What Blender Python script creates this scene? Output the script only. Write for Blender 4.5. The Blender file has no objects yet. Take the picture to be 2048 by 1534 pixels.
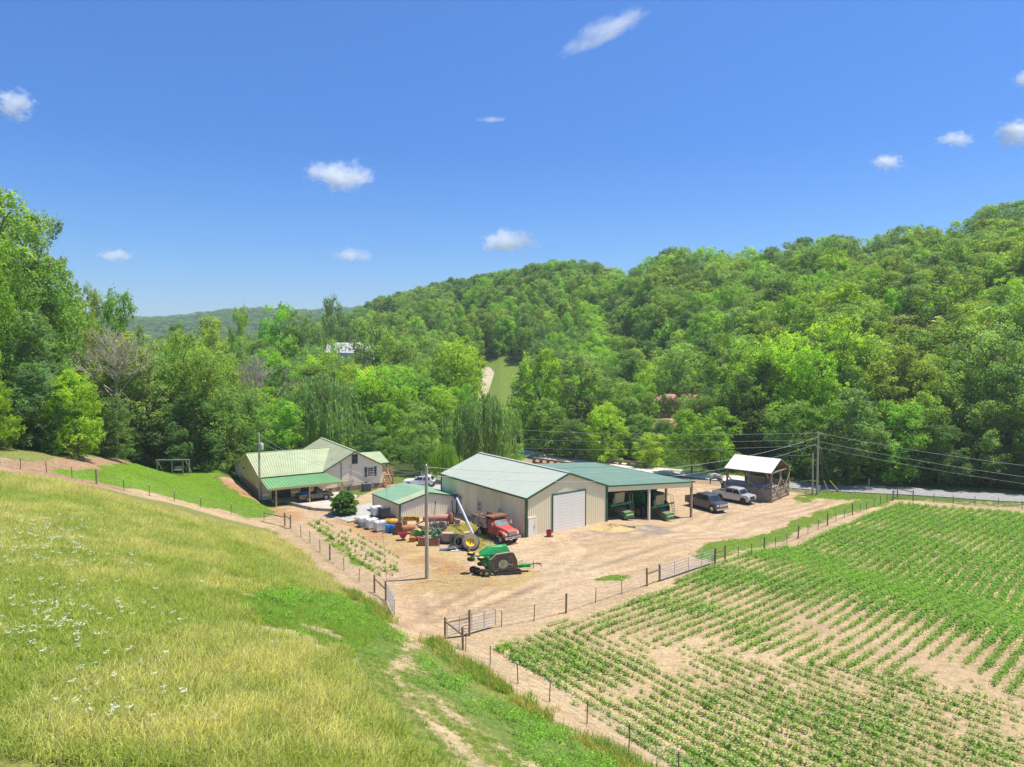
import bpy, math, random
import numpy as np
from mathutils import Vector, Matrix

sc = bpy.context.scene
# ------------------------------------------------------------------ camera
CAM_Z, FPX, PITCH = 21.0, 1400.0, math.radians(2.95)
cam = bpy.data.cameras.new("camera"); camo = bpy.data.objects.new("camera", cam)
sc.collection.objects.link(camo); sc.camera = camo
camo.location = (0, 0, CAM_Z); camo.rotation_euler = (math.radians(90) - PITCH, 0, 0)
cam.sensor_width = 36; cam.lens = 36 * FPX / 2048; cam.clip_start = .5; cam.clip_end = 9000
# ------------------------------------------------------------------ sun and sky
SUN_EL, SUN_AZ = math.radians(70), math.atan2(.985, .17)       # azimuth from +Y towards +X
sdir = Vector((math.sin(SUN_AZ) * math.cos(SUN_EL), math.cos(SUN_AZ) * math.cos(SUN_EL), math.sin(SUN_EL)))
sl = bpy.data.lights.new("sun", 'SUN'); sl.energy = 3.5; sl.angle = math.radians(.5); sl.color = (1, .94, .82)
so = bpy.data.objects.new("sun", sl); sc.collection.objects.link(so)
so.rotation_euler = sdir.to_track_quat('Z', 'Y').to_euler()
W = bpy.data.worlds.new("World"); sc.world = W; W.use_nodes = True
wn, wl = W.node_tree.nodes, W.node_tree.links
bg = wn['Background']; sky = wn.new('ShaderNodeTexSky'); sky.sky_type = 'NISHITA'; sky.sun_disc = False
sky.sun_elevation = SUN_EL; sky.sun_rotation = SUN_AZ
sky.altitude = 0; sky.air_density = 1.25; sky.dust_density = .25; sky.ozone_density = 5.0
tcw = wn.new('ShaderNodeTexCoord'); sep = wn.new('ShaderNodeSeparateXYZ'); wl.new(tcw.outputs['Generated'], sep.inputs[0])
rmp = wn.new('ShaderNodeValToRGB'); wl.new(sep.outputs['Z'], rmp.inputs[0]); mul = wn.new('ShaderNodeVectorMath'); mul.operation = 'MULTIPLY'
E_ = rmp.color_ramp.elements; E_[0].position = 0; E_[0].color = (.235, .335, .50, 1); E_[1].position = .5; E_[1].color = (.18, .32, .50, 1)
for q_, c_ in ((.05, (.24, .325, .48)), (.14, (.18, .30, .475)), (.26, (.14, .27, .47))): e_ = rmp.color_ramp.elements.new(q_); e_.color = (*c_, 1)
wl.new(sky.outputs[0], mul.inputs[0]); wl.new(rmp.outputs[0], mul.inputs[1]); wl.new(mul.outputs[0], bg.inputs[0]); bg.inputs[1].default_value = .15
sc.view_settings.view_transform = 'Standard'; sc.view_settings.look = 'None'
sc.view_settings.exposure = 1.08; sc.view_settings.gamma = 1; sc.view_settings.use_curve_mapping = False
sc.cycles.max_bounces = 12; sc.cycles.diffuse_bounces = 4; sc.cycles.transparent_max_bounces = 12
sc.cycles.transmission_bounces = 4; sc.cycles.glossy_bounces = 3; sc.cycles.volume_bounces = 10
sc.cycles.volume_step_rate = 1.0; sc.cycles.volume_max_steps = 96

# ------------------------------------------------------------------ helpers
COL = sc.collection
def clamp(x, a=0., b=1.): return np.minimum(np.maximum(x, a), b)
def sstep(a, b, x):
    t = clamp((x - a) / (b - a)); return t * t * (3 - 2 * t)
_rs = np.random.RandomState(7); _LAT = _rs.rand(256, 256)
def vnoise(x, y, s, o=0):
    x = np.asarray(x, float) / s + o * 17.3 + 900; y = np.asarray(y, float) / s + o * 31.7 + 900
    xi = np.floor(x).astype(int); yi = np.floor(y).astype(int); fx = x - xi; fy = y - yi
    fx = fx * fx * (3 - 2 * fx); fy = fy * fy * (3 - 2 * fy)
    L = lambda a, b: _LAT[a % 256, b % 256]
    return (L(xi, yi) * (1 - fx) + L(xi + 1, yi) * fx) * (1 - fy) + (L(xi, yi + 1) * (1 - fx) + L(xi + 1, yi + 1) * fx) * fy
def fbm(x, y, s, o=0, n=3):
    r = 0; a = .5; t = 0
    for k in range(n): r = r + a * vnoise(x, y, s / 2 ** k, o + k); t += a; a *= .55
    return r / t

def pa(px): return math.degrees(math.atan((px - 1024) / FPX))
# hills: (picture column of the direction, distance of the foot, distance of the ridge, height of the ridge)
HA = [(1120, 300, 420, 0), (1200, 255, 370, 32), (1250, 238, 340, 38), (1330, 215, 320, 49), (1450, 180, 315, 46), (1560, 140, 300, 45), (1640, 126, 290, 50),
      (1750, 120, 285, 50), (1830, 118, 280, 54), (1950, 116, 270, 62), (2048, 114, 265, 67), (2400, 112, 260, 74), (3200, 112, 250, 55)]
HB = [(300, 330, 600, 6), (480, 320, 600, 13), (600, 310, 600, 20), (700, 280, 540, 42), (800, 265, 500, 54), (900, 250, 470, 58), (1000, 228, 445, 64), (1080, 228, 435, 71), (1130, 228, 435, 73),
      (1190, 228, 430, 68), (1215, 228, 430, 61), (1300, 230, 430, 50), (1500, 230, 430, 30)]
HL = [(-1400, 50, 200, 45), (-400, 60, 170, 34), (-100, 75, 160, 24), (0, 84, 160, 17), (60, 92, 160, 14), (150, 105, 170, 9), (250, 120, 200, 6), (350, 140, 260, 5), (480, 200, 400, 5), (700, 260, 500, 4), (900, 300, 600, 0)]
def hill(T, phi, d, ex):
    a = [pa(t[0]) for t in T]
    df = np.interp(phi, a, [t[1] for t in T]); dr = np.interp(phi, a, [t[2] for t in T]); zr = np.interp(phi, a, [t[3] for t in T])
    s = clamp((d - df) / (dr - df)); return zr * s ** ex * (1 - .35 * sstep(0, 200, d - dr))
CA, SA = math.cos(math.radians(36)), math.sin(math.radians(36))      # the barn's two directions
CH, SH = math.cos(math.radians(31)), math.sin(math.radians(31))      # the house's
def Hn(x, y):
    x = np.asarray(x, float); y = np.asarray(y, float)
    s = -((x + 11.8) * .77 + (y - 60) * .63); s = np.maximum(s, 0)
    z = 10 * (1 - np.exp(-(s / 16) ** 1.5))
    z = z - 1.7 * sstep(57.5, 72.5, x * CA + y * SA) * (1 - sstep(150, 210, y)) 
    q = -((x + 32) * CH + (y - 92) * SH); w = -(x + 34.4) * SH + (y - 95.3) * CH
    z = z + 1.25 * sstep(0, 3.2, q) * sstep(-13, -4, w) * (1 - sstep(18, 34, w))
    d = np.hypot(x, y); phi = np.degrees(np.arctan2(x, np.maximum(y, 1e-3)))
    front = sstep(0, 40, y)
    dh = d * np.cos(np.radians(clamp(phi, -48, 48)))
    h = np.maximum(hill(HA, phi, dh, .95), np.maximum(hill(HB, phi, dh, 1.3), hill(HL, phi, dh, 1.0)))
    far = 78 * sstep(1100, 1750, d) * (.75 + .5 * vnoise(phi, phi * 0, 7, 3)) * front
    und = (fbm(x, y, 60, 9) - .5) * 6 * sstep(150, 300, d)
    return z * (1 - sstep(130, 200, d)) + h * front + far + und + (vnoise(x, y, 3.1, 5) - .5) * .1
def H(x, y): return float(Hn(x, y))
def ray(px, py):
    u = (px - 1024) / FPX; v = (767 - py) / FPX
    return Vector((u, math.cos(PITCH) + v * math.sin(PITCH), -math.sin(PITCH) + v * math.cos(PITCH)))
def G(px, py):
    """the ground point seen in that direction from the drone"""
    r = ray(px, py); t = 25.; st = .5
    if r.z >= 0: return None
    while t < 900:
        if CAM_Z + r.z * t < H(r.x * t, r.y * t):
            lo, hi = t - st, t
            for _ in range(14):
                m = (lo + hi) / 2
                if CAM_Z + r.z * m < H(r.x * m, r.y * m): hi = m
                else: lo = m
            return Vector((r.x * hi, r.y * hi, H(r.x * hi, r.y * hi)))
        t += st
    return Vector((r.x * t, r.y * t, 0))
def at(px, d):
    """the ground point in a column of the picture at that distance"""
    x = (px - 1024) / FPX * d; return Vector((x, d, H(x, d)))
def topz(py, d):
    r = ray(1024, py); return CAM_Z + r.z / r.y * d

def mesh_np(name, V, F, smooth=False):
    V = np.asarray(V, np.float32); F = np.asarray(F, np.int32); m = bpy.data.meshes.new(name); k = F.shape[1]
    m.vertices.add(len(V)); m.vertices.foreach_set('co', V.ravel())
    m.loops.add(F.size); m.loops.foreach_set('vertex_index', F.ravel())
    m.polygons.add(len(F)); m.polygons.foreach_set('loop_start', np.arange(0, F.size, k, dtype=np.int32))
    try: m.polygons.foreach_set('loop_total', np.full(len(F), k, np.int32))
    except Exception: pass
    m.update(calc_edges=True); m.validate()
    if smooth: m.polygons.foreach_set('use_smooth', np.ones(len(F), bool))
    return m
def link(name, me, m=None, parent=None, loc=None, rot=None, **kw):
    o = bpy.data.objects.new(name, me); COL.objects.link(o)
    if m is not None and me is not None and not me.materials: me.materials.append(m)
    if parent is not None: o.parent = parent
    if loc is not None: o.location = loc
    if rot is not None: o.rotation_euler = rot
    for k, v in kw.items(): o[k] = v
    return o
def thing(name, label, cat, loc=(0, 0, 0), rz=0, group=None):
    o = bpy.data.objects.new(name, None); COL.objects.link(o); o.empty_display_size = .3
    o.location = loc; o.rotation_euler = (0, 0, rz); o['label'] = label; o['category'] = cat
    if group: o['group'] = group
    return o
def copy_tree(o, loc, rz=None, label=None, parent=None):
    c = o.copy(); COL.objects.link(c)
    if parent is not None: c.parent = parent
    else:
        c.location = loc
        if rz is not None: c.rotation_euler = (0, 0, rz)
        if label: c['label'] = label
    for ch in list(o.children): copy_tree(ch, None, parent=c)
    return c

class MB:
    def __init__(s): s.v = []; s.f = []
    def add(s, vs, fs):
        n = len(s.v); s.v += [tuple(v) for v in vs]; s.f += [tuple(i + n for i in f) for f in fs]; return s
    def box(s, c, d, rz=0, ry=0, rx=0, top=1.):
        M = Matrix.Rotation(rz, 3, 'Z') @ Matrix.Rotation(ry, 3, 'Y') @ Matrix.Rotation(rx, 3, 'X'); c = Vector(c); vs = []
        for z in (-.5, .5):
            k = top if z > 0 else 1
            for x, y in ((-.5, -.5), (.5, -.5), (.5, .5), (-.5, .5)): vs.append(c + M @ Vector((x * d[0] * k, y * d[1] * k, z * d[2])))
        return s.add(vs, [(3, 2, 1, 0), (4, 5, 6, 7), (0, 1, 5, 4), (1, 2, 6, 5), (2, 3, 7, 6), (3, 0, 4, 7)])
    def bar(s, a, b, w, h=None):
        h = h or w; a = Vector(a); b = Vector(b); t = (b - a).normalized()
        up = Vector((0, 0, 1)) if abs(t.z) < .95 else Vector((0, 1, 0))
        x = t.cross(up).normalized(); y = x.cross(t)
        vs = [p + x * (i * w / 2) + y * (j * h / 2) for p in (a, b) for i, j in ((-1, -1), (1, -1), (1, 1), (-1, 1))]
        return s.add(vs, [(0, 1, 2, 3), (7, 6, 5, 4), (0, 4, 5, 1), (1, 5, 6, 2), (2, 6, 7, 3), (3, 7, 4, 0)])
    def tube(s, a, b, r, r2=None, n=10, caps=True):
        r2 = r if r2 is None else r2; a = Vector(a); b = Vector(b); t = (b - a).normalized()
        up = Vector((0, 0, 1)) if abs(t.z) < .95 else Vector((0, 1, 0))
        x = t.cross(up).normalized(); y = x.cross(t); vs = []
        for p, q in ((a, r), (b, r2)):
            vs += [p + (x * math.cos(6.2832 * i / n) + y * math.sin(6.2832 * i / n)) * q for i in range(n)]
        fs = [(i, (i + 1) % n, n + (i + 1) % n, n + i) for i in range(n)]
        if caps: fs += [tuple(range(n - 1, -1, -1)), tuple(range(n, 2 * n))]
        return s.add(vs, fs)
    def path(s, pts, r, n=6):
        for a, b in zip(pts[:-1], pts[1:]): s.tube(a, b, r, n=n)
        return s
    def lathe(s, prof, c=(0, 0, 0), axis='Y', n=20, scale=(1, 1, 1)):
        """profile of (radius, along)"""
        c = Vector(c); vs = []; m = len(prof)
        for i in range(n):
            a = 6.2832 * i / n
            for r, h in prof:
                p = {'Y': (r * math.cos(a), h, r * math.sin(a)), 'X': (h, r * math.cos(a), r * math.sin(a)), 'Z': (r * math.cos(a), r * math.sin(a), h)}[axis]
                vs.append(c + Vector((p[0] * scale[0], p[1] * scale[1], p[2] * scale[2])))
        fs = [(i * m + j, ((i + 1) % n) * m + j, ((i + 1) % n) * m + j + 1, i * m + j + 1) for i in range(n) for j in range(m - 1)]
        return s.add(vs, fs)
    def prism(s, poly, y0, y1, in0=1., in1=1., ax='Y'):
        """polygon of (x,z) extruded along y"""
        n = len(poly); f = (lambda x, z, y: (x, y, z)) if ax == 'Y' else ((lambda x, z, y: (y, x, z)) if ax == 'X' else (lambda x, z, y: (x, z, y)))
        vs = [f(x, z, y0) for x, z in poly] + [f(x, z, y1) for x, z in poly]
        return s.add(vs, [tuple(range(n)), tuple(range(2 * n - 1, n - 1, -1))] + [(i, n + i, n + (i + 1) % n, (i + 1) % n) for i in range(n)])
    def build(s, name, m, parent=None, smooth=False, loc=None, rot=None, **kw):
        me = bpy.data.meshes.new(name); me.from_pydata(s.v, [], s.f); me.validate()
        import bmesh
        b = bmesh.new(); b.from_mesh(me); bmesh.ops.recalc_face_normals(b, faces=b.faces); b.to_mesh(me); b.free()
        if smooth:
            me.polygons.foreach_set('use_smooth', [True] * len(me.polygons)); me.set_sharp_from_angle(angle=math.radians(38))
        me.materials.append(m)
        return link(name, me, None, parent, loc, rot, **kw)

# ------------------------------------------------------------------ materials
MATS = {}
def mat(name, c, rough=.7, c2=None, scale=3., metal=0., bump=0., detail=5, coords='Object', stretch=None, spec=.5, contrast=(.35, .65), trans=0):
    if name in MATS: return MATS[name]
    m = bpy.data.materials.new(name); m.use_nodes = True; N, L = m.node_tree.nodes, m.node_tree.links
    b = N['Principled BSDF']; b.inputs['Roughness'].default_value = rough; b.inputs['Metallic'].default_value = metal
    b.inputs['Specular IOR Level'].default_value = spec
    if c2 is None: c2 = tuple(x * .78 for x in c)
    tc = N.new('ShaderNodeTexCoord'); mp = N.new('ShaderNodeMapping'); L.new(tc.outputs[coords], mp.inputs[0])
    if stretch: mp.inputs['Scale'].default_value = stretch
    n1 = N.new('ShaderNodeTexNoise'); n1.inputs['Scale'].default_value = scale; n1.inputs['Detail'].default_value = detail
    L.new(mp.outputs[0], n1.inputs[0])
    r = N.new('ShaderNodeValToRGB'); L.new(n1.outputs[0], r.inputs[0])
    r.color_ramp.elements[0].position = contrast[0]; r.color_ramp.elements[1].position = contrast[1]
    r.color_ramp.elements[0].color = (*c2, 1); r.color_ramp.elements[1].color = (*c, 1)
    L.new(r.outputs[0], b.inputs['Base Color'])
    if bump:
        bp = N.new('ShaderNodeBump'); bp.inputs['Strength'].default_value = bump; bp.inputs['Distance'].default_value = .05
        L.new(n1.outputs[0], bp.inputs['Height']); L.new(bp.outputs[0], b.inputs['Normal'])
    MATS[name] = m; return m
def glass(name='window_glass', c=(.02, .03, .035)):
    if name in MATS: return MATS[name]
    m = mat(name, c, .06, spec=.8, scale=.6); return m

def leaf_mat(name, c=None, attr=None, trans=.48, var=.52, inst=False):
    """foliage: object or instance tint times a spread per leaf, with light passing through"""
    m = bpy.data.materials.new(name); m.use_nodes = True; N, L = m.node_tree.nodes, m.node_tree.links
    for n in list(N):
        if n.type != 'OUTPUT_MATERIAL': N.remove(n)
    out = [n for n in N if n.type == 'OUTPUT_MATERIAL'][0]
    a = N.new('ShaderNodeAttribute'); a.attribute_name = 'lv'
    mr = N.new('ShaderNodeMapRange'); L.new(a.outputs['Fac'], mr.inputs[0])
    mr.inputs['To Min'].default_value = 1 - var; mr.inputs['To Max'].default_value = 1 + var
    if inst:
        t = N.new('ShaderNodeAttribute'); t.attribute_type = 'INSTANCER'; t.attribute_name = 'tint'; col = t.outputs['Color']
    elif c is None:
        t = N.new('ShaderNodeObjectInfo'); col = t.outputs['Color']
    else:
        t = N.new('ShaderNodeRGB'); t.outputs[0].default_value = (*c, 1); col = t.outputs[0]
    mx = N.new('ShaderNodeVectorMath'); mx.operation = 'SCALE'; L.new(col, mx.inputs[0]); L.new(mr.outputs[0], mx.inputs['Scale'])
    # leaves with a high value lean to yellow
    y = N.new('ShaderNodeVectorMath'); y.operation = 'MULTIPLY'; L.new(mx.outputs[0], y.inputs[0]); y.inputs[1].default_value = (1.08, 1.10, .9)
    mm = N.new('ShaderNodeMix'); mm.data_type = 'VECTOR'; L.new(a.outputs['Fac'], mm.inputs['Factor'])
    L.new(mx.outputs[0], mm.inputs[4]); L.new(y.outputs[0], mm.inputs[5])
    b = N.new('ShaderNodeBsdfPrincipled'); b.inputs['Roughness'].default_value = .62; b.inputs['Specular IOR Level'].default_value = .22
    L.new(mm.outputs[1], b.inputs['Base Color'])
    tr = N.new('ShaderNodeBsdfTranslucent'); k = N.new('ShaderNodeVectorMath'); k.operation = 'MULTIPLY'; k.inputs[1].default_value = (2.0, 2.0, .8)
    L.new(mm.outputs[1], k.inputs[0]); L.new(k.outputs[0], tr.inputs[0])
    ms = N.new('ShaderNodeMixShader'); ms.inputs[0].default_value = trans
    L.new(b.outputs[0], ms.inputs[1]); L.new(tr.outputs[0], ms.inputs[2]); L.new(ms.outputs[0], out.inputs[0])
    return m

# ------------------------------------------------------------------ instanced stuff
def scatter(name, pts, scl, rot, var, srcs, tint=None, **kw):
    """ONE object whose points carry meshes of ground cover"""
    me = bpy.data.meshes.new(name); n = len(pts); me.vertices.add(n); me.vertices.foreach_set('co', np.asarray(pts, np.float32).ravel())
    a = me.attributes.new('scl', 'FLOAT_VECTOR', 'POINT'); a.data.foreach_set('vector', np.asarray(scl, np.float32).ravel())
    a = me.attributes.new('rot', 'FLOAT_VECTOR', 'POINT'); a.data.foreach_set('vector', np.asarray(rot, np.float32).ravel())
    a = me.attributes.new('var', 'INT', 'POINT'); a.data.foreach_set('value', np.asarray(var, np.int32))
    if tint is not None:
        a = me.attributes.new('tint', 'FLOAT_VECTOR', 'POINT'); a.data.foreach_set('vector', np.asarray(tint, np.float32).ravel())
    o = link(name, me, None, kind='stuff', **kw)
    ng = bpy.data.node_groups.new(name + '_nodes', 'GeometryNodeTree')
    ng.interface.new_socket(name='Geometry', in_out='INPUT', socket_type='NodeSocketGeometry')
    ng.interface.new_socket(name='Geometry', in_out='OUTPUT', socket_type='NodeSocketGeometry')
    N, L = ng.nodes, ng.links; gi = N.new('NodeGroupInput'); go = N.new('NodeGroupOutput'); j = N.new('GeometryNodeJoinGeometry')
    def named(nm, ty):
        q = N.new('GeometryNodeInputNamedAttribute'); q.data_type = ty; q.inputs[0].default_value = nm
        return [s for s in q.outputs if s.enabled and s.name == 'Attribute'][0]
    aS, aR, aV = named('scl', 'FLOAT_VECTOR'), named('rot', 'FLOAT_VECTOR'), named('var', 'INT')
    e2r = N.new('FunctionNodeEulerToRotation'); L.new(aR, e2r.inputs[0])
    for i, s in enumerate(srcs):
        oi = N.new('GeometryNodeObjectInfo'); oi.inputs[0].default_value = s; oi.inputs['As Instance'].default_value = True
        c = N.new('FunctionNodeCompare'); c.data_type = 'INT'; c.operation = 'EQUAL'
        L.new(aV, [x for x in c.inputs if x.enabled and x.name == 'A'][0]); [x for x in c.inputs if x.enabled and x.name == 'B'][0].default_value = i
        io = N.new('GeometryNodeInstanceOnPoints'); L.new(gi.outputs[0], io.inputs['Points']); L.new(c.outputs[0], io.inputs['Selection'])
        L.new(oi.outputs['Geometry'], io.inputs['Instance']); L.new(e2r.outputs[0], io.inputs['Rotation']); L.new(aS, io.inputs['Scale'])
        L.new(io.outputs[0], j.inputs[0])
    L.new(j.outputs[0], go.inputs[0]); md = o.modifiers.new('scatter', 'NODES'); md.node_group = ng
    return o
def source(name, me, m):
    me.materials.append(m); return bpy.data.objects.new(name, me)      # not linked: only what is instanced shows
def set_lv(me, vals):
    a = me.attributes.new('lv', 'FLOAT', 'FACE'); a.data.foreach_set('value', np.asarray(vals, np.float32))
def inpoly(x, y, poly):
    x = np.asarray(x); y = np.asarray(y); r = np.zeros(x.shape, bool); n = len(poly)
    for i in range(n):
        x1, y1 = poly[i][:2]; x2, y2 = poly[(i + 1) % n][:2]
        c = ((y1 > y) != (y2 > y)) & (x < (x2 - x1) * (y - y1) / (y2 - y1 + 1e-12) + x1); r ^= c
    return r
def dpoly(x, y, line):
    """distance to a polyline"""
    r = np.full(np.shape(x), 1e9)
    for a, b in zip(line[:-1], line[1:]):
        ax, ay, bx, by = a[0], a[1], b[0], b[1]; l2 = (bx - ax) ** 2 + (by - ay) ** 2 + 1e-9
        t = clamp(((x - ax) * (bx - ax) + (y - ay) * (by - ay)) / l2)
        r = np.minimum(r, np.hypot(x - ax - t * (bx - ax), y - ay - t * (by - ay)))
    return r
def GP(*pp): return [G(a, b) for a, b in pp]

# ------------------------------------------------------------------ thin haze
def haze_box():
    mb = MB(); lo, hi = Vector((-3300, -240, -14)), Vector((3300, 4300, 150)); c = (lo + hi) / 2; d = hi - lo; mb.box(c, d)
    m = bpy.data.materials.new('haze'); m.use_nodes = True; N, L = m.node_tree.nodes, m.node_tree.links; N.remove(N['Principled BSDF'])
    v = N.new('ShaderNodeVolumePrincipled'); v.inputs['Color'].default_value = (.80, .88, 1, 1); v.inputs['Density'].default_value = .00020; v.inputs['Anisotropy'].default_value = .2
    L.new(v.outputs[0], [n for n in N if n.type == 'OUTPUT_MATERIAL'][0].inputs['Volume']); mb.build('haze', m, None, kind='stuff', label='thin summer haze')
haze_box()
# ------------------------------------------------------------------ small clouds, a couple of kilometres off
def cloud(px, py, wpx, hpx, dens, label, seed, wisp=0., D=2600.):
    u = (px - 1024) / FPX; v = (767 - py) / FPX
    dr = Vector((u, math.cos(PITCH) + v * math.sin(PITCH), -math.sin(PITCH) + v * math.cos(PITCH))); p = Vector((0, 0, CAM_Z)) + dr * D
    w, h = wpx / FPX * D * .5, hpx / FPX * D * .5
    t = bpy.data.meshes.new('cloud'); import bmesh; b = bmesh.new(); bmesh.ops.create_icosphere(b, subdivisions=2, radius=1); b.to_mesh(t); b.free()
    o = bpy.data.objects.new('cloud', t); COL.objects.link(o); o.location = p; o.scale = (w * 1.25, w * .55, h * 1.35); o.rotation_euler = (0, -wisp, 0)
    o['label'] = label; o['category'] = 'cloud'; o['group'] = 'small fair weather clouds'
    m = bpy.data.materials.new('cloud_vapour'); m.use_nodes = True; N, L = m.node_tree.nodes, m.node_tree.links; N.remove(N['Principled BSDF'])
    tc = N.new('ShaderNodeTexCoord'); ln = N.new('ShaderNodeVectorMath'); ln.operation = 'LENGTH'; L.new(tc.outputs['Object'], ln.inputs[0])
    mp = N.new('ShaderNodeMapping'); mp.inputs['Location'].default_value = (seed * 3.7, seed * 1.3, seed); mp.inputs['Scale'].default_value = (1.5, .8, 1.1 * max(h / w * 2, .7)); L.new(tc.outputs['Object'], mp.inputs[0])
    nz = N.new('ShaderNodeTexNoise'); nz.inputs['Scale'].default_value = 1.9; nz.inputs['Detail'].default_value = 8; nz.inputs['Roughness'].default_value = .66; L.new(mp.outputs[0], nz.inputs[0])
    a = N.new('ShaderNodeMath'); a.operation = 'MULTIPLY_ADD'; L.new(ln.outputs['Value'], a.inputs[0]); a.inputs[1].default_value = -.50; L.new(nz.outputs[0], a.inputs[2])
    r = N.new('ShaderNodeMapRange'); r.inputs['From Min'].default_value = .17; r.inputs['From Max'].default_value = .62; r.inputs['To Max'].default_value = dens * .85 / max(w, 60); L.new(a.outputs[0], r.inputs[0])
    vs = N.new('ShaderNodeVolumePrincipled'); vs.inputs['Color'].default_value = (1, 1, 1, 1); vs.inputs['Anisotropy'].default_value = 0; L.new(r.outputs[0], vs.inputs['Density'])
    L.new(vs.outputs[0], [n for n in N if n.type == 'OUTPUT_MATERIAL'][0].inputs['Volume']); t.materials.append(m)
cloud(683, 352, 160, 62, 9, 'largest lone white cloud in the middle left of the sky', 1)
cloud(1018, 484, 125, 52, 10, 'white puffy cloud just above the wooded hill', 2)
cloud(232, 511, 80, 28, 5, 'faint pinkish cloud low above the left woods', 3)
cloud(700, 510, 115, 30, 4, 'faint low cloud streak between the two big white clouds', 4)
cloud(1212, 62, 215, 46, 4.5, 'long diagonal wispy cloud near the top of the sky', 5, .42)
cloud(28, 210, 90, 70, 6, 'white ragged cloud at the left picture edge', 7)
cloud(1775, 324, 72, 36, 6, 'small white cloud above the right hill ridge', 8); cloud(1912, 278, 85, 32, 6, 'flat small white cloud right of the small round one', 9)
cloud(2028, 266, 85, 62, 9, 'thick white cloud at the right picture edge', 10); cloud(2045, 160, 42, 38, 8, 'small white cloud cut by the right picture edge higher up', 11)
cloud(982, 239, 78, 10, 3, 'tiny thin streak of cloud in the middle of the sky', 12)
# ------------------------------------------------------------------ zones of the ground, as seen from the drone
Z_YARD = GP((800, 1300), (846, 1262), (890, 1300), (1010, 1258), (1130, 1222), (1294, 1172), (1390, 1128), (1460, 1100), (1550, 1078), (1640, 1040), (1760, 1008), (1800, 985),
            (1600, 975), (1450, 955), (1300, 940), (1060, 915), (880, 950), (760, 975), (700, 1000), (530, 1012), (470, 960), (430, 955), (500, 1005), (545, 1040), (600, 1075), (655, 1130), (700, 1185), (740, 1235))
Z_LAWN = GP((100, 944), (200, 936), (300, 932), (462, 941), (425, 957), (480, 990), (560, 1022), (530, 1034), (440, 1016), (330, 995), (220, 970))
Z_FIELD = GP((890, 1290), (1010, 1262), (1130, 1230), (1294, 1178), (1390, 1133), (1460, 1106), (1550, 1083), (1640, 1045), (1760, 1010), (1800, 997), (2300, 1015), (2600, 1300), (2300, 1900), (1500, 1800), (1380, 1560), (1250, 1480), (1080, 1390))
Z_TRACK1 = GP((846, 1275), (800, 1310), (770, 1340), (850, 1430), (900, 1480), (1010, 1560), (1120, 1700))
Z_TRACK2 = GP((800, 1310), (830, 1360), (905, 1425), (1000, 1490), (1075, 1545), (1200, 1680))
Z_BANK = GP((828, 1290), (870, 1330), (960, 1385), (1060, 1430), (1160, 1490), (1250, 1550), (1300, 1600), (1120, 1600), (1030, 1510), (940, 1430), (860, 1370), (815, 1325))
Z_WEEDS = GP((460, 1200), (560, 1180), (690, 1195), (760, 1240), (815, 1270), (770, 1320), (680, 1300), (600, 1290), (520, 1250))
GRASSY = [GP((1380, 1114), (1450, 1080), (1540, 1062), (1640, 1022), (1735, 993), (1800, 990), (1770, 1008), (1650, 1042), (1540, 1090), (1430, 1122)),
          GP((1190, 1165), (1230, 1150), (1280, 1150), (1240, 1166)), GP((1590, 990), (1640, 985), (1760, 988), (1800, 992), (1700, 1000), (1640, 998), (1590, 1008)),
          GP((985, 1290), (1030, 1270), (1020, 1295), (990, 1305)), GP((860, 958), (760, 952), (760, 944), (890, 944)), GP((628, 1055), (642, 1055), (700, 1098), (760, 1142), (745, 1146), (690, 1112))]
Z_GRAVEL = GP((650, 1030), (735, 1018), (752, 988), (780, 972), (830, 960), (890, 950), (890, 990), (800, 1000), (745, 1030), (700, 1045))
Z_GRAV2 = GP((1130, 1072), (1190, 1060), (1300, 1052), (1380, 1058), (1340, 1070), (1220, 1078), (1170, 1086))
Z_GARDEN = GP((600, 1040), (650, 1035), (740, 1075), (850, 1150), (790, 1185), (720, 1150), (640, 1090))
Z_DIRT_L = GP((0, 950), (0, 925), (110, 925), (300, 925), (330, 935), (200, 938), (120, 946), (260, 978), (200, 976))
Z_GREENFAR = [at(930, 222), at(1065, 222), at(1060, 285), at(1015, 305), at(960, 305), at(940, 260)]
BARE = [(500, 1165, 1.3), (600, 1182, 1.2), (430, 1170, .7), (490, 1188, .8), (600, 1275, .9), (650, 1265, .9), (580, 1200, .7), (530, 1260, .8), (640, 1300, .8)]
BARE = [(G(a, b), r) for a, b, r in BARE]
L_FENCE = GP((-260, 905), (0, 930), (41, 939), (93, 945), (144, 957), (193, 968), (248, 982), (299, 992), (349, 1003), (402, 1016), (462, 1029), (528, 1042), (570, 1052), (620, 1095), (660, 1120), (688, 1141), (718, 1165), (749, 1185))
R_FENCE = GP((890, 1279), (940, 1272), (995, 1252), (1068, 1242), (1132, 1226), (1191, 1206), (1244, 1188), (1294, 1172))
R_FENCE2 = GP((1320, 1165), (1356, 1150), (1400, 1138), (1430, 1128), (1450, 1122), (1477, 1117), (1503, 1111), (1528, 1104), (1551, 1096), (1574, 1087), (1596, 1077), (1616, 1068), (1636, 1060), (1655, 1051), (1672, 1043), (1689, 1036), (1705, 1030), (1720, 1025), (1733, 1020), (1748, 1013), (1761, 1008), (1774, 1004), (1787, 1000))
B_FENCE = GP((925, 1300), (980, 1332), (1036, 1368), (1099, 1404), (1174, 1448), (1258, 1497), (1357, 1556), (1500, 1650))
ROAD = GP((2300, 1016), (2160, 1007), (2048, 998), (1920, 990), (1800, 982.5), (1700, 978), (1600, 972), (1500, 962), (1400, 951), (1320, 943), (1240, 933), (1150, 922), (1080, 912), (1020, 904), (950, 895), (860, 886))

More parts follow.
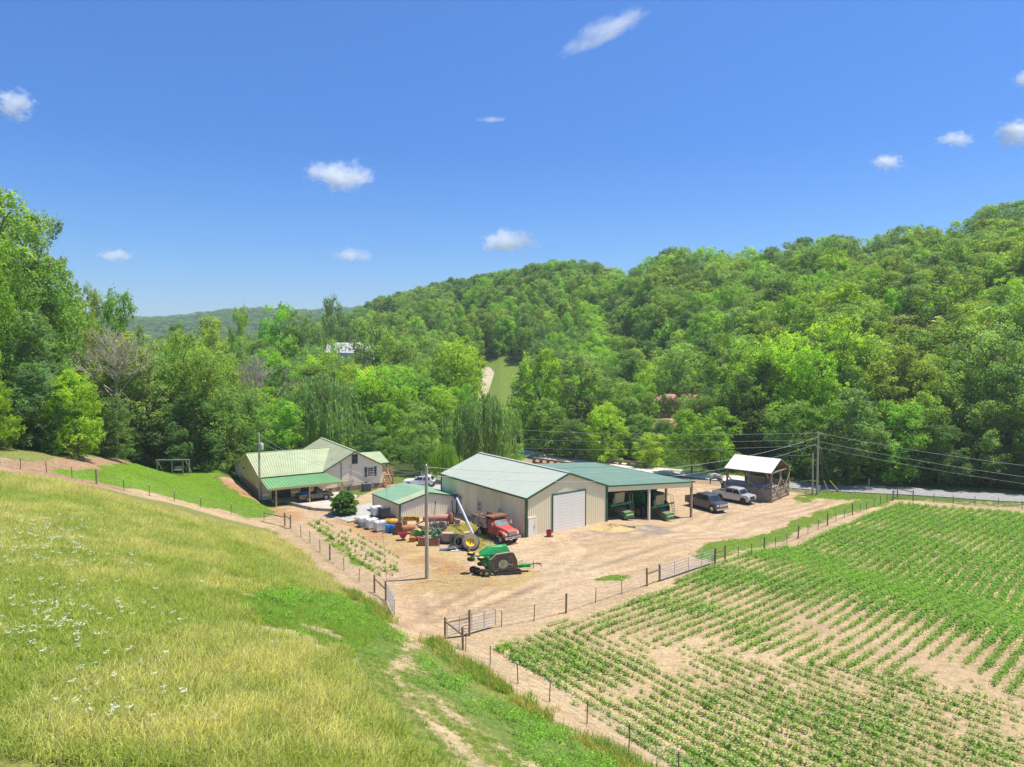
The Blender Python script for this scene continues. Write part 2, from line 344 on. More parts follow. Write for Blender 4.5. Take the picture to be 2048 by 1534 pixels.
def axis(lo, c0, c1, hi, fine, k=1.045):
    a = list(np.arange(c0, c1, fine)); s = fine; x = c0
    left = []
    while x > lo: s *= k; x -= s; left.append(x)
    s = fine; x = a[-1]; right = []
    while x < hi: s *= k; x += s; right.append(x)
    return np.array(left[::-1] + a + right)
gx = axis(-3500, -58, 70, 3500, .42); gy = axis(-250, 24, 118, 4500, .42)
X, Y = np.meshgrid(gx, gy); Zt = Hn(X, Y)
nx, ny = len(gx), len(gy)
idx = np.arange(nx * ny).reshape(ny, nx)
F = np.stack([idx[:-1, :-1], idx[:-1, 1:], idx[1:, 1:], idx[1:, :-1]], -1).reshape(-1, 4)
wx = X + (fbm(X, Y, 2.2, 1) - .5) * 2.6; wy = Y + (fbm(X, Y, 2.2, 4) - .5) * 2.6
def zone(poly): return inpoly(wx, wy, poly)
C = lambda r, g, b: np.array([r, g, b])
soil = np.empty(X.shape + (3,)); soil[:] = C(.25, .17, .09); grs = np.empty_like(soil); grs[:] = C(.13, .17, .035); g = np.full(X.shape, .8)
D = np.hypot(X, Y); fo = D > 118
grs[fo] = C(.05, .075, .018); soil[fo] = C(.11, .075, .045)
dryn = fbm(X, Y, 9, 11)[..., None]
mead = np.zeros(X.shape, bool)
sM = -((X + 11.8) * .77 + (Y - 60) * .63)
mead = (sM > 0) & (Y < 92)
grs = np.where(mead[..., None], C(.17, .20, .04) * (1 - dryn) + C(.25, .25, .08) * dryn, grs); soil = np.where(mead[..., None], C(.30, .235, .12), soil); g = np.where(mead, .78, g)
m = zone(Z_YARD); 
tone = fbm(X, Y, 6, 21)[..., None]; strk = fbm(X * .8 + Y * .6, (Y * .8 - X * .6) * 4, 4, 33)[..., None]
yard = (C(.47, .33, .19) * (1 - tone) + C(.56, .43, .275) * tone) * (.86 + .28 * strk)
soil = np.where(m[..., None], yard, soil); g = np.where(m, .06, g)
# wheel lanes through the yard: paler compacted strips beside darker loose edges
for LN in (GP((815, 1275), (900, 1225), (1000, 1180), (1120, 1140), (1240, 1105), (1400, 1070), (1540, 1035), (1660, 1008), (1780, 990)), GP((860, 1265), (980, 1205), (1120, 1160), (1260, 1130), (1420, 1085), (1560, 1045), (1700, 1005)),
           GP((900, 1235), (1010, 1165), (1090, 1125), (1180, 1100), (1300, 1082), (1400, 1050), (1450, 1010), (1400, 975)), GP((1120, 1075), (1150, 1100), (1120, 1130), (1040, 1165), (940, 1210)), GP((1440, 1020), (1530, 1030), (1620, 1010), (1640, 995), (1700, 985)),
           GP((700, 1060), (800, 1120), (880, 1180), (900, 1220)), GP((740, 1050), (860, 1110), (960, 1175), (1000, 1190))):
    dd = dpoly(X + (vnoise(X, Y, 6, 2) - .5) * 1.2, Y, LN)
    for o_ in (.9, -.9, 0):
        pass
    ln = np.exp(-((dd - .85) / .38) ** 2); ed = np.exp(-((dd - 1.5) / .35) ** 2) + .6 * np.exp(-(dd / .3) ** 2)
    fz = (fbm(X, Y, 2.5, 19) * 1.3)[..., None]; soil = np.where(m[..., None], soil * (1 + .24 * ln[..., None] * fz - .30 * ed[..., None] * fz), soil)
# rusty reddish soil by the garden and the scrap
red = zone(GP((440, 955), (500, 985), (620, 1035), (760, 1050), (860, 1110), (1000, 1170), (900, 1190), (780, 1180), (690, 1090), (600, 1060), (480, 1000))) & m
soil = np.where(red[..., None], C(.44, .27, .135) * (.8 + .45 * tone), soil)
straw = zone(GP((700, 1085), (800, 1070), (930, 1105), (1050, 1120), (1075, 1160), (960, 1185), (860, 1190), (780, 1180))) & (fbm(X, Y, 1.6, 61) > .45)
soil = np.where(straw[..., None], C(.50, .37, .17) * (.75 + .4 * tone), soil)
m = zone(Z_FIELD); fs = C(.50, .375, .215) * (.8 + .4 * fbm(X, Y, 5, 8)[..., None])
soil = np.where(m[..., None], fs, soil); g = np.where(m, .10 + .12 * fbm(X, Y, 3, 15), g); grs = np.where(m[..., None], C(.22, .21, .06), grs)
m = zone(Z_GARDEN); soil = np.where(m[..., None], C(.50, .36, .22), soil); g = np.where(m, .12, g)
for L_, wd in ((L_FENCE, 2.1), (R_FENCE, 1.3), (R_FENCE2, 1.2), (B_FENCE, 2.2)):
    m = dpoly(wx, wy, L_) < wd
    soil = np.where(m[..., None], C(.49, .365, .215) * (.78 + .45 * tone), soil); g = np.where(m, .12, g)
m = zone(Z_DIRT_L); soil = np.where(m[..., None], C(.38, .25, .15), soil); g = np.where(m, .1, g)
m = zone(Z_LAWN); grs = np.where(m[..., None], C(.135, .23, .022) * (.75 + .5 * fbm(X, Y, 4, 3)[..., None]), grs); g = np.where(m, .93, g); soil = np.where(m[..., None], C(.30, .25, .08), soil)
for q in GRASSY:
    m = zone(q); grs = np.where(m[..., None], C(.13, .20, .025), grs); g = np.where(m, .72, g)
for q in (Z_BANK, Z_WEEDS):
    m = zone(q); grs = np.where(m[..., None], C(.14, .20, .04), grs); g = np.where(m, .62 + .3 * fbm(X, Y, 2, 23), g)
for q, wd in ((Z_TRACK1, .8), (Z_TRACK2, .65)):
    m = dpoly(wx, wy, q) < wd * (.1 + 1.1 * fbm(X, Y, 2.5, 77)); g = np.where(m, .35, g); soil = np.where(m[..., None], C(.50, .39, .22), soil)
for p, r in BARE:
    m = np.hypot((wx - p.x) / 1.7, wy - p.y) < r * .8; g = np.where(m, .05, g); soil = np.where(m[..., None], C(.55, .42, .27), soil)
m = zone(Z_GRAV2); soil = np.where(m[..., None] & (fbm(X, Y, 2, 41)[..., None] > .42), C(.31, .26, .21), soil)
m = dpoly(wx, wy, ROAD) < 7; soil = np.where((m & ~zone(Z_FIELD))[..., None], C(.36, .27, .18), soil); g = np.where(m, np.maximum(g, .55), g); grs = np.where(m[..., None], C(.10, .16, .025), grs)
m = zone(Z_YARD) & (dpoly(wx, wy, ROAD) < 9) & (X * CA + Y * SA < 98) & (X > -5); g = np.where(m, .05, g)
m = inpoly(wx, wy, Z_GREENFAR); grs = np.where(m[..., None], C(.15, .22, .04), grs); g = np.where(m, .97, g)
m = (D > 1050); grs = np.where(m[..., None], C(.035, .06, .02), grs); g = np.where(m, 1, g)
# smooth the edges between zones a little
for _ in range(1):
    for A in (g, soil, grs): A[1:-1, 1:-1] = (A[1:-1, 1:-1] * 2 + A[:-2, 1:-1] + A[2:, 1:-1] + A[1:-1, :-2] + A[1:-1, 2:]) / 6
soil = soil * np.array([.86, .84, .84]); grs = grs * .9
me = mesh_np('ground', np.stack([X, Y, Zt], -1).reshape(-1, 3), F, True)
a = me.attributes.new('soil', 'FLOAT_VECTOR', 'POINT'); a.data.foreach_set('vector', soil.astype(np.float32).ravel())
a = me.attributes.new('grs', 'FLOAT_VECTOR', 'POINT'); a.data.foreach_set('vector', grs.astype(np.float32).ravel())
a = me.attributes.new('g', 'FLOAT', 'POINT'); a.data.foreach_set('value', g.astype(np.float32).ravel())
gm = bpy.data.materials.new('ground'); gm.use_nodes = True; N, L = gm.node_tree.nodes, gm.node_tree.links
b = N['Principled BSDF']; b.inputs['Roughness'].default_value = .95; b.inputs['Specular IOR Level'].default_value = .15
geo = N.new('ShaderNodeNewGeometry')
def att(nm): q = N.new('ShaderNodeAttribute'); q.attribute_name = nm; return q
def noi(s, dt=6, st=None):
    q = N.new('ShaderNodeTexNoise'); q.inputs['Scale'].default_value = s; q.inputs['Detail'].default_value = dt; q.inputs['Roughness'].default_value = .68
    if st:
        mp = N.new('ShaderNodeMapping'); mp.inputs['Scale'].default_value = st; mp.inputs['Rotation'].default_value = (0, 0, -.62); L.new(geo.outputs['Position'], mp.inputs[0]); L.new(mp.outputs[0], q.inputs[0])
    else: L.new(geo.outputs['Position'], q.inputs[0])
    return q
def math_(op, a, b2):
    q = N.new('ShaderNodeMath'); q.operation = op
    for i, v in enumerate((a, b2)):
        if isinstance(v, (int, float)): q.inputs[i].default_value = v
        else: L.new(v, q.inputs[i])
    return q.outputs[0]
n1 = noi(1.1, 8); n2 = noi(7., 6); n4 = noi(2.2, 10); n3 = noi(.35, 3, (1, 5, 1))
th = math_('ADD', math_('MULTIPLY', n1.outputs[0], .75), math_('MULTIPLY', n2.outputs[0], .55))        # about .35 .. .95
dlt = math_('SUBTRACT', math_('ADD', math_('MULTIPLY', att('g').outputs['Fac'], .62), .34), th)
mr = N.new('ShaderNodeMapRange'); mr.inputs['From Min'].default_value = -.05; mr.inputs['From Max'].default_value = .05; L.new(dlt, mr.inputs[0])
def scl(col, lo, hi, fac):
    q = N.new('ShaderNodeMapRange'); q.inputs['From Min'].default_value = .3; q.inputs['From Max'].default_value = .7
    q.inputs['To Min'].default_value = lo; q.inputs['To Max'].default_value = hi; L.new(fac, q.inputs[0])
    v = N.new('ShaderNodeVectorMath'); v.operation = 'SCALE'; L.new(col, v.inputs[0]); L.new(q.outputs[0], v.inputs['Scale']); return v.outputs[0]
s_ = scl(scl(scl(att('soil').outputs['Color'], .66, 1.26, n2.outputs[0]), .84, 1.12, n3.outputs[0]), .72, 1.22, n4.outputs[0])
g_ = scl(scl(att('grs').outputs['Color'], .5, 1.4, n2.outputs[0]), .7, 1.25, n4.outputs[0])
mx = N.new('ShaderNodeMix'); mx.data_type = 'VECTOR'; L.new(mr.outputs[0], mx.inputs['Factor']); L.new(s_, mx.inputs[4]); L.new(g_, mx.inputs[5])
L.new(mx.outputs[1], b.inputs['Base Color'])
bp = N.new('ShaderNodeBump'); bp.inputs['Strength'].default_value = .55; bp.inputs['Distance'].default_value = .12
L.new(math_('ADD', n2.outputs[0], n1.outputs[0]), bp.inputs['Height']); L.new(bp.outputs[0], b.inputs['Normal'])
me.materials.append(gm); ground = link('ground', me, None, kind='structure')

# ------------------------------------------------------------------ road, slabs
def ribbon(name, line, w, m, dz, sub=6, **kw):
    P = []
    for a, b2 in zip(line[:-1], line[1:]):
        for i in range(sub): P.append(a.lerp(b2, i / sub))
    P.append(line[-1]); v = []
    for i, p in enumerate(P):
        t = (P[min(i + 1, len(P) - 1)] - P[max(i - 1, 0)]); t.z = 0; t.normalize(); nrm = Vector((-t.y, t.x, 0))
        for k in (-1, -.5, 0, .5, 1):
            q = p + nrm * (w / 2 * k); v.append((q.x, q.y, max(H(q.x, q.y), H(p.x, p.y) - .25) + dz + .04 * (1 - k * k)))
    n = len(P); f = [(i * 5 + k, i * 5 + k + 1, i * 5 + k + 6, i * 5 + k + 5) for i in range(n - 1) for k in range(4)]
    return link(name, mesh_np(name, v, f, True), m, None, **kw)
M_ASPH = mat('old_asphalt', (.30, .29, .285), .9, (.20, .195, .19), 1.3, bump=.15, coords='Generated' if False else 'Object', contrast=(.3, .7))
ribbon('road', ROAD, 6.2, M_ASPH, .10, kind='structure')
ribbon('bridge_deck', ROAD[7:14], 6.3, mat('pale_deck_concrete', (.62, .56, .47), .9, (.50, .45, .38), .5), .16, kind='structure')
def pad(name, poly, m, dz, parent=None, **kw):
    zc = [H(p.x, p.y) for p in poly]; mb = MB(); n = len(poly)
    c = sum(poly, Vector()) / n; vs = [(p.x, p.y, z + dz) for p, z in zip(poly, zc)] + [(c.x, c.y, H(c.x, c.y) + dz)]
    vs += [(p.x, p.y, z - .3) for p, z in zip(poly, zc)]
    mb.add(vs, [(i, (i + 1) % n, n) for i in range(n)] + [(i, n + 1 + i, n + 1 + (i + 1) % n, (i + 1) % n) for i in range(n)])
    return mb.build(name, m, parent, **kw)
M_CONC = mat('concrete', (.46, .42, .36), .9, (.34, .31, .27), .9, bump=.1)
M_GRAV = mat('gravel', (.44, .42, .39), .95, (.30, .285, .26), 5, bump=.4)
pad('gravel_drive', Z_GRAVEL, M_GRAV, .07, kind='structure')
# ------------------------------------------------------------------ trees
rng = np.random.RandomState(11)
def rdir(n, r=rng):
    v = r.normal(size=(n, 3)); return v / np.linalg.norm(v, axis=1)[:, None]
def quads(c, nrm, s, asp=1., r=rng, tang=None):
    """leaf quads at c facing nrm"""
    n = len(c); t = rdir(n, r) if tang is None else tang
    u = np.cross(nrm, t); u /= np.linalg.norm(u, axis=1)[:, None] + 1e-9; w = np.cross(nrm, u)
    s = np.asarray(s).reshape(-1, 1); a = np.asarray(asp).reshape(-1, 1) if np.ndim(asp) else asp
    bend = nrm * s * .22
    V = np.stack([c - w * s * a, c + u * s * .55 + bend, c + w * s * a, c - u * s * .55 + bend], 1).reshape(-1, 3)
    F = np.arange(n * 4).reshape(n, 4); return V, F
def crown(name, seed, kind, nl=11000, nlobe=60, ls=1.):
    """a crown one unit tall and one wide, base of the stem at the origin"""
    r = np.random.RandomState(seed); env = []
    def R(h):                                                      # half width at height h
        if kind == 'oval': return .5 * np.clip(1 - ((h - .55) / .5) ** 2, 0, 1) ** .5
        if kind == 'tall': return .5 * np.clip(1 - ((h - .5) / .52) ** 2, 0, 1) ** .55
        if kind == 'round': return .5 * np.clip(1 - ((h - .62) / .40) ** 2, 0, 1) ** .5
        if kind == 'cone': return .5 * np.clip((1.02 - h) / .85, 0, 1) ** .75 * np.clip((h - .02) / .15, 0, 1)
        if kind == 'skirt': return .5 * np.clip(1 - ((h - .42) / .58) ** 2, 0, 1) ** .45
        return .5 * np.clip(1 - ((h - .66) / .34) ** 2, 0, 1) ** .5
    L_, A_ = [], []
    while len(L_) < nlobe:
        h = r.uniform(.02, .98); rr = float(R(h))
        if rr < .03 or r.rand() > (rr / .5) + .15: continue
        k = r.uniform(.45, .93) if r.rand() < .82 else r.uniform(0, .5)
        a = r.uniform(0, 6.283); L_.append((math.cos(a) * rr * k, math.sin(a) * rr * k, h + r.normal() * .012)); A_.append(r.uniform(.075, .15) * (.75 + .4 * rr))
    L_ = np.array(L_); A_ = np.array(A_); lobev = r.rand(nlobe)
    if kind == 'willow':
        V, F, lv = [], [], []
        ns = 420; ids = r.randint(0, nlobe, ns); sz = nl // ns
        d0 = rdir(ns, r); d0[:, 2] = np.abs(d0[:, 2]); st = L_[ids] + d0 * A_[ids][:, None]; leng = r.uniform(.22, .62, ns)
        leng = np.minimum(leng, st[:, 2] - .06)
        t = r.rand(ns, sz); out = d0[:, None, :] * (.05 * np.sqrt(t))[..., None]
        c = st[:, None, :] + out; c[..., 2] = st[:, None, 2] - t * leng[:, None]; c += r.normal(size=c.shape) * .009; c = c.reshape(-1, 3)
        nrm = rdir(len(c), r); nrm[:, 2] *= .3; nrm /= np.linalg.norm(nrm, axis=1)[:, None]
        tang = np.tile([[0, 0, 1.]], (len(c), 1)) + r.normal(size=(len(c), 3)) * .15
        u = np.cross(nrm, tang); u /= np.linalg.norm(u, axis=1)[:, None]; w = np.cross(u, nrm)
        s = r.uniform(.010, .019, (len(c), 1))
        V = np.stack([c - w * s * 1.7, c + u * s * .35, c + w * s * 1.7, c - u * s * .35], 1).reshape(-1, 3); F = np.arange(len(c) * 4).reshape(-1, 4)
        lv = np.repeat(r.rand(ns), sz) * .6 + r.rand(len(c)) * .4
    else:
        nt = nl // 9; ids = r.choice(nlobe, nt, p=A_ ** 2 / (A_ ** 2).sum()); d = rdir(nt, r); d[:, 2] += .35; d /= np.linalg.norm(d, axis=1)[:, None]
        q = (r.uniform(.55, 1.12, nt))[:, None]; tw = L_[ids] + d * A_[ids][:, None] * q * np.array([1, 1, .72])
        c = np.repeat(tw, 9, 0) + r.normal(size=(nt * 9, 3)) * np.array([.017, .017, .010])
        nrm = np.repeat(d, 9, 0) * .75 + rdir(nt * 9, r) * .8 + np.array([0, 0, .35]); nrm /= np.linalg.norm(nrm, axis=1)[:, None]
        V, F = quads(c, nrm, r.uniform(.011, .020, nt * 9) * ls, r.uniform(.8, 1.25, nt * 9), r); zc = np.repeat(c[:, 2], 4); V[:, 2] = zc + (V[:, 2] - zc) * .62
        lv = np.repeat(lobev[ids], 9) * .45 + np.repeat(r.rand(nt), 9) * .3 + r.rand(nt * 9) * .25
        k = R(.5)
    me = mesh_np(name, V, F); set_lv(me, lv); return me, L_
def trunk(name, seed, L_, h0=.0, kind=''):
    r = np.random.RandomState(seed); mb = MB(); p = Vector((0, 0, -.03)); top = .82; pts = [p]
    for i in range(1, 7): pts.append(Vector((r.normal() * .008 * i, r.normal() * .008 * i, top * i / 6)))
    for i in range(6): mb.tube(pts[i], pts[i + 1], .018 * (1 - i / 7) ** .8, .018 * (1 - (i + 1) / 7) ** .8, n=7, caps=False)
    for l in L_[r.permutation(len(L_))[:16]]:
        l = Vector(l); z = max(.12, min(l.z - .12, .75)); i = min(int(z / top * 6), 5); s = pts[i].lerp(pts[i + 1], z / top * 6 - i)
        m_ = s.lerp(l, .55) + Vector((0, 0, .03)); mb.tube(s, m_, .0075, .005, n=5, caps=False); mb.tube(m_, l, .005, .002, n=4, caps=False)
    me = bpy.data.meshes.new(name); me.from_pydata(mb.v, [], mb.f); me.polygons.foreach_set('use_smooth', [True] * len(me.polygons)); return me
M_LEAF = leaf_mat('tree_leaves'); M_BARK = mat('bark', (.22, .18, .14), .95, (.12, .095, .075), 3, stretch=(6, 6, 1))
KINDS = {}
for i, (kd, nm, nl, nb) in enumerate([('oval', 'broadleaf_tree', 15000, 70), ('oval', 'broadleaf_tree', 15000, 90), ('tall', 'tall_tree', 13000, 80), ('round', 'broadleaf_tree', 13000, 60),
                                      ('cone', 'conical_tree', 9000, 60), ('skirt', 'broadleaf_tree', 16000, 90), ('willow', 'willow_tree', 21000, 40), ('skirt', 'broadleaf_tree', 14000, 60)]):
    cm, L_ = crown('crown', 40 + i, kd, nl, nb); cm.materials.append(M_LEAF); tm = trunk('trunk', 60 + i, L_); tm.materials.append(M_BARK)
    KINDS.setdefault(kd, []).append((nm, cm, tm))
GREEN = dict(mid=(.115, .185, .045), dark=(.08, .14, .045), bright=(.155, .245, .028), lime=(.195, .275, .028), olive=(.145, .200, .045), grey=(.13, .195, .065), blue=(.10, .165, .07), tan=(.19, .215, .085), fresh=(.13, .23, .032))
GREEN = {k: (v[0] * 1.5, v[1] * 1.5, v[2] * 1.65) for k, v in GREEN.items()}
def tree(kind, x, y, hgt, wid, col, label, v=None, group=None, sink=.0, crs=1.):
    nm, cm, tm = KINDS[kind][(rng.randint(len(KINDS[kind])) if v is None else v)]
    t = thing(nm, label, 'tree', (x, y, H(x, y) - sink), rng.uniform(0, 6.283), group); t.scale = (wid, wid * rng.uniform(.9, 1.1), hgt)
    c = link('crown', cm, None, t); k = rng.uniform(.88, 1.12); base = GREEN[col]
    c.color = (base[0] * k * rng.uniform(.92, 1.1), base[1] * k, base[2] * k * rng.uniform(.85, 1.15), 1)
    link('trunk', tm, None, t); return t
# trees one can name: column, row of the top, width in the picture, distance, kind, colour, label
FT = [(-100, 335, 330, 96, 'skirt', 'mid', 'huge mid green tree at the left edge, taller than all others'),
 (5, 395, 215, 94, 'oval', 'mid', 'very tall tree whose top stands highest near the left edge of the sky'),
 (62, 440, 150, 98, 'oval', 'grey', 'tall dark tree just right of the highest left tree'),
 (-10, 470, 120, 84, 'oval', 'fresh', 'fresh green tree leaning into the left edge below the tallest crown'),
 (105, 520, 130, 96, 'oval', 'mid', 'broad green crown on the falling shoulder of the left woods'),
 (130, 590, 120, 108, 'oval', 'bright', 'yellowish green crown below the shoulder of the left woods'),
 (180, 578, 66, 122, 'tall', 'olive', 'thin loose topped tree standing into the sky above the left woods'),
 (250, 588, 92, 126, 'tall', 'fresh', 'fresh green tree standing into the sky right of the thin loose one'),
 (50, 620, 150, 86, 'skirt', 'dark', 'dark green tree filling the left woods above the wire fence'),
 (150, 745, 110, 84, 'skirt', 'lime', 'yellow green young tree at the left woods edge above the dirt strip'),
 (-5, 760, 70, 78, 'skirt', 'bright', 'bright green small tree cut by the left picture edge above the fence'),
 (90, 730, 120, 84, 'skirt', 'blue', 'bluish dark tree between the two bright small trees on the left'),
 (225, 668, 150, 108, 'oval', 'tan', 'tan flowering tree in the left woods'),
 (270, 700, 130, 112, 'oval', 'grey', 'grey green tree behind the wooden swing frame, left half'),
 (205, 800, 110, 96, 'skirt', 'dark', 'low dark tree below the tan flowering crown'),
 (300, 690, 110, 122, 'oval', 'mid', 'mid green crown between the tan tree and the olive tree'),
 (355, 672, 130, 118, 'oval', 'olive', 'broad olive tree above and right of the wooden swing frame'),
 (415, 690, 130, 116, 'oval', 'olive', 'olive tree with drooping clusters left of the house pole'),
 (300, 810, 110, 112, 'skirt', 'dark', 'dark low tree right behind the wooden swing frame'),
 (380, 790, 120, 112, 'skirt', 'dark', 'dark tree between the swing frame and the house'),
 (440, 800, 110, 116, 'skirt', 'mid', 'mid green tree behind the left end of the house'),
 (478, 616, 52, 230, 'tall', 'bright', 'lone poplar shaped tree standing against the distant blue hill'),
 (430, 645, 90, 250, 'round', 'lime', 'yellow green rounded crown left of the lone poplar shape'),
 (350, 655, 60, 260, 'round', 'mid', 'far round crown at the foot of the distant hill, left'),
 (395, 700, 100, 190, 'oval', 'mid', 'mid green crown behind the olive trees'),
 (505, 690, 80, 200, 'round', 'grey', 'grey twiggy crown right of the olive trees'),
 (560, 614, 90, 210, 'oval', 'fresh', 'large fresh green tree right of the distant blue hill'),
 (600, 620, 80, 215, 'oval', 'mid', 'large green tree beside the fresh green one, right of the distant hill'),
 (540, 700, 90, 185, 'oval', 'bright', 'bright crown below the large fresh green tree'),
 (625, 690, 80, 200, 'oval', 'grey', 'greyish tree in front of the far grey roof, left'),
 (665, 596, 50, 270, 'tall', 'mid', 'slim tree rising alone into the sky left of the wooded hill'),
 (700, 640, 60, 290, 'oval', 'dark', 'dark tree right of the slim sky line tree'),
 (690, 712, 70, 200, 'oval', 'grey', 'grey green tree just below the far grey roof'),
 (748, 630, 100, 215, 'oval', 'grey', 'big dull green tree right of the far grey roof'),
 (668, 682, 60, 222, 'oval', 'fresh', 'green tree hiding the left part of the far grey roof'),
 (716, 700, 40, 226, 'oval', 'olive', 'small crown in front of the far grey roof'),
 (790, 670, 100, 210, 'oval', 'olive', 'dull olive green tree left of the bright tree by the gravel lane'),
 (912, 680, 130, 172, 'oval', 'lime', 'bright yellow green tree left of the gravel lane'),
 (500, 780, 110, 124, 'skirt', 'grey', 'grey green tree behind the left roof of the house'),
 (560, 800, 110, 118, 'skirt', 'fresh', 'light green tree behind the left roof of the house, right of the pole'),
 (640, 755, 150, 126, 'willow', 'grey', 'big willow behind the house roof'),
 (560, 735, 100, 160, 'oval', 'dark', 'dark crown above the light green tree behind the house'),
 (640, 712, 100, 165, 'oval', 'lime', 'yellow green crown above the big willow'),
 (720, 735, 100, 150, 'oval', 'lime', 'vivid yellow green crown right above the willow behind the house'),
 (800, 735, 110, 150, 'oval', 'fresh', 'rounded fresh green crown in the valley centre'),
 (770, 805, 90, 134, 'skirt', 'fresh', 'dark stemmed green tree behind the house gable'),
 (730, 850, 70, 124, 'skirt', 'dark', 'low dark tree behind the house gable peak'),
 (838, 808, 76, 116, 'oval', 'grey', 'narrow grey green tree with a pale stem behind the white car'),
 (880, 770, 80, 150, 'oval', 'bright', 'bright tree between the grey green tree and the barn willow'),
 (930, 770, 70, 160, 'oval', 'fresh', 'fresh green tree left of the gravel lane foot'),
 (965, 790, 140, 124, 'willow', 'grey', 'wide willow behind the back end of the barn'),
 (890, 888, 60, 108, 'willow', 'fresh', 'small low willow at the back left corner of the barn'),
 (1005, 860, 70, 128, 'skirt', 'bright', 'bright shrubby tree at the right foot of the barn willow'),
 (1075, 712, 100, 152, 'round', 'bright', 'bright open tree with two stems right of the green meadow'),
 (1160, 716, 120, 156, 'oval', 'grey', 'large grey green tree right of the bright open tree'),
 (1100, 800, 90, 146, 'skirt', 'mid', 'green tree behind the bridge, left end'),
 (1230, 760, 100, 158, 'oval', 'mid', 'mid green tree between the grey green tree and the red roof'),
 (1205, 808, 92, 138, 'skirt', 'lime', 'yellow green tree above the bridge'),
 (1150, 840, 80, 142, 'skirt', 'dark', 'dark tree beside the yellow green tree above the bridge'),
 (1300, 865, 66, 132, 'skirt', 'lime', 'small yellow green tree at the right end of the bridge'),
 (1260, 850, 80, 142, 'skirt', 'dark', 'dark tree behind the bridge, right half'),
 (1385, 830, 90, 124, 'round', 'bright', 'bright spreading tree left of the hay shelter, left half'),
 (1440, 825, 100, 124, 'round', 'fresh', 'spreading green tree just above the left post of the hay shelter'),
 (1360, 690, 110, 178, 'oval', 'grey', 'dull green tree above the red roof'),
 (1310, 730, 60, 200, 'oval', 'bright', 'small bright tree in the gap at the foot of the hill'),
 (1340, 840, 70, 150, 'skirt', 'dark', 'dark tree below the red roof'),
 (1470, 672, 120, 156, 'oval', 'fresh', 'fresh green tree between the red roof and the big bright trees'),
 (1400, 790, 90, 152, 'skirt', 'mid', 'mid green tree right of the red roof'),
 (1500, 800, 90, 136, 'skirt', 'dark', 'dark tree above the white roof of the hay shelter'),
 (1560, 660, 130, 134, 'oval', 'lime', 'big yellow green tree above the hay shelter, left crown'),
 (1680, 638, 140, 136, 'oval', 'lime', 'big yellow green tree right of the hay shelter, tallest bright crown'),
 (1620, 690, 110, 128, 'oval', 'bright', 'bright crown between the two big yellow green trees'),
 (1590, 800, 110, 122, 'skirt', 'mid', 'green tree behind the utility poles'),
 (1705, 790, 130, 116, 'round', 'blue', 'dark bluish tree with two visible stems at the roadside'),
 (1660, 850, 90, 115, 'skirt', 'dark', 'dark tree right of the tall utility pole'),
 (1800, 708, 150, 124, 'round', 'olive', 'flat topped olive tree at the middle of the right roadside'),
 (1840, 640, 160, 152, 'round', 'tan', 'broad tan green crown behind the flat topped olive tree'),
 (1790, 800, 110, 116, 'skirt', 'fresh', 'leafy green tree below the flat topped olive tree'),
 (1860, 790, 110, 117, 'skirt', 'mid', 'green roadside tree right of the flat topped olive tree'),
 (1975, 655, 150, 122, 'oval', 'grey', 'large pale green tree near the right picture edge'),
 (2040, 690, 140, 116, 'oval', 'grey', 'pale green tree cut by the right picture edge'),
 (1920, 740, 110, 120, 'oval', 'mid', 'green tree in front left of the large pale green tree'),
 (1990, 800, 130, 113, 'skirt', 'mid', 'lower green tree under the large pale green tree'),
 (1900, 850, 100, 113, 'skirt', 'dark', 'dark low tree at the roadside, second from the right edge'),
 (2090, 780, 130, 110, 'skirt', 'mid', 'roadside tree just outside the right edge'),
 (1960, 545, 150, 190, 'round', 'tan', 'golden brown crown on the right hillside'),
 (1880, 500, 120, 225, 'round', 'olive', 'olive crown above the golden brown crown on the right hillside')]
placed = []
for (px, ty, w_, d, kd, col, lab) in FT:
    p = at(px, d); hg = topz(ty, d) - p.z; wd = w_ * d / FPX * 1.12
    if hg < 2: continue
    tree(kd, p.x, p.y, hg, wd, col, lab); placed.append((p.x, p.y, wd / 2))
# bare grey twigs of a dead tree, with its own branches
def dead_tree(px, d, h_, label, seed):
    r = random.Random(seed); p = at(px, d); t = thing('dead_tree', label, 'tree', p)
    mb = MB(); mb.tube((0, 0, -.3), (.3, 0, h_ * .45), .22, .15, 7)
    def br(a, dr, l, rad, lv):
        b_ = a + dr * l; mb.tube(a, b_, rad, rad * .6, 4, caps=False)
        if lv:
            for _ in range(4): br(a.lerp(b_, r.uniform(.5, 1)), (dr + Vector((r.uniform(-1, 1), r.uniform(-1, 1), r.uniform(-.4, .6))) * .8).normalized(), l * .62, rad * .6, lv - 1)
    for _ in range(6): br(Vector((.3 * r.random(), 0, h_ * r.uniform(.3, .45))), Vector((r.uniform(-1, 1), r.uniform(-.6, .6), r.uniform(.5, 1.3))).normalized(), h_ * .26, .10, 4)
    mb.build('trunk', mat('dead_wood', (.42, .36, .30), .9), t)
dead_tree(525, 150, 21, 'bare grey dead tree showing twigs right of the olive trees', 3)
dead_tree(228, 104, 22, 'bare grey limbs poking out of the left woods above the tan tree', 5)

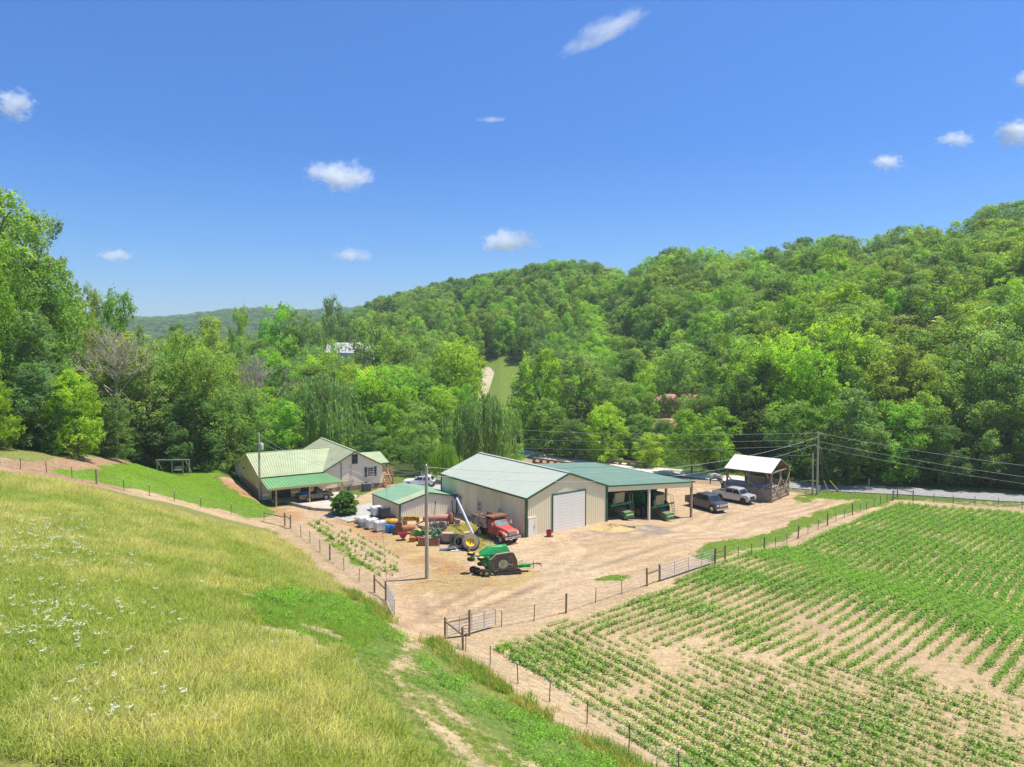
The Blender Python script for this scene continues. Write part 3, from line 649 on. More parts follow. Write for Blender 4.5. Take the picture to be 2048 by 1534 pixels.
# the rest of the woods
cand = []
sp = 8.3
for iy in range(int(84 / sp), int(620 / sp)):
    spy = sp
    for ix in range(-60, 75):
        x = (ix + rng.uniform(-.42, .42)) * sp; y = (iy + rng.uniform(-.42, .42)) * sp
        d = math.hypot(x, y); px = 1024 + FPX * x / y
        if not (-260 < px < 2330): continue
        cand.append((x, y, d, px))
LP = np.array([(c[0], c[1]) for c in cand]); rd = dpoly(LP[:, 0], LP[:, 1], ROAD)
inY = inpoly(LP[:, 0], LP[:, 1], Z_YARD) | inpoly(LP[:, 0], LP[:, 1], Z_FIELD) | inpoly(LP[:, 0], LP[:, 1], Z_LAWN) | inpoly(LP[:, 0], LP[:, 1], Z_GREENFAR)
FOOT = [(-600, 66), (-100, 80), (0, 86), (100, 92), (200, 104), (300, 120), (400, 124), (470, 132), (600, 134), (760, 138), (850, 142), (1000, 156), (1100, 162), (1300, 150), (1400, 140), (1500, 130), (1700, 121), (1900, 118), (2048, 116), (2400, 112)]
SKY = [(-300, 300), (0, 410), (50, 460), (130, 575), (200, 600), (260, 610), (300, 652), (480, 650), (560, 640), (640, 632), (700, 628), (760, 594), (820, 580), (900, 560), (1000, 543), (1080, 524), (1120, 516), (1190, 524), (1212, 538), (1260, 520), (1330, 492), (1450, 492), (1560, 488), (1640, 465), (1750, 466), (1830, 440), (1900, 452), (1950, 416), (2048, 396), (2400, 370)]
fill = []
for (x, y, d, px), r_, iy_ in zip(cand, rd, inY):
    foot = np.interp(px, [f[0] for f in FOOT], [f[1] for f in FOOT])
    if y < foot or r_ < 6.5 or iy_: continue
    if (948 < px < 986 and 205 < y < 300) or (985 <= px < 1036 and 205 < y < 250): continue                  # the meadow and the lane
    if 1290 < px < 1425 and 165 < y < 205: continue                 # the red roofed house
    if 655 < px < 735 and 225 < y < 262: continue                   # the far grey roof
    if any((x - a) ** 2 + (y - b) ** 2 < (q * .62) ** 2 for a, b, q in placed): continue
    z = H(x, y); sky_y = np.interp(px, [s[0] for s in SKY], [s[1] for s in SKY]); zt = topz(sky_y, y)
    ph = math.degrees(math.atan2(x, y))
    # beyond the ridges nothing shows
    rdg = max(np.interp(ph, [pa(t[0]) for t in HA], [t[2] for t in HA]) if px > 1230 else 0, np.interp(ph, [pa(t[0]) for t in HB], [t[2] for t in HB]) if 640 < px < 1235 else 0)
    if px > 640 and d > rdg + 26: continue
    if px <= 640 and d > 430: continue
    onA = px > 1150 and d > 200 or px > 1500
    hg = rng.uniform(15, 21) if onA else rng.uniform(13, 20)
    if 640 < px < 1235 and y > 250: hg = rng.uniform(14, 19)
    lim = zt - z - rng.uniform(-.8, 1.5)
    if hg > lim: hg = lim
    if hg < 6: continue
    # keep the gap view open and the front rows low where the picture shows far things
    if 930 < px < 1050 and y < 205: hg = min(hg, topz(812, y) - z)
    if 1290 < px < 1430 and y < 170: hg = min(hg, topz(838, y) - z)
    if 660 < px < 735 and y < 225: hg = min(hg, topz(704, y) - z)
    if 480 < px < 900 and y < 200: hg = min(hg, topz(725 + 30 * rng.rand(), y) - z)
    if 300 < px < 480 and y < 225: hg = min(hg, topz(680 + 40 * rng.rand(), y) - z)
    if 1050 < px < 1290 and y < 205: hg = min(hg, topz(745 + 40 * rng.rand(), y) - z)
    if hg < 5: continue
    n = float(vnoise(x, y, 38, 71)); n2_ = rng.rand()
    if 880 < px < 1150 and 300 < y < 365 and n2_ < .6: kd = 'cone'; col = 'fresh' if n2_ < .6 else 'grey'; hg = min(hg, 15)
    else:
        kd = ['oval', 'tall', 'oval', 'round', 'skirt'][rng.randint(5)]
        if kd == 'tall' and hg < 14: kd = 'oval'
        col = ['mid', 'fresh', 'mid', 'bright', 'dark', 'grey', 'olive', 'fresh', 'mid', 'blue'][int((n * .5 + n2_ * .5) * 10) % 10]
        if px > 1720 and 150 < d < 250 and rng.rand() < .35: col = 'olive'
        if d > 400 and rng.rand() < .3: col = 'dark'
    wd = hg * {'cone': .58, 'tall': .46, 'oval': .62, 'round': .68, 'skirt': .62}[kd] * rng.uniform(.92, 1.18); wd = max(wd, 7) * (1.16 if d > 150 else 1)
    fill.append((d, x, y, px, hg, wd, kd, col))
fill.sort(); NIND = max(0, 300 - len(placed))
CN = dict(mid='mid green', fresh='fresh green', bright='bright green', dark='dark green', grey='grey green', olive='olive green', blue='bluish green', lime='yellow green', tan='tan')
KN = dict(cone='pointed', tall='slender', oval='oval', round='rounded', skirt='bushy')
LM = [(-9999, 'far left above the wire fence'), (100, 'above the young lime tree'), (200, 'above the tan flowering tree'), (300, 'above the wooden swing frame'), (400, 'above the left end of the house'), (500, 'above the pole with the transformer'),
      (560, 'above the house roof'), (650, 'above the house gable'), (740, 'above the white car'), (830, 'above the front utility pole'), (900, 'above the back corner of the barn'), (1000, 'above the barn ridge'),
      (1080, 'above the left end of the bridge'), (1160, 'above the middle of the bridge'), (1240, 'above the right end of the bridge'), (1320, 'above the red roof'), (1420, 'above the parked pickups'), (1480, 'above the white shelter roof'), (1570, 'above the shelter gable'),
      (1640, 'above the tall utility pole'), (1720, 'above the fence corner by the road'), (1810, 'above the right stretch of road'), (1900, 'above the far field corner'), (1980, 'at the far right above the road')]
seen = {}
def fl(px, d, kd, col, hg, y, z):
    lm = [t for a_, t in LM if px >= a_][-1]
    row = 'in front' if d < 135 else 'second row' if d < 165 else 'lower slope' if d < 200 else 'midway upslope' if d < 260 else 'high upslope'
    return f"{CN[col]} {KN[kd]} tree {row} {lm}"
labs = [fl(f[3], f[0], f[6], f[7], f[4], f[2], 0) for f in fill[:NIND]]; byl = {}
for k, l_ in enumerate(labs): byl.setdefault(l_, []).append(k)
for l_, ks in byl.items():
    if len(ks) > 1:
        ks.sort(key=lambda k: fill[k][3]); nm_ = {2: ['left of two', 'right of two'], 3: ['left of three', 'middle of three', 'right of three']}.get(len(ks)) or [f'{w_} from left' for w_ in ('first', 'second', 'third', 'fourth', 'fifth', 'sixth', 'seventh', 'eighth', 'ninth', 'tenth')]
        for w_, k in zip(nm_, ks): labs[k] = l_ + ', ' + w_
for k, (d, x, y, px, hg, wd, kd, col) in enumerate(fill[:NIND]):
    lab = labs[k]; t = tree(kd, x, y, hg, wd, col, lab, sink=.2); t['group'] = 'trees of the woods round the farm'
rest = fill[NIND:]
M_LEAFI = leaf_mat('forest_leaves', inst=True)
srcs, order = [], []
for kd in ('oval', 'tall', 'round', 'cone', 'skirt'):
    for nm, cm, tm in KINDS[kd]:
        c2 = cm.copy(); c2.materials.clear(); srcs.append(source('crown_source', c2, M_LEAFI)); order.append(kd)
pts, scl_, rt, vr, tn = [], [], [], [], []
for (d, x, y, px, hg, wd, kd, col) in rest:
    o_ = [i for i, q in enumerate(order) if q == kd]; pts.append((x, y, H(x, y) - .3)); scl_.append((wd, wd, hg)); rt.append((0, 0, rng.uniform(0, 6.28))); vr.append(o_[rng.randint(len(o_))])
    b_ = GREEN[col]; q = rng.uniform(.85, 1.15); tn.append((b_[0] * q, b_[1] * q, b_[2] * q))
# the far hill, many crowns that read as one mass
for _ in range(1500):
    px = rng.uniform(60, 760); y = rng.uniform(1150, 1800); x = (px - 1024) / FPX * y; pts.append((x, y, H(x, y) - 1)); s_ = rng.uniform(16, 26); scl_.append((s_ * 1.5, s_ * 1.5, s_)); rt.append((0, 0, rng.uniform(0, 6))); vr.append(0); b_ = GREEN['dark']; tn.append(b_)
for _ in range(700):
    px = rng.uniform(240, 700); y = rng.uniform(430, 900); x = (px - 1024) / FPX * y; z_ = H(x, y); hh = min(rng.uniform(12, 20), topz(645, y) - z_)
    if hh < 4: continue
    pts.append((x, y, z_ - 1)); scl_.append((hh * 1.0, hh * 1.0, hh)); rt.append((0, 0, rng.uniform(0, 6))); vr.append(0); b_ = GREEN[['dark', 'mid', 'fresh'][rng.randint(3)]]; tn.append(b_)
print('TREES', len(placed), len(fill), len(pts))
scatter('far_woods', pts, scl_, rt, vr, srcs, tn, label='wooded hillside farther off that reads as one mass of crowns')

# undergrowth along the feet of the woods
um, _ = crown('undergrowth_source', 90, 'skirt', 2600, 16); um2, _ = crown('undergrowth_source', 91, 'round', 2600, 14)
us = [source('undergrowth_source', um, M_LEAFI), source('undergrowth_source', um2, M_LEAFI)]
pts, scl_, rt, vr, tn = [], [], [], [], []
def under(line, n, spread, hmin, hmax, cols):
    for _ in range(n):
        i = rng.randint(len(line) - 1); t = rng.rand(); px = line[i][0] * (1 - t) + line[i + 1][0] * t; d = line[i][1] * (1 - t) + line[i + 1][1] * t + rng.uniform(0, 1) ** 1.5 * spread
        x = (px - 1024) / FPX * d; h_ = rng.uniform(hmin, hmax) * (.55 + .45 * min(1, (d - line[i][1]) / 5 + .2)); pts.append((x, d, H(x, d) - .25 * h_)); w_ = h_ * rng.uniform(1.1, 1.7); scl_.append((w_, w_, h_ * 1.2)); rt.append((0, 0, rng.uniform(0, 6.28))); vr.append(rng.randint(2))
        b_ = GREEN[cols[rng.randint(len(cols))]]; q = rng.uniform(.8, 1.2); tn.append((b_[0] * q, b_[1] * q, b_[2] * q))
under([(-250, 77), (-50, 80), (60, 84), (140, 90), (220, 100), (290, 116), (340, 128), (420, 126), (470, 127)], 480, 16, .8, 4.5, ['dark', 'mid', 'dark', 'fresh', 'grey'])
under([(430, 128), (600, 128), (760, 126), (900, 128), (960, 132)], 360, 18, 1, 5, ['dark', 'mid', 'fresh', 'grey', 'bright'])
under([(960, 166), (1040, 160), (1120, 156), (1200, 147), (1260, 142)], 260, 16, .8, 4, ['dark', 'mid', 'fresh', 'bright'])
under([(1240, 142), (1330, 133), (1440, 126), (1560, 121), (1700, 118), (1850, 114.5), (2048, 112), (2300, 109)], 620, 15, .5, 3.6, ['dark', 'mid', 'fresh', 'dark', 'grey', 'bright'])
under([(930, 305), (1010, 303), (1060, 290), (1080, 260)], 60, 14, 1, 4, ['dark', 'mid'])
scatter('undergrowth', pts, scl_, rt, vr, us, tn, label='undergrowth of shrubs and saplings along the foot of the woods')
# ------------------------------------------------------------------ building helpers
def rwall(mb, A, B, z0, top, sp=.3, rib=.035, rw=.07, out=1):
    """ribbed sheet from A to B (local x,y), from z0 up to top(t); ribs stand out to the right-hand side of A->B times out"""
    A = Vector((A[0], A[1], 0)); B = Vector((B[0], B[1], 0)); d = (B - A).length; t = (B - A) / d; n = Vector((t.y, -t.x, 0)) * out
    us = [(0, 0)]; k = sp / 2
    while k < d - rw:
        us += [(k - rw * .6, 0), (k - rw * .3, rib), (k + rw * .3, rib), (k + rw * .6, 0)]; k += sp
    us.append((d, 0)); pk = getattr(top, 'peak', None); out_ = []
    for i, (u, o) in enumerate(us):
        if pk and i and us[i - 1][0] < pk < u: out_.append((pk, 0 if o == 0 else us[i - 1][1]))
        out_.append((u, o))
    vs = []
    for u, o in out_:
        p = A + t * u + n * o; vs += [(p.x, p.y, z0), (p.x, p.y, top(u))]
    m = len(out_); mb.add(vs, [(2 * i, 2 * i + 2, 2 * i + 3, 2 * i + 1) for i in range(m - 1)]); return mb
def flat(z): return lambda u: z
def gable(z, zp, pk, z2=None):
    z2 = z if z2 is None else z2
    f = lambda u: z + (zp - z) * u / pk if u < pk else zp + (z2 - zp) * (u - pk) / (f.d - pk)
    f.peak = pk; f.d = 2 * pk; return f
def rroof(mb, P, sp=.3, rib=.03, rw=.05, th=.05):
    """ribbed roof plane; P = eave0, eave1, ridge1, ridge0 ; ribs run from eave to ridge"""
    P = [Vector(p) for p in P]; n = (P[1] - P[0]).cross(P[3] - P[0]).normalized()
    if n.z < 0: n = -n
    L_ = max((P[1] - P[0]).length, (P[2] - P[3]).length); us = [(0, 0)]; k = sp / 2
    while k < L_ - rw: us += [(k - rw, 0), (k - rw * .4, rib), (k + rw * .4, rib), (k + rw, 0)]; k += sp
    us.append((L_, 0)); vs = []
    for u, o in us:
        u /= L_; vs += [P[0].lerp(P[1], u) + n * o, P[3].lerp(P[2], u) + n * o]
    m = len(us); mb.add(vs, [(2 * i, 2 * i + 2, 2 * i + 3, 2 * i + 1) for i in range(m - 1)])
    q = [p - n * th for p in P]; mb.add(list(P) + q, [(7, 6, 5, 4), (0, 4, 5, 1), (1, 5, 6, 2), (2, 6, 7, 3), (3, 7, 4, 0)]); return mb
def window(parent, loc, rz, w, h, cols, rows, frame, pane, name='window', dark=None):
    f = MB(); e = .06
    for x in (-w / 2 + e / 2, w / 2 - e / 2): f.box((x, -.035, 0), (e, .09, h))
    for z in (-h / 2 + e / 2, h / 2 - e / 2, 0): f.box((0, -.035, z), (w - 2 * e, .09, e))
    for i in range(1, cols): f.box((-w / 2 + w * i / cols, -.03, 0), (.028, .05, h - 2 * e))
    for j in range(1, rows):
        if abs(-h / 2 + h * j / rows) > .05: f.box((0, -.03, -h / 2 + h * j / rows), (w - 2 * e, .048, .028))
    o = f.build(name, frame, parent, loc=loc, rot=(0, 0, rz)); MB().box((0, -.012, 0), (w - 2 * e, .02, h - 2 * e)).build('pane', pane, o); return o
M_WALL = mat('tan_metal_siding', (.90, .80, .55), .5, (.86, .755, .51), .5, coords='Object', stretch=(1, 1, .35), contrast=(.3, .75))
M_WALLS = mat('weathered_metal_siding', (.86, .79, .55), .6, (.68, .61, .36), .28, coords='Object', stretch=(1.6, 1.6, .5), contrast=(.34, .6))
M_WALLP = mat('pale_metal_siding', (.88, .82, .65), .55, (.80, .74, .57), .8, stretch=(3, 3, .4))
M_TRIM = mat('dark_green_trim', (.035, .12, .065), .5, (.028, .095, .05))
M_ROOFB = mat('faded_green_roof', (.40, .425, .36), .6, (.32, .365, .30), .7, stretch=(1, 4, 1), contrast=(.3, .7), detail=9)
M_ROOFL = mat('blue_green_roof', (.115, .21, .155), .6, (.09, .175, .13), .5, contrast=(.3, .7), detail=9)
M_ROOFS = mat('light_green_roof', (.19, .325, .20), .6, (.155, .28, .165), .8, contrast=(.3, .7), detail=8)
M_ROOFD = mat('dusty_green_roof', (.36, .40, .25), .55, (.30, .345, .20), .8, detail=8)
M_ROOFH = mat('sage_green_roof', (.39, .43, .26), .6, (.32, .37, .215), .5, detail=8)
M_CARP = mat('bright_green_roof', (.17, .35, .15), .5, (.145, .31, .13), .7)
M_WHITE = mat('white_paint', (.90, .86, .76), .5, (.85, .81, .71), 1.2)
M_SID = mat('cream_vinyl_siding', (.88, .74, .53), .6, (.83, .69, .49), .5)
M_BRICK = mat('brick_foundation', (.36, .25, .19), .9, (.24, .16, .12), 9, contrast=(.4, .6))
M_LUMB = mat('new_yellow_lumber', (.58, .37, .16), .8, (.48, .29, .12), 3, stretch=(1, 1, 5))
M_CEDAR = mat('cedar_lumber', (.46, .27, .14), .85, (.34, .19, .10), 3)
M_OLDW = mat('grey_weathered_wood', (.42, .33, .23), .9, (.28, .21, .15), 2.5, stretch=(4, 4, .6))
M_POST = mat('treated_post_wood', (.31, .23, .14), .9, (.17, .12, .07), 4, stretch=(4, 4, .5))
M_POLE = mat('utility_pole_wood', (.52, .45, .35), .9, (.38, .32, .24), 3, stretch=(5, 5, .35))
M_DGREEN = mat('dark_green_paint', (.03, .085, .06), .5)
M_BLACK = mat('black_rubber', (.035, .034, .034), .85, (.022, .022, .022), 5)
M_DARK = mat('dark_steel', (.05, .05, .052), .5, (.03, .03, .03), 4)
M_GALV = mat('galvanised_steel', (.52, .54, .56), .42, (.40, .42, .44), 3, metal=.6)
M_GATE = mat('gate_pipe_steel', (.34, .39, .45), .45, (.27, .31, .36), 3, metal=.3)
M_GLASS = glass()
M_RUST = mat('rust', (.25, .115, .055), .9, (.13, .055, .03), 4, bump=.3)
M_TPOST = mat('rusty_t_post', (.13, .07, .05), .85, (.09, .05, .035), 4)

# ------------------------------------------------------------------ the big metal barn
R36 = math.radians(36); BO = Vector((1.6, 76.5, 0))
BW, BL, EV, RG = 12.1, 18.5, 4.4, 6.55
barn = thing('metal_barn', 'largest tan metal barn with faded green gable roof, white roll door and walk door', 'barn', BO, R36)
g1 = gable(EV, RG, BW / 2)
rwall(MB(), (0, 0), (BW, 0), -.4, g1, .3).build('front_wall', M_WALL, barn)
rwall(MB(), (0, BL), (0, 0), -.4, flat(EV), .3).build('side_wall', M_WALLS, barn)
rwall(MB(), (BW, 0), (BW, BL), -2, flat(EV), .3).build('side_wall', M_WALL, barn)
rwall(MB(), (BW, BL), (0, BL), -2, g1, .3).build('back_wall', M_WALL, barn)
oh = .18; sl_ = (RG - EV) / (BW / 2)
rroof(MB(), [(-oh, -oh, EV - oh * sl_ + .06), (-oh, BL + oh, EV - oh * sl_ + .06), (BW / 2, BL + oh, RG + .06), (BW / 2, -oh, RG + .06)], .3).build('roof_slope', M_ROOFB, barn)
rroof(MB(), [(BW + oh, -oh, EV - oh * sl_ + .06), (BW + oh, BL + oh, EV - oh * sl_ + .06), (BW / 2, BL + oh, RG + .06), (BW / 2, -oh, RG + .06)], .3).build('roof_slope', M_ROOFB, barn)
MB().bar((BW / 2, -oh, RG + .1), (BW / 2, BL + oh, RG + .1), .4, .05).build('ridge_cap', M_ROOFB, barn)
for x in (0, BW):
    MB().box((x, 0, 2.2), (.24, .24, 4.4)).build('corner_trim', M_TRIM, barn)
MB().box((0, BL, 2.2), (.2, .2, 4.4)).build('corner_trim', M_TRIM, barn)
MB().bar((-oh - .02, -oh, EV - .05), (-oh - .02, BL + oh, EV - .05), .08, .2).build('eave_trim', M_TRIM, barn)
for s in (0, 1):
    MB().bar((-oh + s * (BW + 2 * oh), -oh - .03, EV - .1), (BW / 2, -oh - .03, RG - .02), .07, .22).build('rake_trim', M_TRIM, barn)
    MB().bar((-oh + s * (BW + 2 * oh), BL + oh + .03, EV - .1), (BW / 2, BL + oh + .03, RG - .02), .07, .22).build('rake_trim', M_TRIM, barn)
rd_ = MB().box((6.15, -.05, 2.12), (4.9, .04, 4.25)).build('garage_door', M_WHITE, barn)
pm = MB().box((0, 0, 0), (4.8, .05, .33)); p0 = pm.build('door_panel', M_WHITE, rd_)
for i in range(12):
    o = p0 if i == 0 else p0.copy()
    if i: COL.objects.link(o); o.parent = rd_
    o.location = (6.15, -.09, .19 + i * .352)
for x in (3.65, 8.65): MB().box((x, -.07, 2.15), (.12, .12, 4.3)).build('door_trim', M_TRIM, barn)
MB().box((6.15, -.07, 4.33), (5.12, .13, .1)).build('door_trim', M_TRIM, barn)
wd_ = MB().box((.66, -.07, 1.03), (.92, .06, 2.04)).build('walk_door', M_WHITE, barn); MB().box((1.0, -.13, 1.0), (.06, .07, .12)).box((1.0, -.13, 1.25), (.05, .06, .06)).build('handle', M_DARK, wd_)
MB().box((1.19, -.07, 1.06), (.13, .09, 2.14)).box((.66, -.07, 2.13), (1.18, .09, .1)).build('door_frame', M_WALLP, barn)
for t, z in ((4.9, 1.75), (9.36, 1.75), (13.8, 1.8)): window(barn, (-.04, t, z), -math.pi / 2, .95, 1.25, 3, 4, M_WHITE, M_GLASS)
MB().box((BW * .5, BL / 2, -.3), (BW + .3, BL + .3, .62)).build('foundation', M_CONC, barn)

# open sided machine shelter against the barn
LW, LD, LZ0, LZ1 = 15.7, 19.0, 4.36, 3.1
lt = thing('machine_shelter', 'low open sided machine shelter with blue green roof joined to the right of the barn', 'shelter', BO, R36)
x0, x1 = BW + .2, BW + LW
zx = lambda x: LZ0 + (LZ1 - LZ0) * (x - BW) / LW
rroof(MB(), [(x1 + .25, -.25, zx(x1 + .25)), (x1 + .25, LD + .2, zx(x1 + .25)), (x0, LD + .2, zx(x0)), (x0, -.25, zx(x0))], .3, .022).build('roof', M_ROOFL, lt)
for k in range(3): MB().bar((x0, LD * (k + 1) / 4, zx(x0) + .05), (x1, LD * (k + 1) / 4, zx(x1) + .05), .05, .02).build('roof_seam', M_ROOFB, lt)
def fasc(a, b, name='fascia'):
    mb = MB(); A_, B_ = Vector(a), Vector(b); mb.bar(A_, B_, .07, .62); return mb.build(name, M_WALL, lt)
fasc((x0, -.05, zx(x0) - .42), (x1, -.05, zx(x1) - .42)); fasc((x1, -.05, zx(x1) - .42), (x1, LD, zx(x1) - .42)); fasc((x0, LD, zx(x0) - .42), (x1, LD, zx(x1) - .42))
MB().bar((x0, -.28, zx(x0) - .03), (x1 + .25, -.28, zx(x1) - .05), .06, .16).bar((x1 + .3, -.28, zx(x1) - .05), (x1 + .3, LD, zx(x1) - .05), .06, .16).build('edge_trim', M_TRIM, lt)
for x, ys in ((x1 - .12, (0, 4.4, 9.2, 14, 18.8)), (BW + 7.4, (0, 9.2, 18.8))):
    for y in ys:
        wx_, wy_ = BO.x + x * CA - y * SA, BO.y + x * SA + y * CA
        MB().box((x, y, (zx(x) - .3 + H(wx_, wy_) - .2) / 2), (.26, .26, zx(x) - .3 - H(wx_, wy_) + .2)).build('post', M_OLDW if x > 20 else M_WALLP, lt)
for k in range(5): MB().bar((x0, LD * k / 4 + .1, zx(x0) - .3), (x1, LD * k / 4 + .1, zx(x1) - .3), .1, .25).build('rafter', M_OLDW, lt)

# ------------------------------------------------------------------ small metal shed
SO = Vector((-13.5, 83.5, 0)); SW, SD, SE, SR = 7.95, 7.6, 2.15, 3.05
shed = thing('small_shed', 'small pale metal shed with light green gable roof between the house and the barn', 'shed', SO, R36)
g2 = gable(SE, SR, SW / 2)
rwall(MB(), (0, 0), (SW, 0), -.9, g2, .25).build('front_wall', M_WALLP, shed); rwall(MB(), (0, SD), (0, 0), -.9, flat(SE), .3).build('side_wall', M_WALL, shed)
rwall(MB(), (SW, 0), (SW, SD), -.9, flat(SE), .3).build('side_wall', M_WALLP, shed); rwall(MB(), (SW, SD), (0, SD), -.9, g2, .3).build('back_wall', M_WALLP, shed)
rroof(MB(), [(-.15, 1.7, SE + .02), (-.15, SD + .1, SE + .02), (SW / 2, SD + .1, SR + .05), (SW / 2, 1.7, SR + .05)], .45, .015).build('roof_slope', M_ROOFS, shed)
rroof(MB(), [(-.15, -.12, SE + .02), (-.15, 1.7, SE + .02), (SW / 2, 1.7, SR + .05), (SW / 2, -.12, SR + .05)], .45, .015).build('roof_slope', M_ROOFD, shed)
rroof(MB(), [(SW + .15, -.12, SE + .02), (SW + .15, SD + .1, SE + .02), (SW / 2, SD + .1, SR + .05), (SW / 2, -.12, SR + .05)], .45, .015).build('roof_slope', M_ROOFS, shed)
for s in (0, 1):
    MB().bar((-.15 + s * (SW + .3), -.16, SE - .03), (SW / 2, -.16, SR), .06, .17).build('rake_trim', M_TRIM, shed)
    MB().box((s * SW, 0, .65), (.17, .17, 3.0)).build('corner_trim', M_TRIM, shed)
MB().bar((-.18, -.1, SE - .05), (-.18, SD, SE - .05), .05, .12).build('eave_trim', M_TRIM, shed); MB().box((0, SD, .65), (.13, .13, 3.0)).build('corner_trim', M_TRIM, shed)

# ------------------------------------------------------------------ the house (x along its front, y to the back)
R31 = math.radians(31); HO = Vector((-34.4, 95.3, 0))
house = thing('farm_house', 'long cream sided house with sage green metal roof, front gable wing and carport', 'house', HO, R31)
Wm, Wg = 8.8, 8.64; XE = Wm + Wg
def lapwall(A, B, z0, top, name='siding_wall', m=None, st=.2, bounds=None):
    A = Vector((*A, 0)); B = Vector((*B, 0)); d = (B - A).length; t = (B - A) / d; n = Vector((t.y, -t.x, 0)); mb = MB(); z = z0
    while z < top - 1e-3:
        z2 = min(z + st, top); l0, l1 = bounds(z) if bounds else (0, d); u0, u1 = bounds(z2) if bounds else (0, d)
        if l1 - l0 > .05:
            a0, a1 = A + t * l0 + n * .03, A + t * l1 + n * .03; b0, b1 = A + t * u0 + n * .006, A + t * u1 + n * .006
            mb.add([(a0.x, a0.y, z), (a1.x, a1.y, z), (b1.x, b1.y, z2), (b0.x, b0.y, z2), (a0.x - n.x * .03, a0.y - n.y * .03, z), (a1.x - n.x * .03, a1.y - n.y * .03, z)], [(0, 1, 2, 3), (4, 5, 1, 0)])
        z = z2
    return mb.build(name, m or M_SID, house)
GE, GR = 3.35, 5.75; ME, MR, MBk = 3.3, 5.3, 2.2
def gb(z):
    if z <= GE: return (0, Wg)
    k = (z - GE) / (GR - GE) * Wg / 2; return (k, Wg - k)
lapwall((Wm, 0), (XE, 0), .75, GR, 'gable_wall', bounds=gb); lapwall((XE, 0), (XE, 17), .75, GE, 'side_wall')
MB().box((Wm + Wg / 2, 0, .35), (Wg - .02, .1, .82)).box((XE, 8.5, .35), (.1, 17, .82)).build('brick_base', M_BRICK, house)
lapwall((0, 0), (Wm, 0), .0, ME, 'front_wall')
def lg(z):                                                          # the left end: walls run from the back eave (20) to the front eave (0)
    a = 0 if z < MBk else (z - MBk) / (MR - MBk) * 11.6; b_ = 20.5 if z < ME else 20.5 - (z - ME) / (MR - ME) * 8.9
    return (a, b_)
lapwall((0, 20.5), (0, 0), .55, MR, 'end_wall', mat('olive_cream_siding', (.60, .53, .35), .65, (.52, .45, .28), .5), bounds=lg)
MB().box((0, 8, .5), (.12, 15.9, 1.35)).build('brick_base', M_BRICK, house); lapwall((XE, 17), (Wm, 17), .3, GE, 'back_wall'); lapwall((Wm, 20.5), (0, 20.5), .3, MBk, 'back_wall')
# roof: main part with ridge along x at y = 8.9, wing with ridge along y at x = Wm + Wg / 2
XG = Wm + Wg / 2; o = .3; ms = (MR - ME) / 8.9
def rf(P, m, name='roof_slope', sp=.45): return rroof(MB(), P, sp, .06, .06, .07).build(name, m, house)
xv = Wm + Wg / 2 * (MR - GE) / (GR - GE)                            # where the main ridge dies into the wing
rf([(-o, -.35, ME - .35 * ms), (Wm - .25, -.35, ME - .35 * ms), (xv, 8.9, MR + .03), (-o, 8.9, MR + .03)], M_ROOFH, sp=.4)
rf([(Wm, 20.8, MBk - .05), (-o, 20.8, MBk - .05), (-o, 8.9, MR + .03), (Wm, 8.9, MR + .03)], M_ROOFH, sp=.4)
wz = .12
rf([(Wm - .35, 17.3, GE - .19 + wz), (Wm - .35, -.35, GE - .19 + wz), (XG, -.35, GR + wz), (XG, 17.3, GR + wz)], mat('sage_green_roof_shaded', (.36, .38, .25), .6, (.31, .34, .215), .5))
rf([(XE + .35, -.35, GE - .19 + wz), (XE + .35, 17.3, GE - .19 + wz), (XG, 17.3, GR + wz), (XG, -.35, GR + wz)], M_ROOFH)
MB().bar((XG, -.35, GR + wz + .03), (XG, 17.3, GR + wz + .03), .3, .05).bar((-o, 8.9, MR + .07), (xv, 8.9, MR + .07), .3, .05).build('ridge_cap', M_ROOFH, house)
# the gable over the side porch
rf([(XE + 2.6, 4.0, 3.0), (XG + 1.5, 4.0, 3.0), (XG + .9, 8, 4.35), (XE + 2.6, 8, 4.2)], M_ROOFH, 'porch_roof'); rf([(XE + 2.6, 12, 3.0), (XG + 1.5, 12, 3.0), (XG + .9, 8, 4.35), (XE + 2.6, 8, 4.2)], M_ROOFH, 'porch_roof')
MB().prism([(4.1, 2.95), (8, 4.1), (11.9, 2.95)], XE + 2.3, XE + 2.38, ax='X').build('porch_gable', M_SID, house)
for y in (4.3, 8, 11.6): MB().box((XE + 2.35, y, 1.5), (.15, .15, 3)).build('porch_post', M_CEDAR, house)
for s in (0, 1):
    MB().bar((Wm - .4 + s * (Wg + .8), -.4, GE - .2 + wz - .08), (XG, -.4, GR + wz - .1), .06, .17).build('rake_trim', M_TRIM, house)
MB().bar((-o, -.4, ME - .17), (Wm - .3, -.4, ME - .17), .08, .13).build('gutter', M_DARK, house)
MB().bar((-o - .03, -.35, ME - .17), (-o - .03, 8.9, MR - .06), .05, .16).bar((-o - .03, 20.8, MBk - .12), (-o - .03, 8.9, MR - .06), .05, .16).build('rake_trim', M_SID, house)
window(house, (XG + .05, -.03, 4.62), 0, .85, 1.35, 2, 4, M_DARK, M_GLASS)
wn_ = window(house, (XG + 2.45, -.03, 2.55), 0, 1.05, 1.35, 4, 4, M_WHITE, M_GLASS)
for s in (-1, 1):
    sb = MB().box((XG + 2.45 + s * .74, -.07, 2.55), (.36, .05, 1.45)); sh_ = sb.build('shutter', M_DGREEN, house)
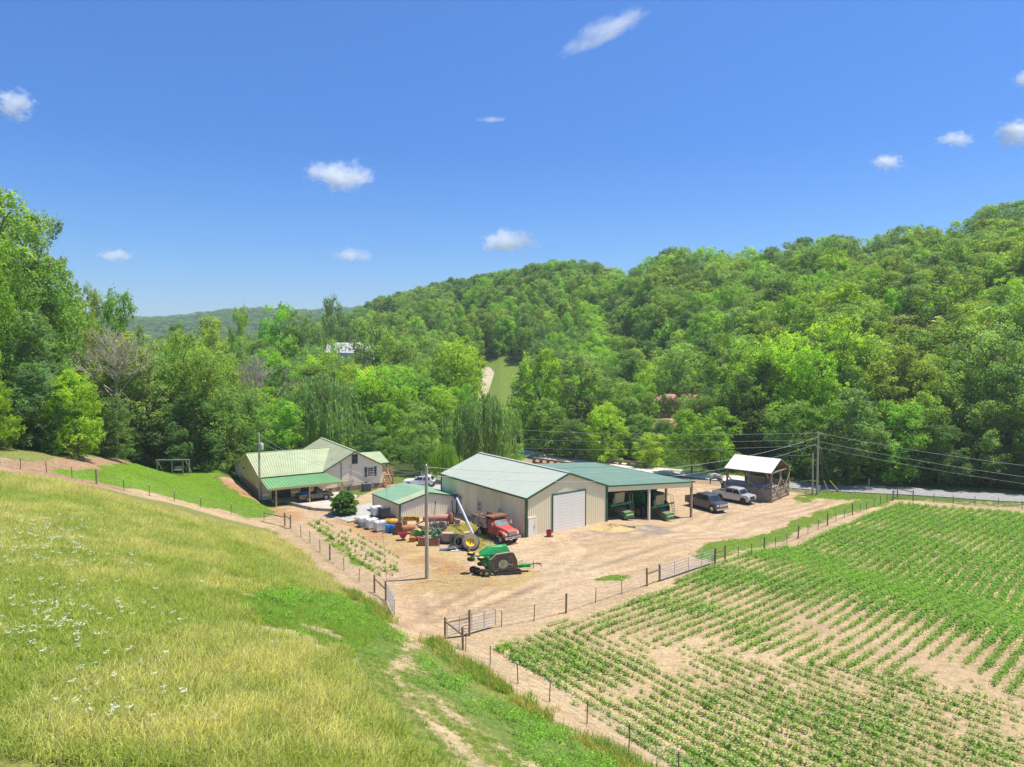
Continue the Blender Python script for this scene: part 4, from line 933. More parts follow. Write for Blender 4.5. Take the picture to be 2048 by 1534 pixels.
# conduit, meter, vents on the gable wall
cd = MB().tube((XG - 2.0, -.09, 4.3), (XG - 2.0, -.09, 1.35), .05).tube((XG - 2.0, -.09, 1.35), (XG - .2, -.09, 1.35), .04).tube((XG - .2, -.09, 1.35), (XG - .2, -.09, 1.75), .04).tube((XG - .55, -.09, 3.9), (XG - .55, -.09, 1.4), .02).tube((XG - 1.8, -.09, 1.3), (XG - 1.8, -.09, .3), .03)
cd.build('conduit', M_DARK, house); MB().box((XG - 2.0, -.12, 1.45), (.22, .16, .4)).box((XG - 2.35, -.1, 1.1), (.3, .12, .35)).build('meter_box', M_GALV, house)
for x in (XG - 3.6, XG - .9, XG + 3.3): MB().box((x, -.07, .5), (.42, .05, .2)).build('vent', M_DARK, house)
MB().tube((Wm + 1.9, 2.6, 4.4), (Wm + 1.9, 2.6, 5.35), .05).build('vent_pipe', M_WHITE, house)
# doors of the carport wall and glass doors at the far left end
MB().box((2.6, -.05, 1.05), (2.6, .05, 2.1)).build('garage_door', M_DGREEN, house)
d_ = MB().box((5.9, -.05, 1.05), (1.3, .05, 2.1)).build('door', M_DGREEN, house); MB().box((6.4, -.1, 1.0), (.06, .06, .1)).build('handle', M_GALV, d_)
for x in (1.25, 3.95, 5.2, 6.6): MB().box((x, -.06, 1.08), (.1, .07, 2.16)).build('door_frame', M_WHITE, house)
for y in (15.6, 17.0, 18.4): window(house, (-.03, y, 1.75), -math.pi / 2, 1.0, 1.9, 1, 1, M_WHITE, M_GLASS, 'glass_door')
MB().box((-.12, 12.6, 2.6), (.14, .3, .3)).build('wall_lamp', M_DARK, house)
# carport
cz0, cz1 = 3.05, 2.45; cy = -5.0
rf([(-.2, cy, cz1), (Wm + 1.2, cy, cz1), (Wm - .1, -.42, cz0), (-.2, -.42, cz0)], M_CARP, 'carport_roof', .42)
MB().bar((-.2, cy + .03, cz1 - .14), (Wm + 1.2, cy + .03, cz1 - .14), .07, .2).bar((-.2, cy + .03, cz1 - .13), (-.2, -.4, cz0 - .13), .07, .2).build('carport_beam', M_LUMB, house)
for k in range(9): MB().bar((k * 1.1 + .2, cy + .1, cz1 - .12), (k * 1.1 + .1, -.42, cz0 - .12), .05, .14).build('rafter', M_LUMB, house)
for x in (.9, 5.3, Wm + .95): MB().box((x, cy + .3, (cz1 - .2) / 2), (.17, .17, cz1 - .2)).build('carport_post', M_LUMB, house)
# wooden deck and stairs at the right side
dk = thing('wooden_deck', 'cedar deck with railings and stairs at the right end of the house', 'deck', HO + Vector(((XE + .2) * CH - 1.5 * SH, (XE + .2) * SH + 1.5 * CH, 0)), R31)
for i in range(9): MB().box((.1 + i * .24, 1.4, 1.5), (.22, 2.9, .05)).build('deck_board', M_CEDAR, dk)
for x in (0.05, 2.1):
    for y in (0, 1.4, 2.8): MB().box((x, y, 1.3), (.12, .12, 2.6)).build('post', M_CEDAR, dk)
for z in (1.75, 2.05, 2.35, 2.6):
    MB().box((1.05, 0, z), (2.1, .05, .11)).box((2.1, 1.4, z), (.05, 2.8, .11)).build('rail', M_CEDAR, dk)
for i in range(7): MB().box((.5, -.2 - i * .28, 1.35 - i * .2), (1.1, .28, .05)).build('step', M_CEDAR, dk)
MB().bar((-.02, -.1, 2.4), (-.02, -2.1, .9), .06, .1).bar((1.05, -.1, 2.4), (1.05, -2.1, .9), .06, .1).build('handrail', M_LUMB, dk)
for i in range(14): MB().box((.1 + i * .155, .02, .7), (.1, .03, 1.4)).build('lattice_board', M_CEDAR, dk)
ac = thing('air_conditioner', 'square dark grey air conditioner unit beside the house gable wall', 'air conditioner', (-21.35, 101.6, 0), R31)
MB().box((0, 0, .6), (1.05, 1.05, 1.1)).build('housing', mat('slate_grey_metal', (.12, .15, .18), .5), ac)
for k in range(8): MB().box((0, 0, .15 + k * .13), (1.09, 1.09, .03)).build('louvre', M_DARK, ac)
MB().box((0, 0, 1.17), (1.1, 1.1, .06)).build('top_cover', M_GALV, ac); MB().lathe([(.38, 0), (.38, .07), (.3, .08), (.06, .09)], (0, 0, 1.2), 'Z', 18).build('fan_grille', M_DARK, ac)
# slab and curb of the carport
hl = lambda x, y: HO + Vector((x * CH - y * SH, x * SH + y * CH, 0))
pad('carport_slab', [hl(1.0, .1), hl(.9, -3.0), *GP((550, 998), (577, 1006), (602, 1012), (627, 1018), (652, 1020), (690, 1022)), hl(12.2, -4), hl(11.5, -.1)], mat('pale_concrete', (.50, .44, .36), .9, (.40, .35, .28), .8), .06, kind='structure')
pts = GP((462, 946), (486, 962), (505, 976), (522, 985), (548, 998), (575, 1007), (600, 1014), (625, 1020), (650, 1022), (668, 1023))
cb = thing('stone_curb', 'low curved stone retaining curb around the carport slab', 'curb', pts[0])
M_ST = mat('curb_stone', (.36, .31, .26), .9, (.24, .20, .17), 2, bump=.3)
for a, b_ in zip(pts[:-1], pts[1:]):
    n_ = max(1, int((b_ - a).length / .75))
    for i in range(n_):
        p, q = a.lerp(b_, i / n_), a.lerp(b_, (i + .94) / n_); MB().bar(p - pts[0] + Vector((0, 0, .12)), q - pts[0] + Vector((0, 0, .12)), .3, .42 + .08 * rng.rand()).build('stone', M_ST, cb)

# ------------------------------------------------------------------ hay shelter
SH_ = math.radians(-41.3); HSO = Vector((32.85, 105.95, -1.72)); hs = thing('hay_shelter', 'open timber shelter with a white metal gable roof and board fenced lower walls', 'shelter', HSO, SH_)
SX, SY, sz, sr = 6.75, 6.9, 4.5, 6.05; M_WROOF = mat('white_roof_metal', (.64, .63, .61), .5, (.54, .53, .52), .6, detail=8)
M_SOFF = mat('rusty_brown_soffit', (.27, .12, .085), .9, (.2, .085, .06), 3)
rroof(MB(), [(-.35, -.35, sz - .1), (SX + .1, -.35, sz - .1), (SX + .1, SY / 2, sr), (-.35, SY / 2, sr)], .3, .02).build('roof_slope', M_WROOF, hs)
rroof(MB(), [(SX + .1, SY + .35, sz - .1), (-.35, SY + .35, sz - .1), (-.35, SY / 2, sr), (SX + .1, SY / 2, sr)], .3, .02).build('roof_slope', M_WROOF, hs)
MB().add([(-.3, -.3, sz - .17), (SX + .05, -.3, sz - .17), (SX + .05, SY / 2, sr - .08), (-.3, SY / 2, sr - .08), (-.3, SY + .3, sz - .17), (SX + .05, SY + .3, sz - .17)], [(0, 1, 2, 3), (3, 2, 5, 4)]).build('soffit', M_SOFF, hs)
for x in (.05, SX - .1):
    MB().bar((x, 0, sz - .25), (x, SY, sz - .25), .12, .2).build('tie_beam', M_OLDW, hs)
for y in (0, SY): MB().bar((-.2, y, sz - .25), (SX, y, sz - .25), .1, .2).build('plate_beam', M_SOFF, hs)
for x in (0, SX / 2, SX):
    for y in (0, SY / 2, SY):
        if x == SX / 2 and y == SY / 2 or (x == 0 and y == SY / 2): continue
        MB().box((x, y, (sz - .3) / 2), (.24, .24, sz - .1)).build('post', M_POST, hs)
def braces(pr):
    for a, b_ in pr: MB().bar(a, b_, .07, .15).build('brace', M_OLDW, hs)
yb = -.16; xb = SX + .16
braces([((.1, yb, 3.3), (SX / 2 + .1, yb, .3)), ((SX / 2, yb, 2.9), (SX - .1, yb, .15)), ((SX / 2 + .2, yb - .06, .3), (SX - .1, yb - .06, 2.9)), ((xb, .1, 2.9), (xb, SY / 2 - .1, .3)), ((xb + .06, SY / 2 - .1, 3.4), (xb + .06, .2, .4)), ((xb, SY / 2 + .2, 3.1), (xb, SY - .1, .3)), ((xb + .06, SY / 2 + .1, .3), (xb + .06, SY - .1, 3.6)), ((SX, .1, 3.2), (SX - .9, .1, 4.2))])
def boards(A, B, hgt, z0=-.1, lean=0):
    A, B = Vector(A), Vector(B); d = (B - A).length; t = (B - A) / d; n_ = int(d / .31); o0 = None; a_ = math.atan2(t.y, t.x)
    for i in range(n_):
        p = A + t * (d * (i + .5) / n_)
        if o0 is None or i % 6 == 0: o = MB().box((0, 0, 0), (d / n_ * .93, .045, hgt)).build('board', M_OLDW, hs); o0 = o
        else: o = o0.copy(); COL.objects.link(o); o.parent = hs
        o.location = (p.x, p.y, z0 + hgt / 2 + rng.uniform(-.05, .05)); o.rotation_euler = (0, rng.uniform(-.012, .012), a_)
boards((0, -.05, 0), (SX, -.05, 0), 2.0); boards((SX + .05, 0, 0), (SX + .05, SY, 0), 2.05); boards((0, SY, 0), (SX, SY, 0), 2.4)
for z in (.35, .95, 1.6): MB().bar((0, -.1, z), (SX, -.1, z), .05, .12).bar((SX + .1, 0, z), (SX + .1, SY, z), .05, .12).build('girt', M_OLDW, hs)

# gooseneck trailer parked inside the hay shelter
gt = thing('gooseneck_trailer', 'gooseneck trailer with grey covered bed parked inside the hay shelter', 'trailer', HSO + Vector((0, 0, 0)), SH_)
MB().box((2.9, 1.8, 1.62), (7.4, 2.5, .9)).build('covered_bed', mat('grey_tarpaulin', (.34, .36, .39), .6, (.27, .29, .32), 1.5, bump=.3), gt)
MB().box((2.9, 1.8, 2.1), (7.5, 2.56, .06)).build('bed_cover', mat('light_grey_sheet', (.44, .45, .47), .5, (.36, .37, .40), 1.2), gt)
MB().box((2.9, 1.8, 1.0), (7.4, 2.2, .3)).build('frame', M_DARK, gt)
MB().box((-.95, 1.8, 1.35), (.12, 2.2, 1.4)).box((-1.2, 1.2, 1.3), (.4, .5, .9)).box((-1.2, 2.3, 1.2), (.4, .5, .6)).build('front_rack', M_DARK, gt)
for y in (1.2, 2.4): MB().path([(-1, y, .7), (-1.9, (y + 1.8) / 2, 2.0), (-2.6, 1.8, 2.15)], .09).build('neck_beam', M_DARK, gt)
MB().tube((-2.6, 1.8, 2.25), (-3.7, 1.8, 1.95), .1).tube((-3.6, 1.8, 2.1), (-3.6, 1.8, 1.2), .09).tube((-1.6, 1.8, 2.15), (-2.7, 1.8, 2.25), .13).build('coupler', M_DARK, gt)
for x in (3.9, 4.9):
    for y in (.9, 2.7): MB().lathe([(.2, -.15), (.38, -.13), (.4, 0), (.38, .13), (.2, .15)], (x, y, .42), 'Y', 16).build('wheel', M_BLACK, gt, True)

# ------------------------------------------------------------------ wooden swing frame, bridge, distant houses
sf_ = at(339, 106); sw = thing('swing_frame', 'grey wooden swing frame standing in front of the dark woods', 'swing frame', sf_, .06)
for x in (-2.2, 0, 1.6, 2.3): MB().box((x, 0 if x < 2 else .6, 1.05), (.14, .14, 2.2)).build('post', mat('silver_grey_wood', (.34, .32, .29), .9, (.24, .22, .20), 3), sw)
for x in (-2.2, 2.0): MB().bar((x, 0, 2.1), (x + .2, 1.6, 0), .12).build('leg', MATS['silver_grey_wood'], sw)
MB().box((0, 0, 2.15), (4.8, .16, .18)).build('top_beam', MATS['silver_grey_wood'], sw); MB().box((0, .8, 2.1), (4.8, .12, .12)).build('back_beam', MATS['silver_grey_wood'], sw)
MB().box((.9, 0, .62), (1.2, .5, .08)).box((.9, .25, .9), (1.2, .06, .5)).build('bench', MATS['silver_grey_wood'], sw)
for x in (.4, 1.4): MB().tube((x, 0, .65), (x, 0, 2.1), .02, n=5).build('chain', M_DARK, sw)
M_RAIL = mat('brown_stained_concrete', (.27, .18, .13), .9, (.19, .12, .085), 2)
def bridge_rail(a, b_, n_, lab):
    t = thing('bridge_railing', lab, 'railing', a, math.atan2(b_.y - a.y, b_.x - a.x), 'concrete railings of the bridge'); L_ = (b_ - a).xy.length; dz = (b_.z - a.z) / L_
    MB().bar((0, 0, .95), (L_, 0, .95 + dz * L_), .35, .3).build('top_rail', M_RAIL, t); MB().bar((0, 0, .12), (L_, 0, .12 + dz * L_), .4, .3).build('kerb', M_RAIL, t)
    for i in range(n_ + 1): MB().box((L_ * i / n_, 0, .5 + dz * L_ * i / n_), (.55, .32, 1.0)).build('baluster', M_RAIL, t)
bridge_rail(G(1068, 926), G(1250, 951), 12, 'nearer concrete bridge railing, half hidden behind the shelter roof'); bridge_rail(G(1146, 918), G(1291, 937.5), 9, 'farther concrete bridge railing along the foot of the woods')
def far_house(px, d, w, dp, h_, rise, rot, mr, mw, lab, nm='distant_house', lift=0):
    p = at(px, d); t = thing(nm, lab, 'house', (p.x, p.y, p.z + lift), rot)
    MB().box((0, 0, h_ / 2 - 1), (w, dp, h_ + 2)).prism([(-dp / 2, h_), (dp / 2, h_), (0, h_ + rise - .1)], -w / 2 + .02, w / 2 - .02, ax='X').build('wall', mw, t)
    for s in (-1, 1): rroof(MB(), [(-w / 2 - .4, s * (dp / 2 + .4), h_ - .1), (w / 2 + .4, s * (dp / 2 + .4), h_ - .1), (w / 2 + .4, 0, h_ + rise), (-w / 2 - .4, 0, h_ + rise)], .6).build('roof_slope', mr, t)
    for k in (-.3, .05, .32): window(t, (w * k, -dp / 2 - .02, h_ * .55), 0, 1.1, 1.3, 2, 2, M_WHITE, M_GLASS)
    return t
M_REDR = mat('orange_red_roof', (.44, .22, .14), .7, (.30, .14, .09), .6, contrast=(.4, .6)); M_GREYR = mat('pale_grey_roof', (.50, .48, .49), .7, (.40, .38, .40), .8)
far_house(1362, 186, 24, 11, 3.5, 4.0, -.12, M_REDR, M_SID, 'long house with orange red roof half hidden by trees across the road', lift=1.2)
far_house(1325, 168, 9, 7, 2.6, 1.8, .2, M_REDR, M_SID, 'small red roofed outbuilding below the long red roofed house')
zg = topz(705, 243) - H((700 - 1024) / FPX * 243, 243)
far_house(702, 243, 15, 9, max(3., zg), 3.4, .1, M_GREYR, M_WHITE, 'far house whose pale grey roof shows above the valley trees')
# gravel lane climbing out of the meadow
LANE = [at(905, 232), at(925, 236), at(945, 240), at(958, 252), at(968, 268), at(975, 283), at(968, 292), at(955, 298)]
ribbon('gravel_lane', LANE, 5.5, mat('lane_gravel', (.52, .43, .33), .95, (.42, .34, .25), .6), .25, 4, kind='structure')
# ------------------------------------------------------------------ vehicles (x forward, wheels on z = 0)
M_TYRE = mat('tyre_rubber', (.04, .038, .036), .9, (.025, .024, .023), 6); M_CHROME = mat('chrome', (.62, .62, .63), .25, (.5, .5, .51), 2, metal=.8)
M_WGL = mat('tinted_glass', (.025, .032, .04), .05, (.015, .02, .026), 1, spec=.9); M_RED = mat('red_lamp', (.5, .03, .02), .3); M_LAMP = mat('lamp_glass', (.8, .8, .78), .2)
M_BLK = mat('black_plastic', (.03, .03, .032), .6)
def wheel(parent, x, y, r, w, rimm, name='wheel', z=None, rim=.62, cup=.35):
    z = r if z is None else z; s = 1 if y > 0 else -1
    o = MB().lathe([(r * rim, -w / 2), (r * .93, -w / 2), (r, -w * .36), (r, w * .36), (r * .93, w / 2), (r * rim, w / 2)], (0, 0, 0), 'Y', 22).build(name, M_TYRE, parent, True, loc=(x, y, z))
    MB().lathe([(r * rim, s * w * .5), (r * rim * .92, s * w * .42), (r * rim * .55, s * w * cup), (r * .16, s * w * cup), (r * .14, s * w * .5), (0.001, s * w * .5)], (0, 0, 0), 'Y', 18).build('rim', rimm, o, True)
    return o
def arch(x, z, r, n=9, a0=0, a1=180): return [(x + r * math.cos(math.radians(a)), z + r * math.sin(math.radians(a))) for a in np.linspace(a1, a0, n)]
def pickup(name, label, loc, rz, paint, rimm, L_=5.9, W_=2.0, H_=1.95, bed=True, wr=.41, tail=True, grille=None, suv=False, sill=.42, crew=True, body2=None):
    t = thing(name, label, 'pickup truck' if bed else 'car', loc, rz); w = W_ / 2; hb = H_ * (.64 if bed and crew else .6); fx, rx = L_ * .5, -L_ * .5; wf, wrx = fx - .95, rx + (1.25 if bed else .95)
    bx = rx + (1.95 if crew else 2.3) if bed else rx + .1                          # rear end of the cab
    low = [(rx, sill + .12), (rx, hb - (.02 if bed else .1))] + [(fx - 1.55, hb), (fx - .3, hb - .05), (fx - .06, hb - .14), (fx, sill + .1), (fx - .1, sill)]
    low += arch(wf, wr * .95, wr * 1.18)[::-1] + arch(wrx, wr * .95, wr * 1.18)[::-1]
    pts_ = low
    mb = MB()
    if bed:
        cab_low = [(bx, hb)] + low[2:7] + arch(wf, wr * .95, wr * 1.2)[::-1] + [(bx, sill)]
        mb.prism([p for p in cab_low], -w, w)
        side = [(rx, sill + .12), (rx, hb + .02), (bx, hb + .02), (bx, sill)] + arch(wrx, wr * .95, wr * 1.2)[::-1]
        for s in (-1, 1): mb.prism(side, s * w - (.13 if s > 0 else 0), s * w + (.13 if s < 0 else 0))
        mb.box((rx + .04, 0, (hb + sill) / 2 + .05), (.09, W_ - .1, hb - sill - .1))
    else: mb.prism(pts_, -w, w)
    mb.build('body', paint, t, True)
    if bed:
        MB().box(((rx + bx) / 2, 0, sill + .28), (bx - rx - .12, W_ - .27, .05)).box((bx - .03, 0, (hb + sill) / 2 + .1), (.05, W_ - .27, hb - sill - .25)).build('bed_floor', M_BLK, t)
    # greenhouse
    cf = fx - (1.28 if bed else 1.6); ct = cf - (.5 if bed else .85); cr = bx + (.06 if bed else .02); crt = cr + (.16 if bed else .45)
    gh = [(cr, hb), (crt, H_ - .07), (crt + .3, H_), (ct - .2, H_ - .01), (ct, H_ - .08), (cf, hb)]
    def inset(poly, y, k): return [(px_, y * (1 - k * (pz - hb) / (H_ - hb)), pz) for px_, pz in poly]
    A = inset(gh, -w + .02, .16); B_ = inset(gh, w - .02, .16); n = len(gh)
    cab = MB().add(A + B_, [tuple(range(n)), tuple(range(2 * n - 1, n - 1, -1))] + [(i, n + i, n + (i + 1) % n, (i + 1) % n) for i in range(n)]).build('cab', paint, t, True)
    # glass: windscreen, rear, sides
    def gl(nm, q): MB().add(q, [(0, 1, 2, 3)]).build(nm, M_WGL, t)
    yy = lambda z, e: (w + e) * (1 - .16 * (z - hb) / (H_ - hb)) 
    z0, z1 = hb + .05, H_ - .14; fxr = lambda z, e: cf + (ct - cf) * (z - hb) / (H_ - .08 - hb) + e
    gl('windscreen', [(fxr(z0, .02), -yy(z0, -.12), z0), (fxr(z0, .02), yy(z0, -.12), z0), (fxr(z1, .03), yy(z1, -.14), z1), (fxr(z1, .03), -yy(z1, -.14), z1)])
    rxr = lambda z, e: cr + (crt - cr) * (z - hb) / (H_ - .07 - hb) - e
    gl('rear_window', [(rxr(z0, .02), -yy(z0, -.16), z0 + .05), (rxr(z0, .02), yy(z0, -.16), z0 + .05), (rxr(z1, .02), yy(z1, -.18), z1), (rxr(z1, .02), -yy(z1, -.18), z1)])
    for s in (-1, 1):
        ex = [cr + .18 + (0 if bed else .25), (cr + cf) / 2 - .08 if crew else cr + .75, (cr + cf) / 2 + .02 if crew else cr + .83, cf - .12]; zt = H_ - .16
        for a, b_ in ((ex[0], ex[1]), (ex[2], ex[3])):
            bt = min(b_, fxr(zt, -.12)); at_ = max(a, rxr(zt, -.1)); e = -.005
            gl('side_window', [(a, s * yy(z0 + .03, e), z0 + .03), (b_, s * yy(z0 + .03, e), z0 + .03), (bt, s * yy(zt, e), zt), (at_, s * yy(zt, e), zt)])
        MB().box((cf - .1, s * (w + .16), hb + .16), (.1, .26, .2)).build('mirror', paint if not bed else M_BLK, t)
        MB().box((fx - .1, s * (w - .22), hb - .36), (.16, .4, .22)).build('headlight', M_LAMP, t)
        MB().box((rx + .02, s * (w - .07), hb - .25), (.1, .16, .42)).build('tail_light', M_RED, t)
        for x in (ex[0] - .1, ex[2] - .05, ex[3] + .12): MB().box((x, s * (w + .001), (hb + sill) / 2 + .1), (.015, .012, hb - sill - .2)).build('door_gap', M_BLK, t)
        for x in (ex[1] - .05, ex[3] - 1.0): MB().box((x, s * (w + .01), hb - .14), (.16, .03, .035)).build('handle', M_BLK, t)
    MB().box((fx - .01, 0, hb - .38), (.1, W_ - .95, .36)).build('grille', grille or M_BLK, t)
    MB().box((fx + .03, 0, sill + .14), (.22, W_ - .06, .24)).build('front_bumper', grille or M_BLK, t); MB().box((rx - .06, 0, sill + .16), (.18, W_ - .1, .2)).build('rear_bumper', grille or M_BLK, t)
    for s in (-1, 1):
        MB().box(((wf + wrx) / 2, s * (w - .02), sill - .05), (wf - wrx - 2 * wr - .2, .14, .07)).build('running_board', M_BLK, t)
        for x in (wf, wrx): wheel(t, x, s * (w - .13), wr, .28, rimm)
    MB().box((0, 0, sill - .02), (L_ - 1, W_ - .5, .2)).build('chassis', M_DARK, t)
    return t
HD = math.radians
p = G(1412, 1017); dk_ = pickup('pickup_truck', 'dark grey crew cab pickup parked by the corner post of the machine shelter', p, HD(-62), mat('dark_grey_paint', (.10, .10, .115), .22, (.085, .085, .10), 1, metal=.35), M_CHROME, 6.3, 2.1, 2.22, grille=M_CHROME, wr=.5)
p = G(1468, 1002); sv_ = pickup('pickup_truck', 'silver crew cab pickup with black wheels beside the hay shelter', p, HD(-50), mat('silver_paint', (.50, .50, .51), .3, (.45, .45, .46), 1, metal=.3), M_BLK, 6.0, 2.05, 2.08, wr=.46)
p = G(629, 1001); p.z += .07; op = pickup('old_pickup', 'old muddy brown pickup under the green carport roof', p, R31 + .05, mat('muddy_brown_paint', (.24, .18, .12), .7, (.12, .10, .085), 2.2, contrast=(.4, .6)), mat('dull_rim', (.42, .41, .38), .5), 4.6, 1.72, 1.72, wr=.38, crew=False)
op['category'] = 'pickup truck'
pl = MB().box((-1.3, .1, 1.12), (1.0, .8, .35), rz=.3, top=.7).build('blue_tarp', mat('blue_tarpaulin', (.05, .22, .50), .6), None); pl.parent = op
p = G(838, 972); su = pickup('white_suv', 'white car parked on the gravel behind the front utility pole', p, HD(176), mat('white_car_paint', (.80, .80, .82), .2, (.75, .75, .77), 1), M_CHROME, 4.75, 1.88, 1.66, bed=False, wr=.36)
MB().box((-.3, 0, 1.665), (1.2, 1.1, .02)).build('sunroof', M_WGL, su)

# dump truck
M_TRED = mat('faded_red_paint', (.52, .085, .06), .5, (.40, .06, .045), 2.4, contrast=(.3, .7)); M_BEDP = mat('flaking_grey_rust_paint', (.42, .40, .37), .8, (.26, .14, .08), 1.7, contrast=(.42, .56))
RW = mat('grimy_white_rim', (.50, .46, .42), .7, (.34, .26, .2), 4)
f_, r_ = G(997, 1087), G(960, 1072); hd = math.atan2(-.81, .587); dtp = f_.lerp(r_, .5) + Vector((.81, .587, 0)) * 1.0
dt = thing('dump_truck', 'old red dump truck with rusty grey dump bed parked along the barn side wall', 'dump truck', (dtp.x, dtp.y, 0), hd); dt.scale = (.94, .94, .94)
MB().box((-.3, 0, .85), (6.6, .85, .28)).build('chassis', M_DARK, dt)
# hood and cab
def loft(secs, m, name, par, smooth=True):
    """sections across x: (x, halfwidth bottom, halfwidth top, z bottom, z top)"""
    mb = MB(); vs = []
    for x, wb, wt, zb, zt in secs: vs += [(x, -wb, zb), (x, wb, zb), (x, wb, zb + (zt - zb) * .75), (x, wt, zt), (x, -wt, zt), (x, -wb, zb + (zt - zb) * .75)]
    n = len(secs); fs = [(i * 6 + k, i * 6 + (k + 1) % 6, i * 6 + 6 + (k + 1) % 6, i * 6 + 6 + k) for i in range(n - 1) for k in range(6)]
    mb.add(vs, fs + [tuple(range(6)), tuple(range(6 * n - 1, 6 * n - 7, -1))]); return mb.build(name, m, par, smooth)
loft([(1.15, .92, .80, .95, 1.78), (2.2, .78, .66, .95, 1.68), (3.0, .66, .58, .95, 1.55), (3.12, .62, .52, 1.0, 1.45)], M_TRED, 'hood', dt)
loft([(-.35, 1.0, .95, .75, 1.72), (1.2, 1.0, .93, .75, 1.72)], M_TRED, 'cab', dt)
loft([(-.35, .98, .80, 1.7, 2.42), (-.2, .98, .80, 1.7, 2.50), (.55, .96, .78, 1.7, 2.50), (1.25, .92, .86, 1.68, 1.76)], M_TRED, 'cab_roof', dt)
MB().add([(1.23, -.80, 1.80), (1.23, .80, 1.80), (.66, .70, 2.38), (.66, -.70, 2.38)], [(0, 1, 2, 3)]).build('windscreen', mat('dusty_windscreen', (.22, .30, .33), .15, (.10, .16, .15), 2), dt)
for s in (-1, 1):
    MB().add([(-.1, s * .99, 1.78), (1.0, s * .965, 1.78), (.55, s * .86, 2.34), (-.1, s * .87, 2.34)], [(0, 1, 2, 3)]).build('side_window', M_WGL, dt)
    MB().prism([(1.5, 1.05), (1.65, 1.32), (2.0, 1.46), (2.6, 1.42), (3.0, 1.2), (3.05, .85), (2.72, .85), (2.6, 1.08), (2.25, 1.2), (1.9, 1.05), (1.8, .8), (1.5, .8)], s * .62 if s > 0 else -1.08, s * 1.08 if s > 0 else -.62).build('fender', M_TRED, dt)
    MB().box((3.05, s * .82, 1.16), (.12, .26, .24)).build('headlight', M_LAMP, dt)
    MB().bar((1.0, s * .98, 2.0), (1.05, s * 1.3, 2.0), .03).box((1.05, s * 1.32, 2.0), (.06, .2, .42)).build('mirror', M_CHROME, dt)
    MB().box((-.3, s * 1.02, 1.35), (.02, .03, .7)).box((.9, s * 1.02, 1.35), (.02, .03, .7)).box((.1, s * 1.03, 1.5), (.16, .04, .04)).build('door_gap', M_DARK, dt)
    wheel(dt, 2.28, s * .95, .5, .27, RW); wheel(dt, -1.95, s * .98, .5, .26, RW); wheel(dt, -1.95, s * .66, .5, .26, M_DARK)
    MB().box((.45, s * .9, .62), (1.2, .35, .35)).build('fuel_tank', M_DARK, dt)
MB().box((3.13, 0, 1.24), (.1, 1.05, .5)).build('grille', mat('grille_steel', (.42, .42, .42), .5, (.15, .14, .13), 9, stretch=(1, 1, 8)), dt)
for z in (1.1, 1.24, 1.38): MB().box((3.19, 0, z), (.03, 1.0, .045)).build('grille_bar', M_CHROME, dt)
MB().box((3.28, 0, .78), (.2, 2.1, .26)).build('front_bumper', M_CHROME, dt)
for y in (-.7, -.35, .35, .7): MB().box((3.39, y, .78), (.03, .2, .1)).build('bumper_slot', M_DARK, dt)
bd = MB()
x0_, x1_ = -3.55, -.55; bd.box((( x0_ + x1_) / 2, 0, 1.24), (x1_ - x0_, 2.2, .12))
for s in (-1, 1): bd.box(((x0_ + x1_) / 2, s * 1.12, 1.78), (x1_ - x0_, .09, 1.05))
bd.box((x0_, 0, 1.72), (.1, 2.2, .95)).box((x1_, 0, 1.95), (.1, 2.3, 1.45)); bd.build('dump_bed', M_BEDP, dt)
for s in (-1, 1):
    for i in range(6): MB().box((x0_ + .12 + i * .55, s * 1.19, 1.78), (.12, .08, 1.0)).build('side_stake', M_BEDP, dt)
    MB().box(((x0_ + x1_) / 2, s * 1.14, 2.33), (x1_ - x0_ + .1, .17, .1)).build('bed_rail', M_RUST, dt)
MB().box(((x0_ + x1_) / 2, 0, 1.33), (x1_ - x0_ - .15, 2.1, .04)).build('bed_floor', M_RUST, dt)
MB().box((.0, 0, 2.72), (1.5, 2.35, .07), ry=-.04).box((.75, 0, 2.66), (.06, 2.35, .14)).build('cab_shield', M_RUST, dt)
for s in (-1, 1): MB().bar((x1_, s * 1.1, 1.7), (x1_ + .02, s * 1.1, 2.72), .14).build('shield_post', M_BEDP, dt)

# folded green rotary cutter
M_GRN = mat('implement_green_paint', (.02, .29, .07), .42, (.015, .23, .055), 1.5); M_YEL = mat('implement_yellow', (.80, .56, .03), .45, (.70, .47, .03), 2); M_MUD = mat('muddy_cutter_steel', (.42, .31, .21), .85, (.26, .18, .12), 3.5)
M_MUD2 = mat('dusty_yellow_steel', (.62, .54, .34), .85, (.44, .37, .24), 3)
fp = G(1008, 1148); ct_ = thing('rotary_cutter', 'green folding rotary cutter with its round mower deck raised upright', 'mower', fp, HD(8)); ct_.scale = (.96, .9, .83)
# raised deck: plate facing the camera (-y), built upright in x-z
deck = [(-1.35, .25), (-1.35, 1.75), (-.75, 2.35), (.75, 2.55), (.95, 2.4), (1.25, 1.6), (1.32, .75), (1.75, .42), (1.75, .18), (-1.0, .12)]
tl = ct_
dm = MB().prism(deck, -.04, .04)
for (a, b_) in zip(deck, deck[1:] + deck[:1]):
    dm.add([(a[0], -.34, a[1]), (b_[0], -.34, b_[1]), (b_[0], .02, b_[1]), (a[0], .02, a[1])], [(0, 1, 2, 3)])
dm.build('raised_deck', M_MUD, ct_)
cx_, cz_ = -.12, 1.22
MB().lathe([(.98, -.05), (.98, -.24), (.90, -.24), (.90, -.06)], (cx_, 0, cz_), 'Y', 36).build('ring', M_MUD, ct_, True)
MB().lathe([(1.12, -.05), (1.12, -.20), (1.07, -.20), (1.07, -.05)], (cx_ + .12, 0, cz_), 'Y', 36).build('ring', M_MUD, ct_, True)
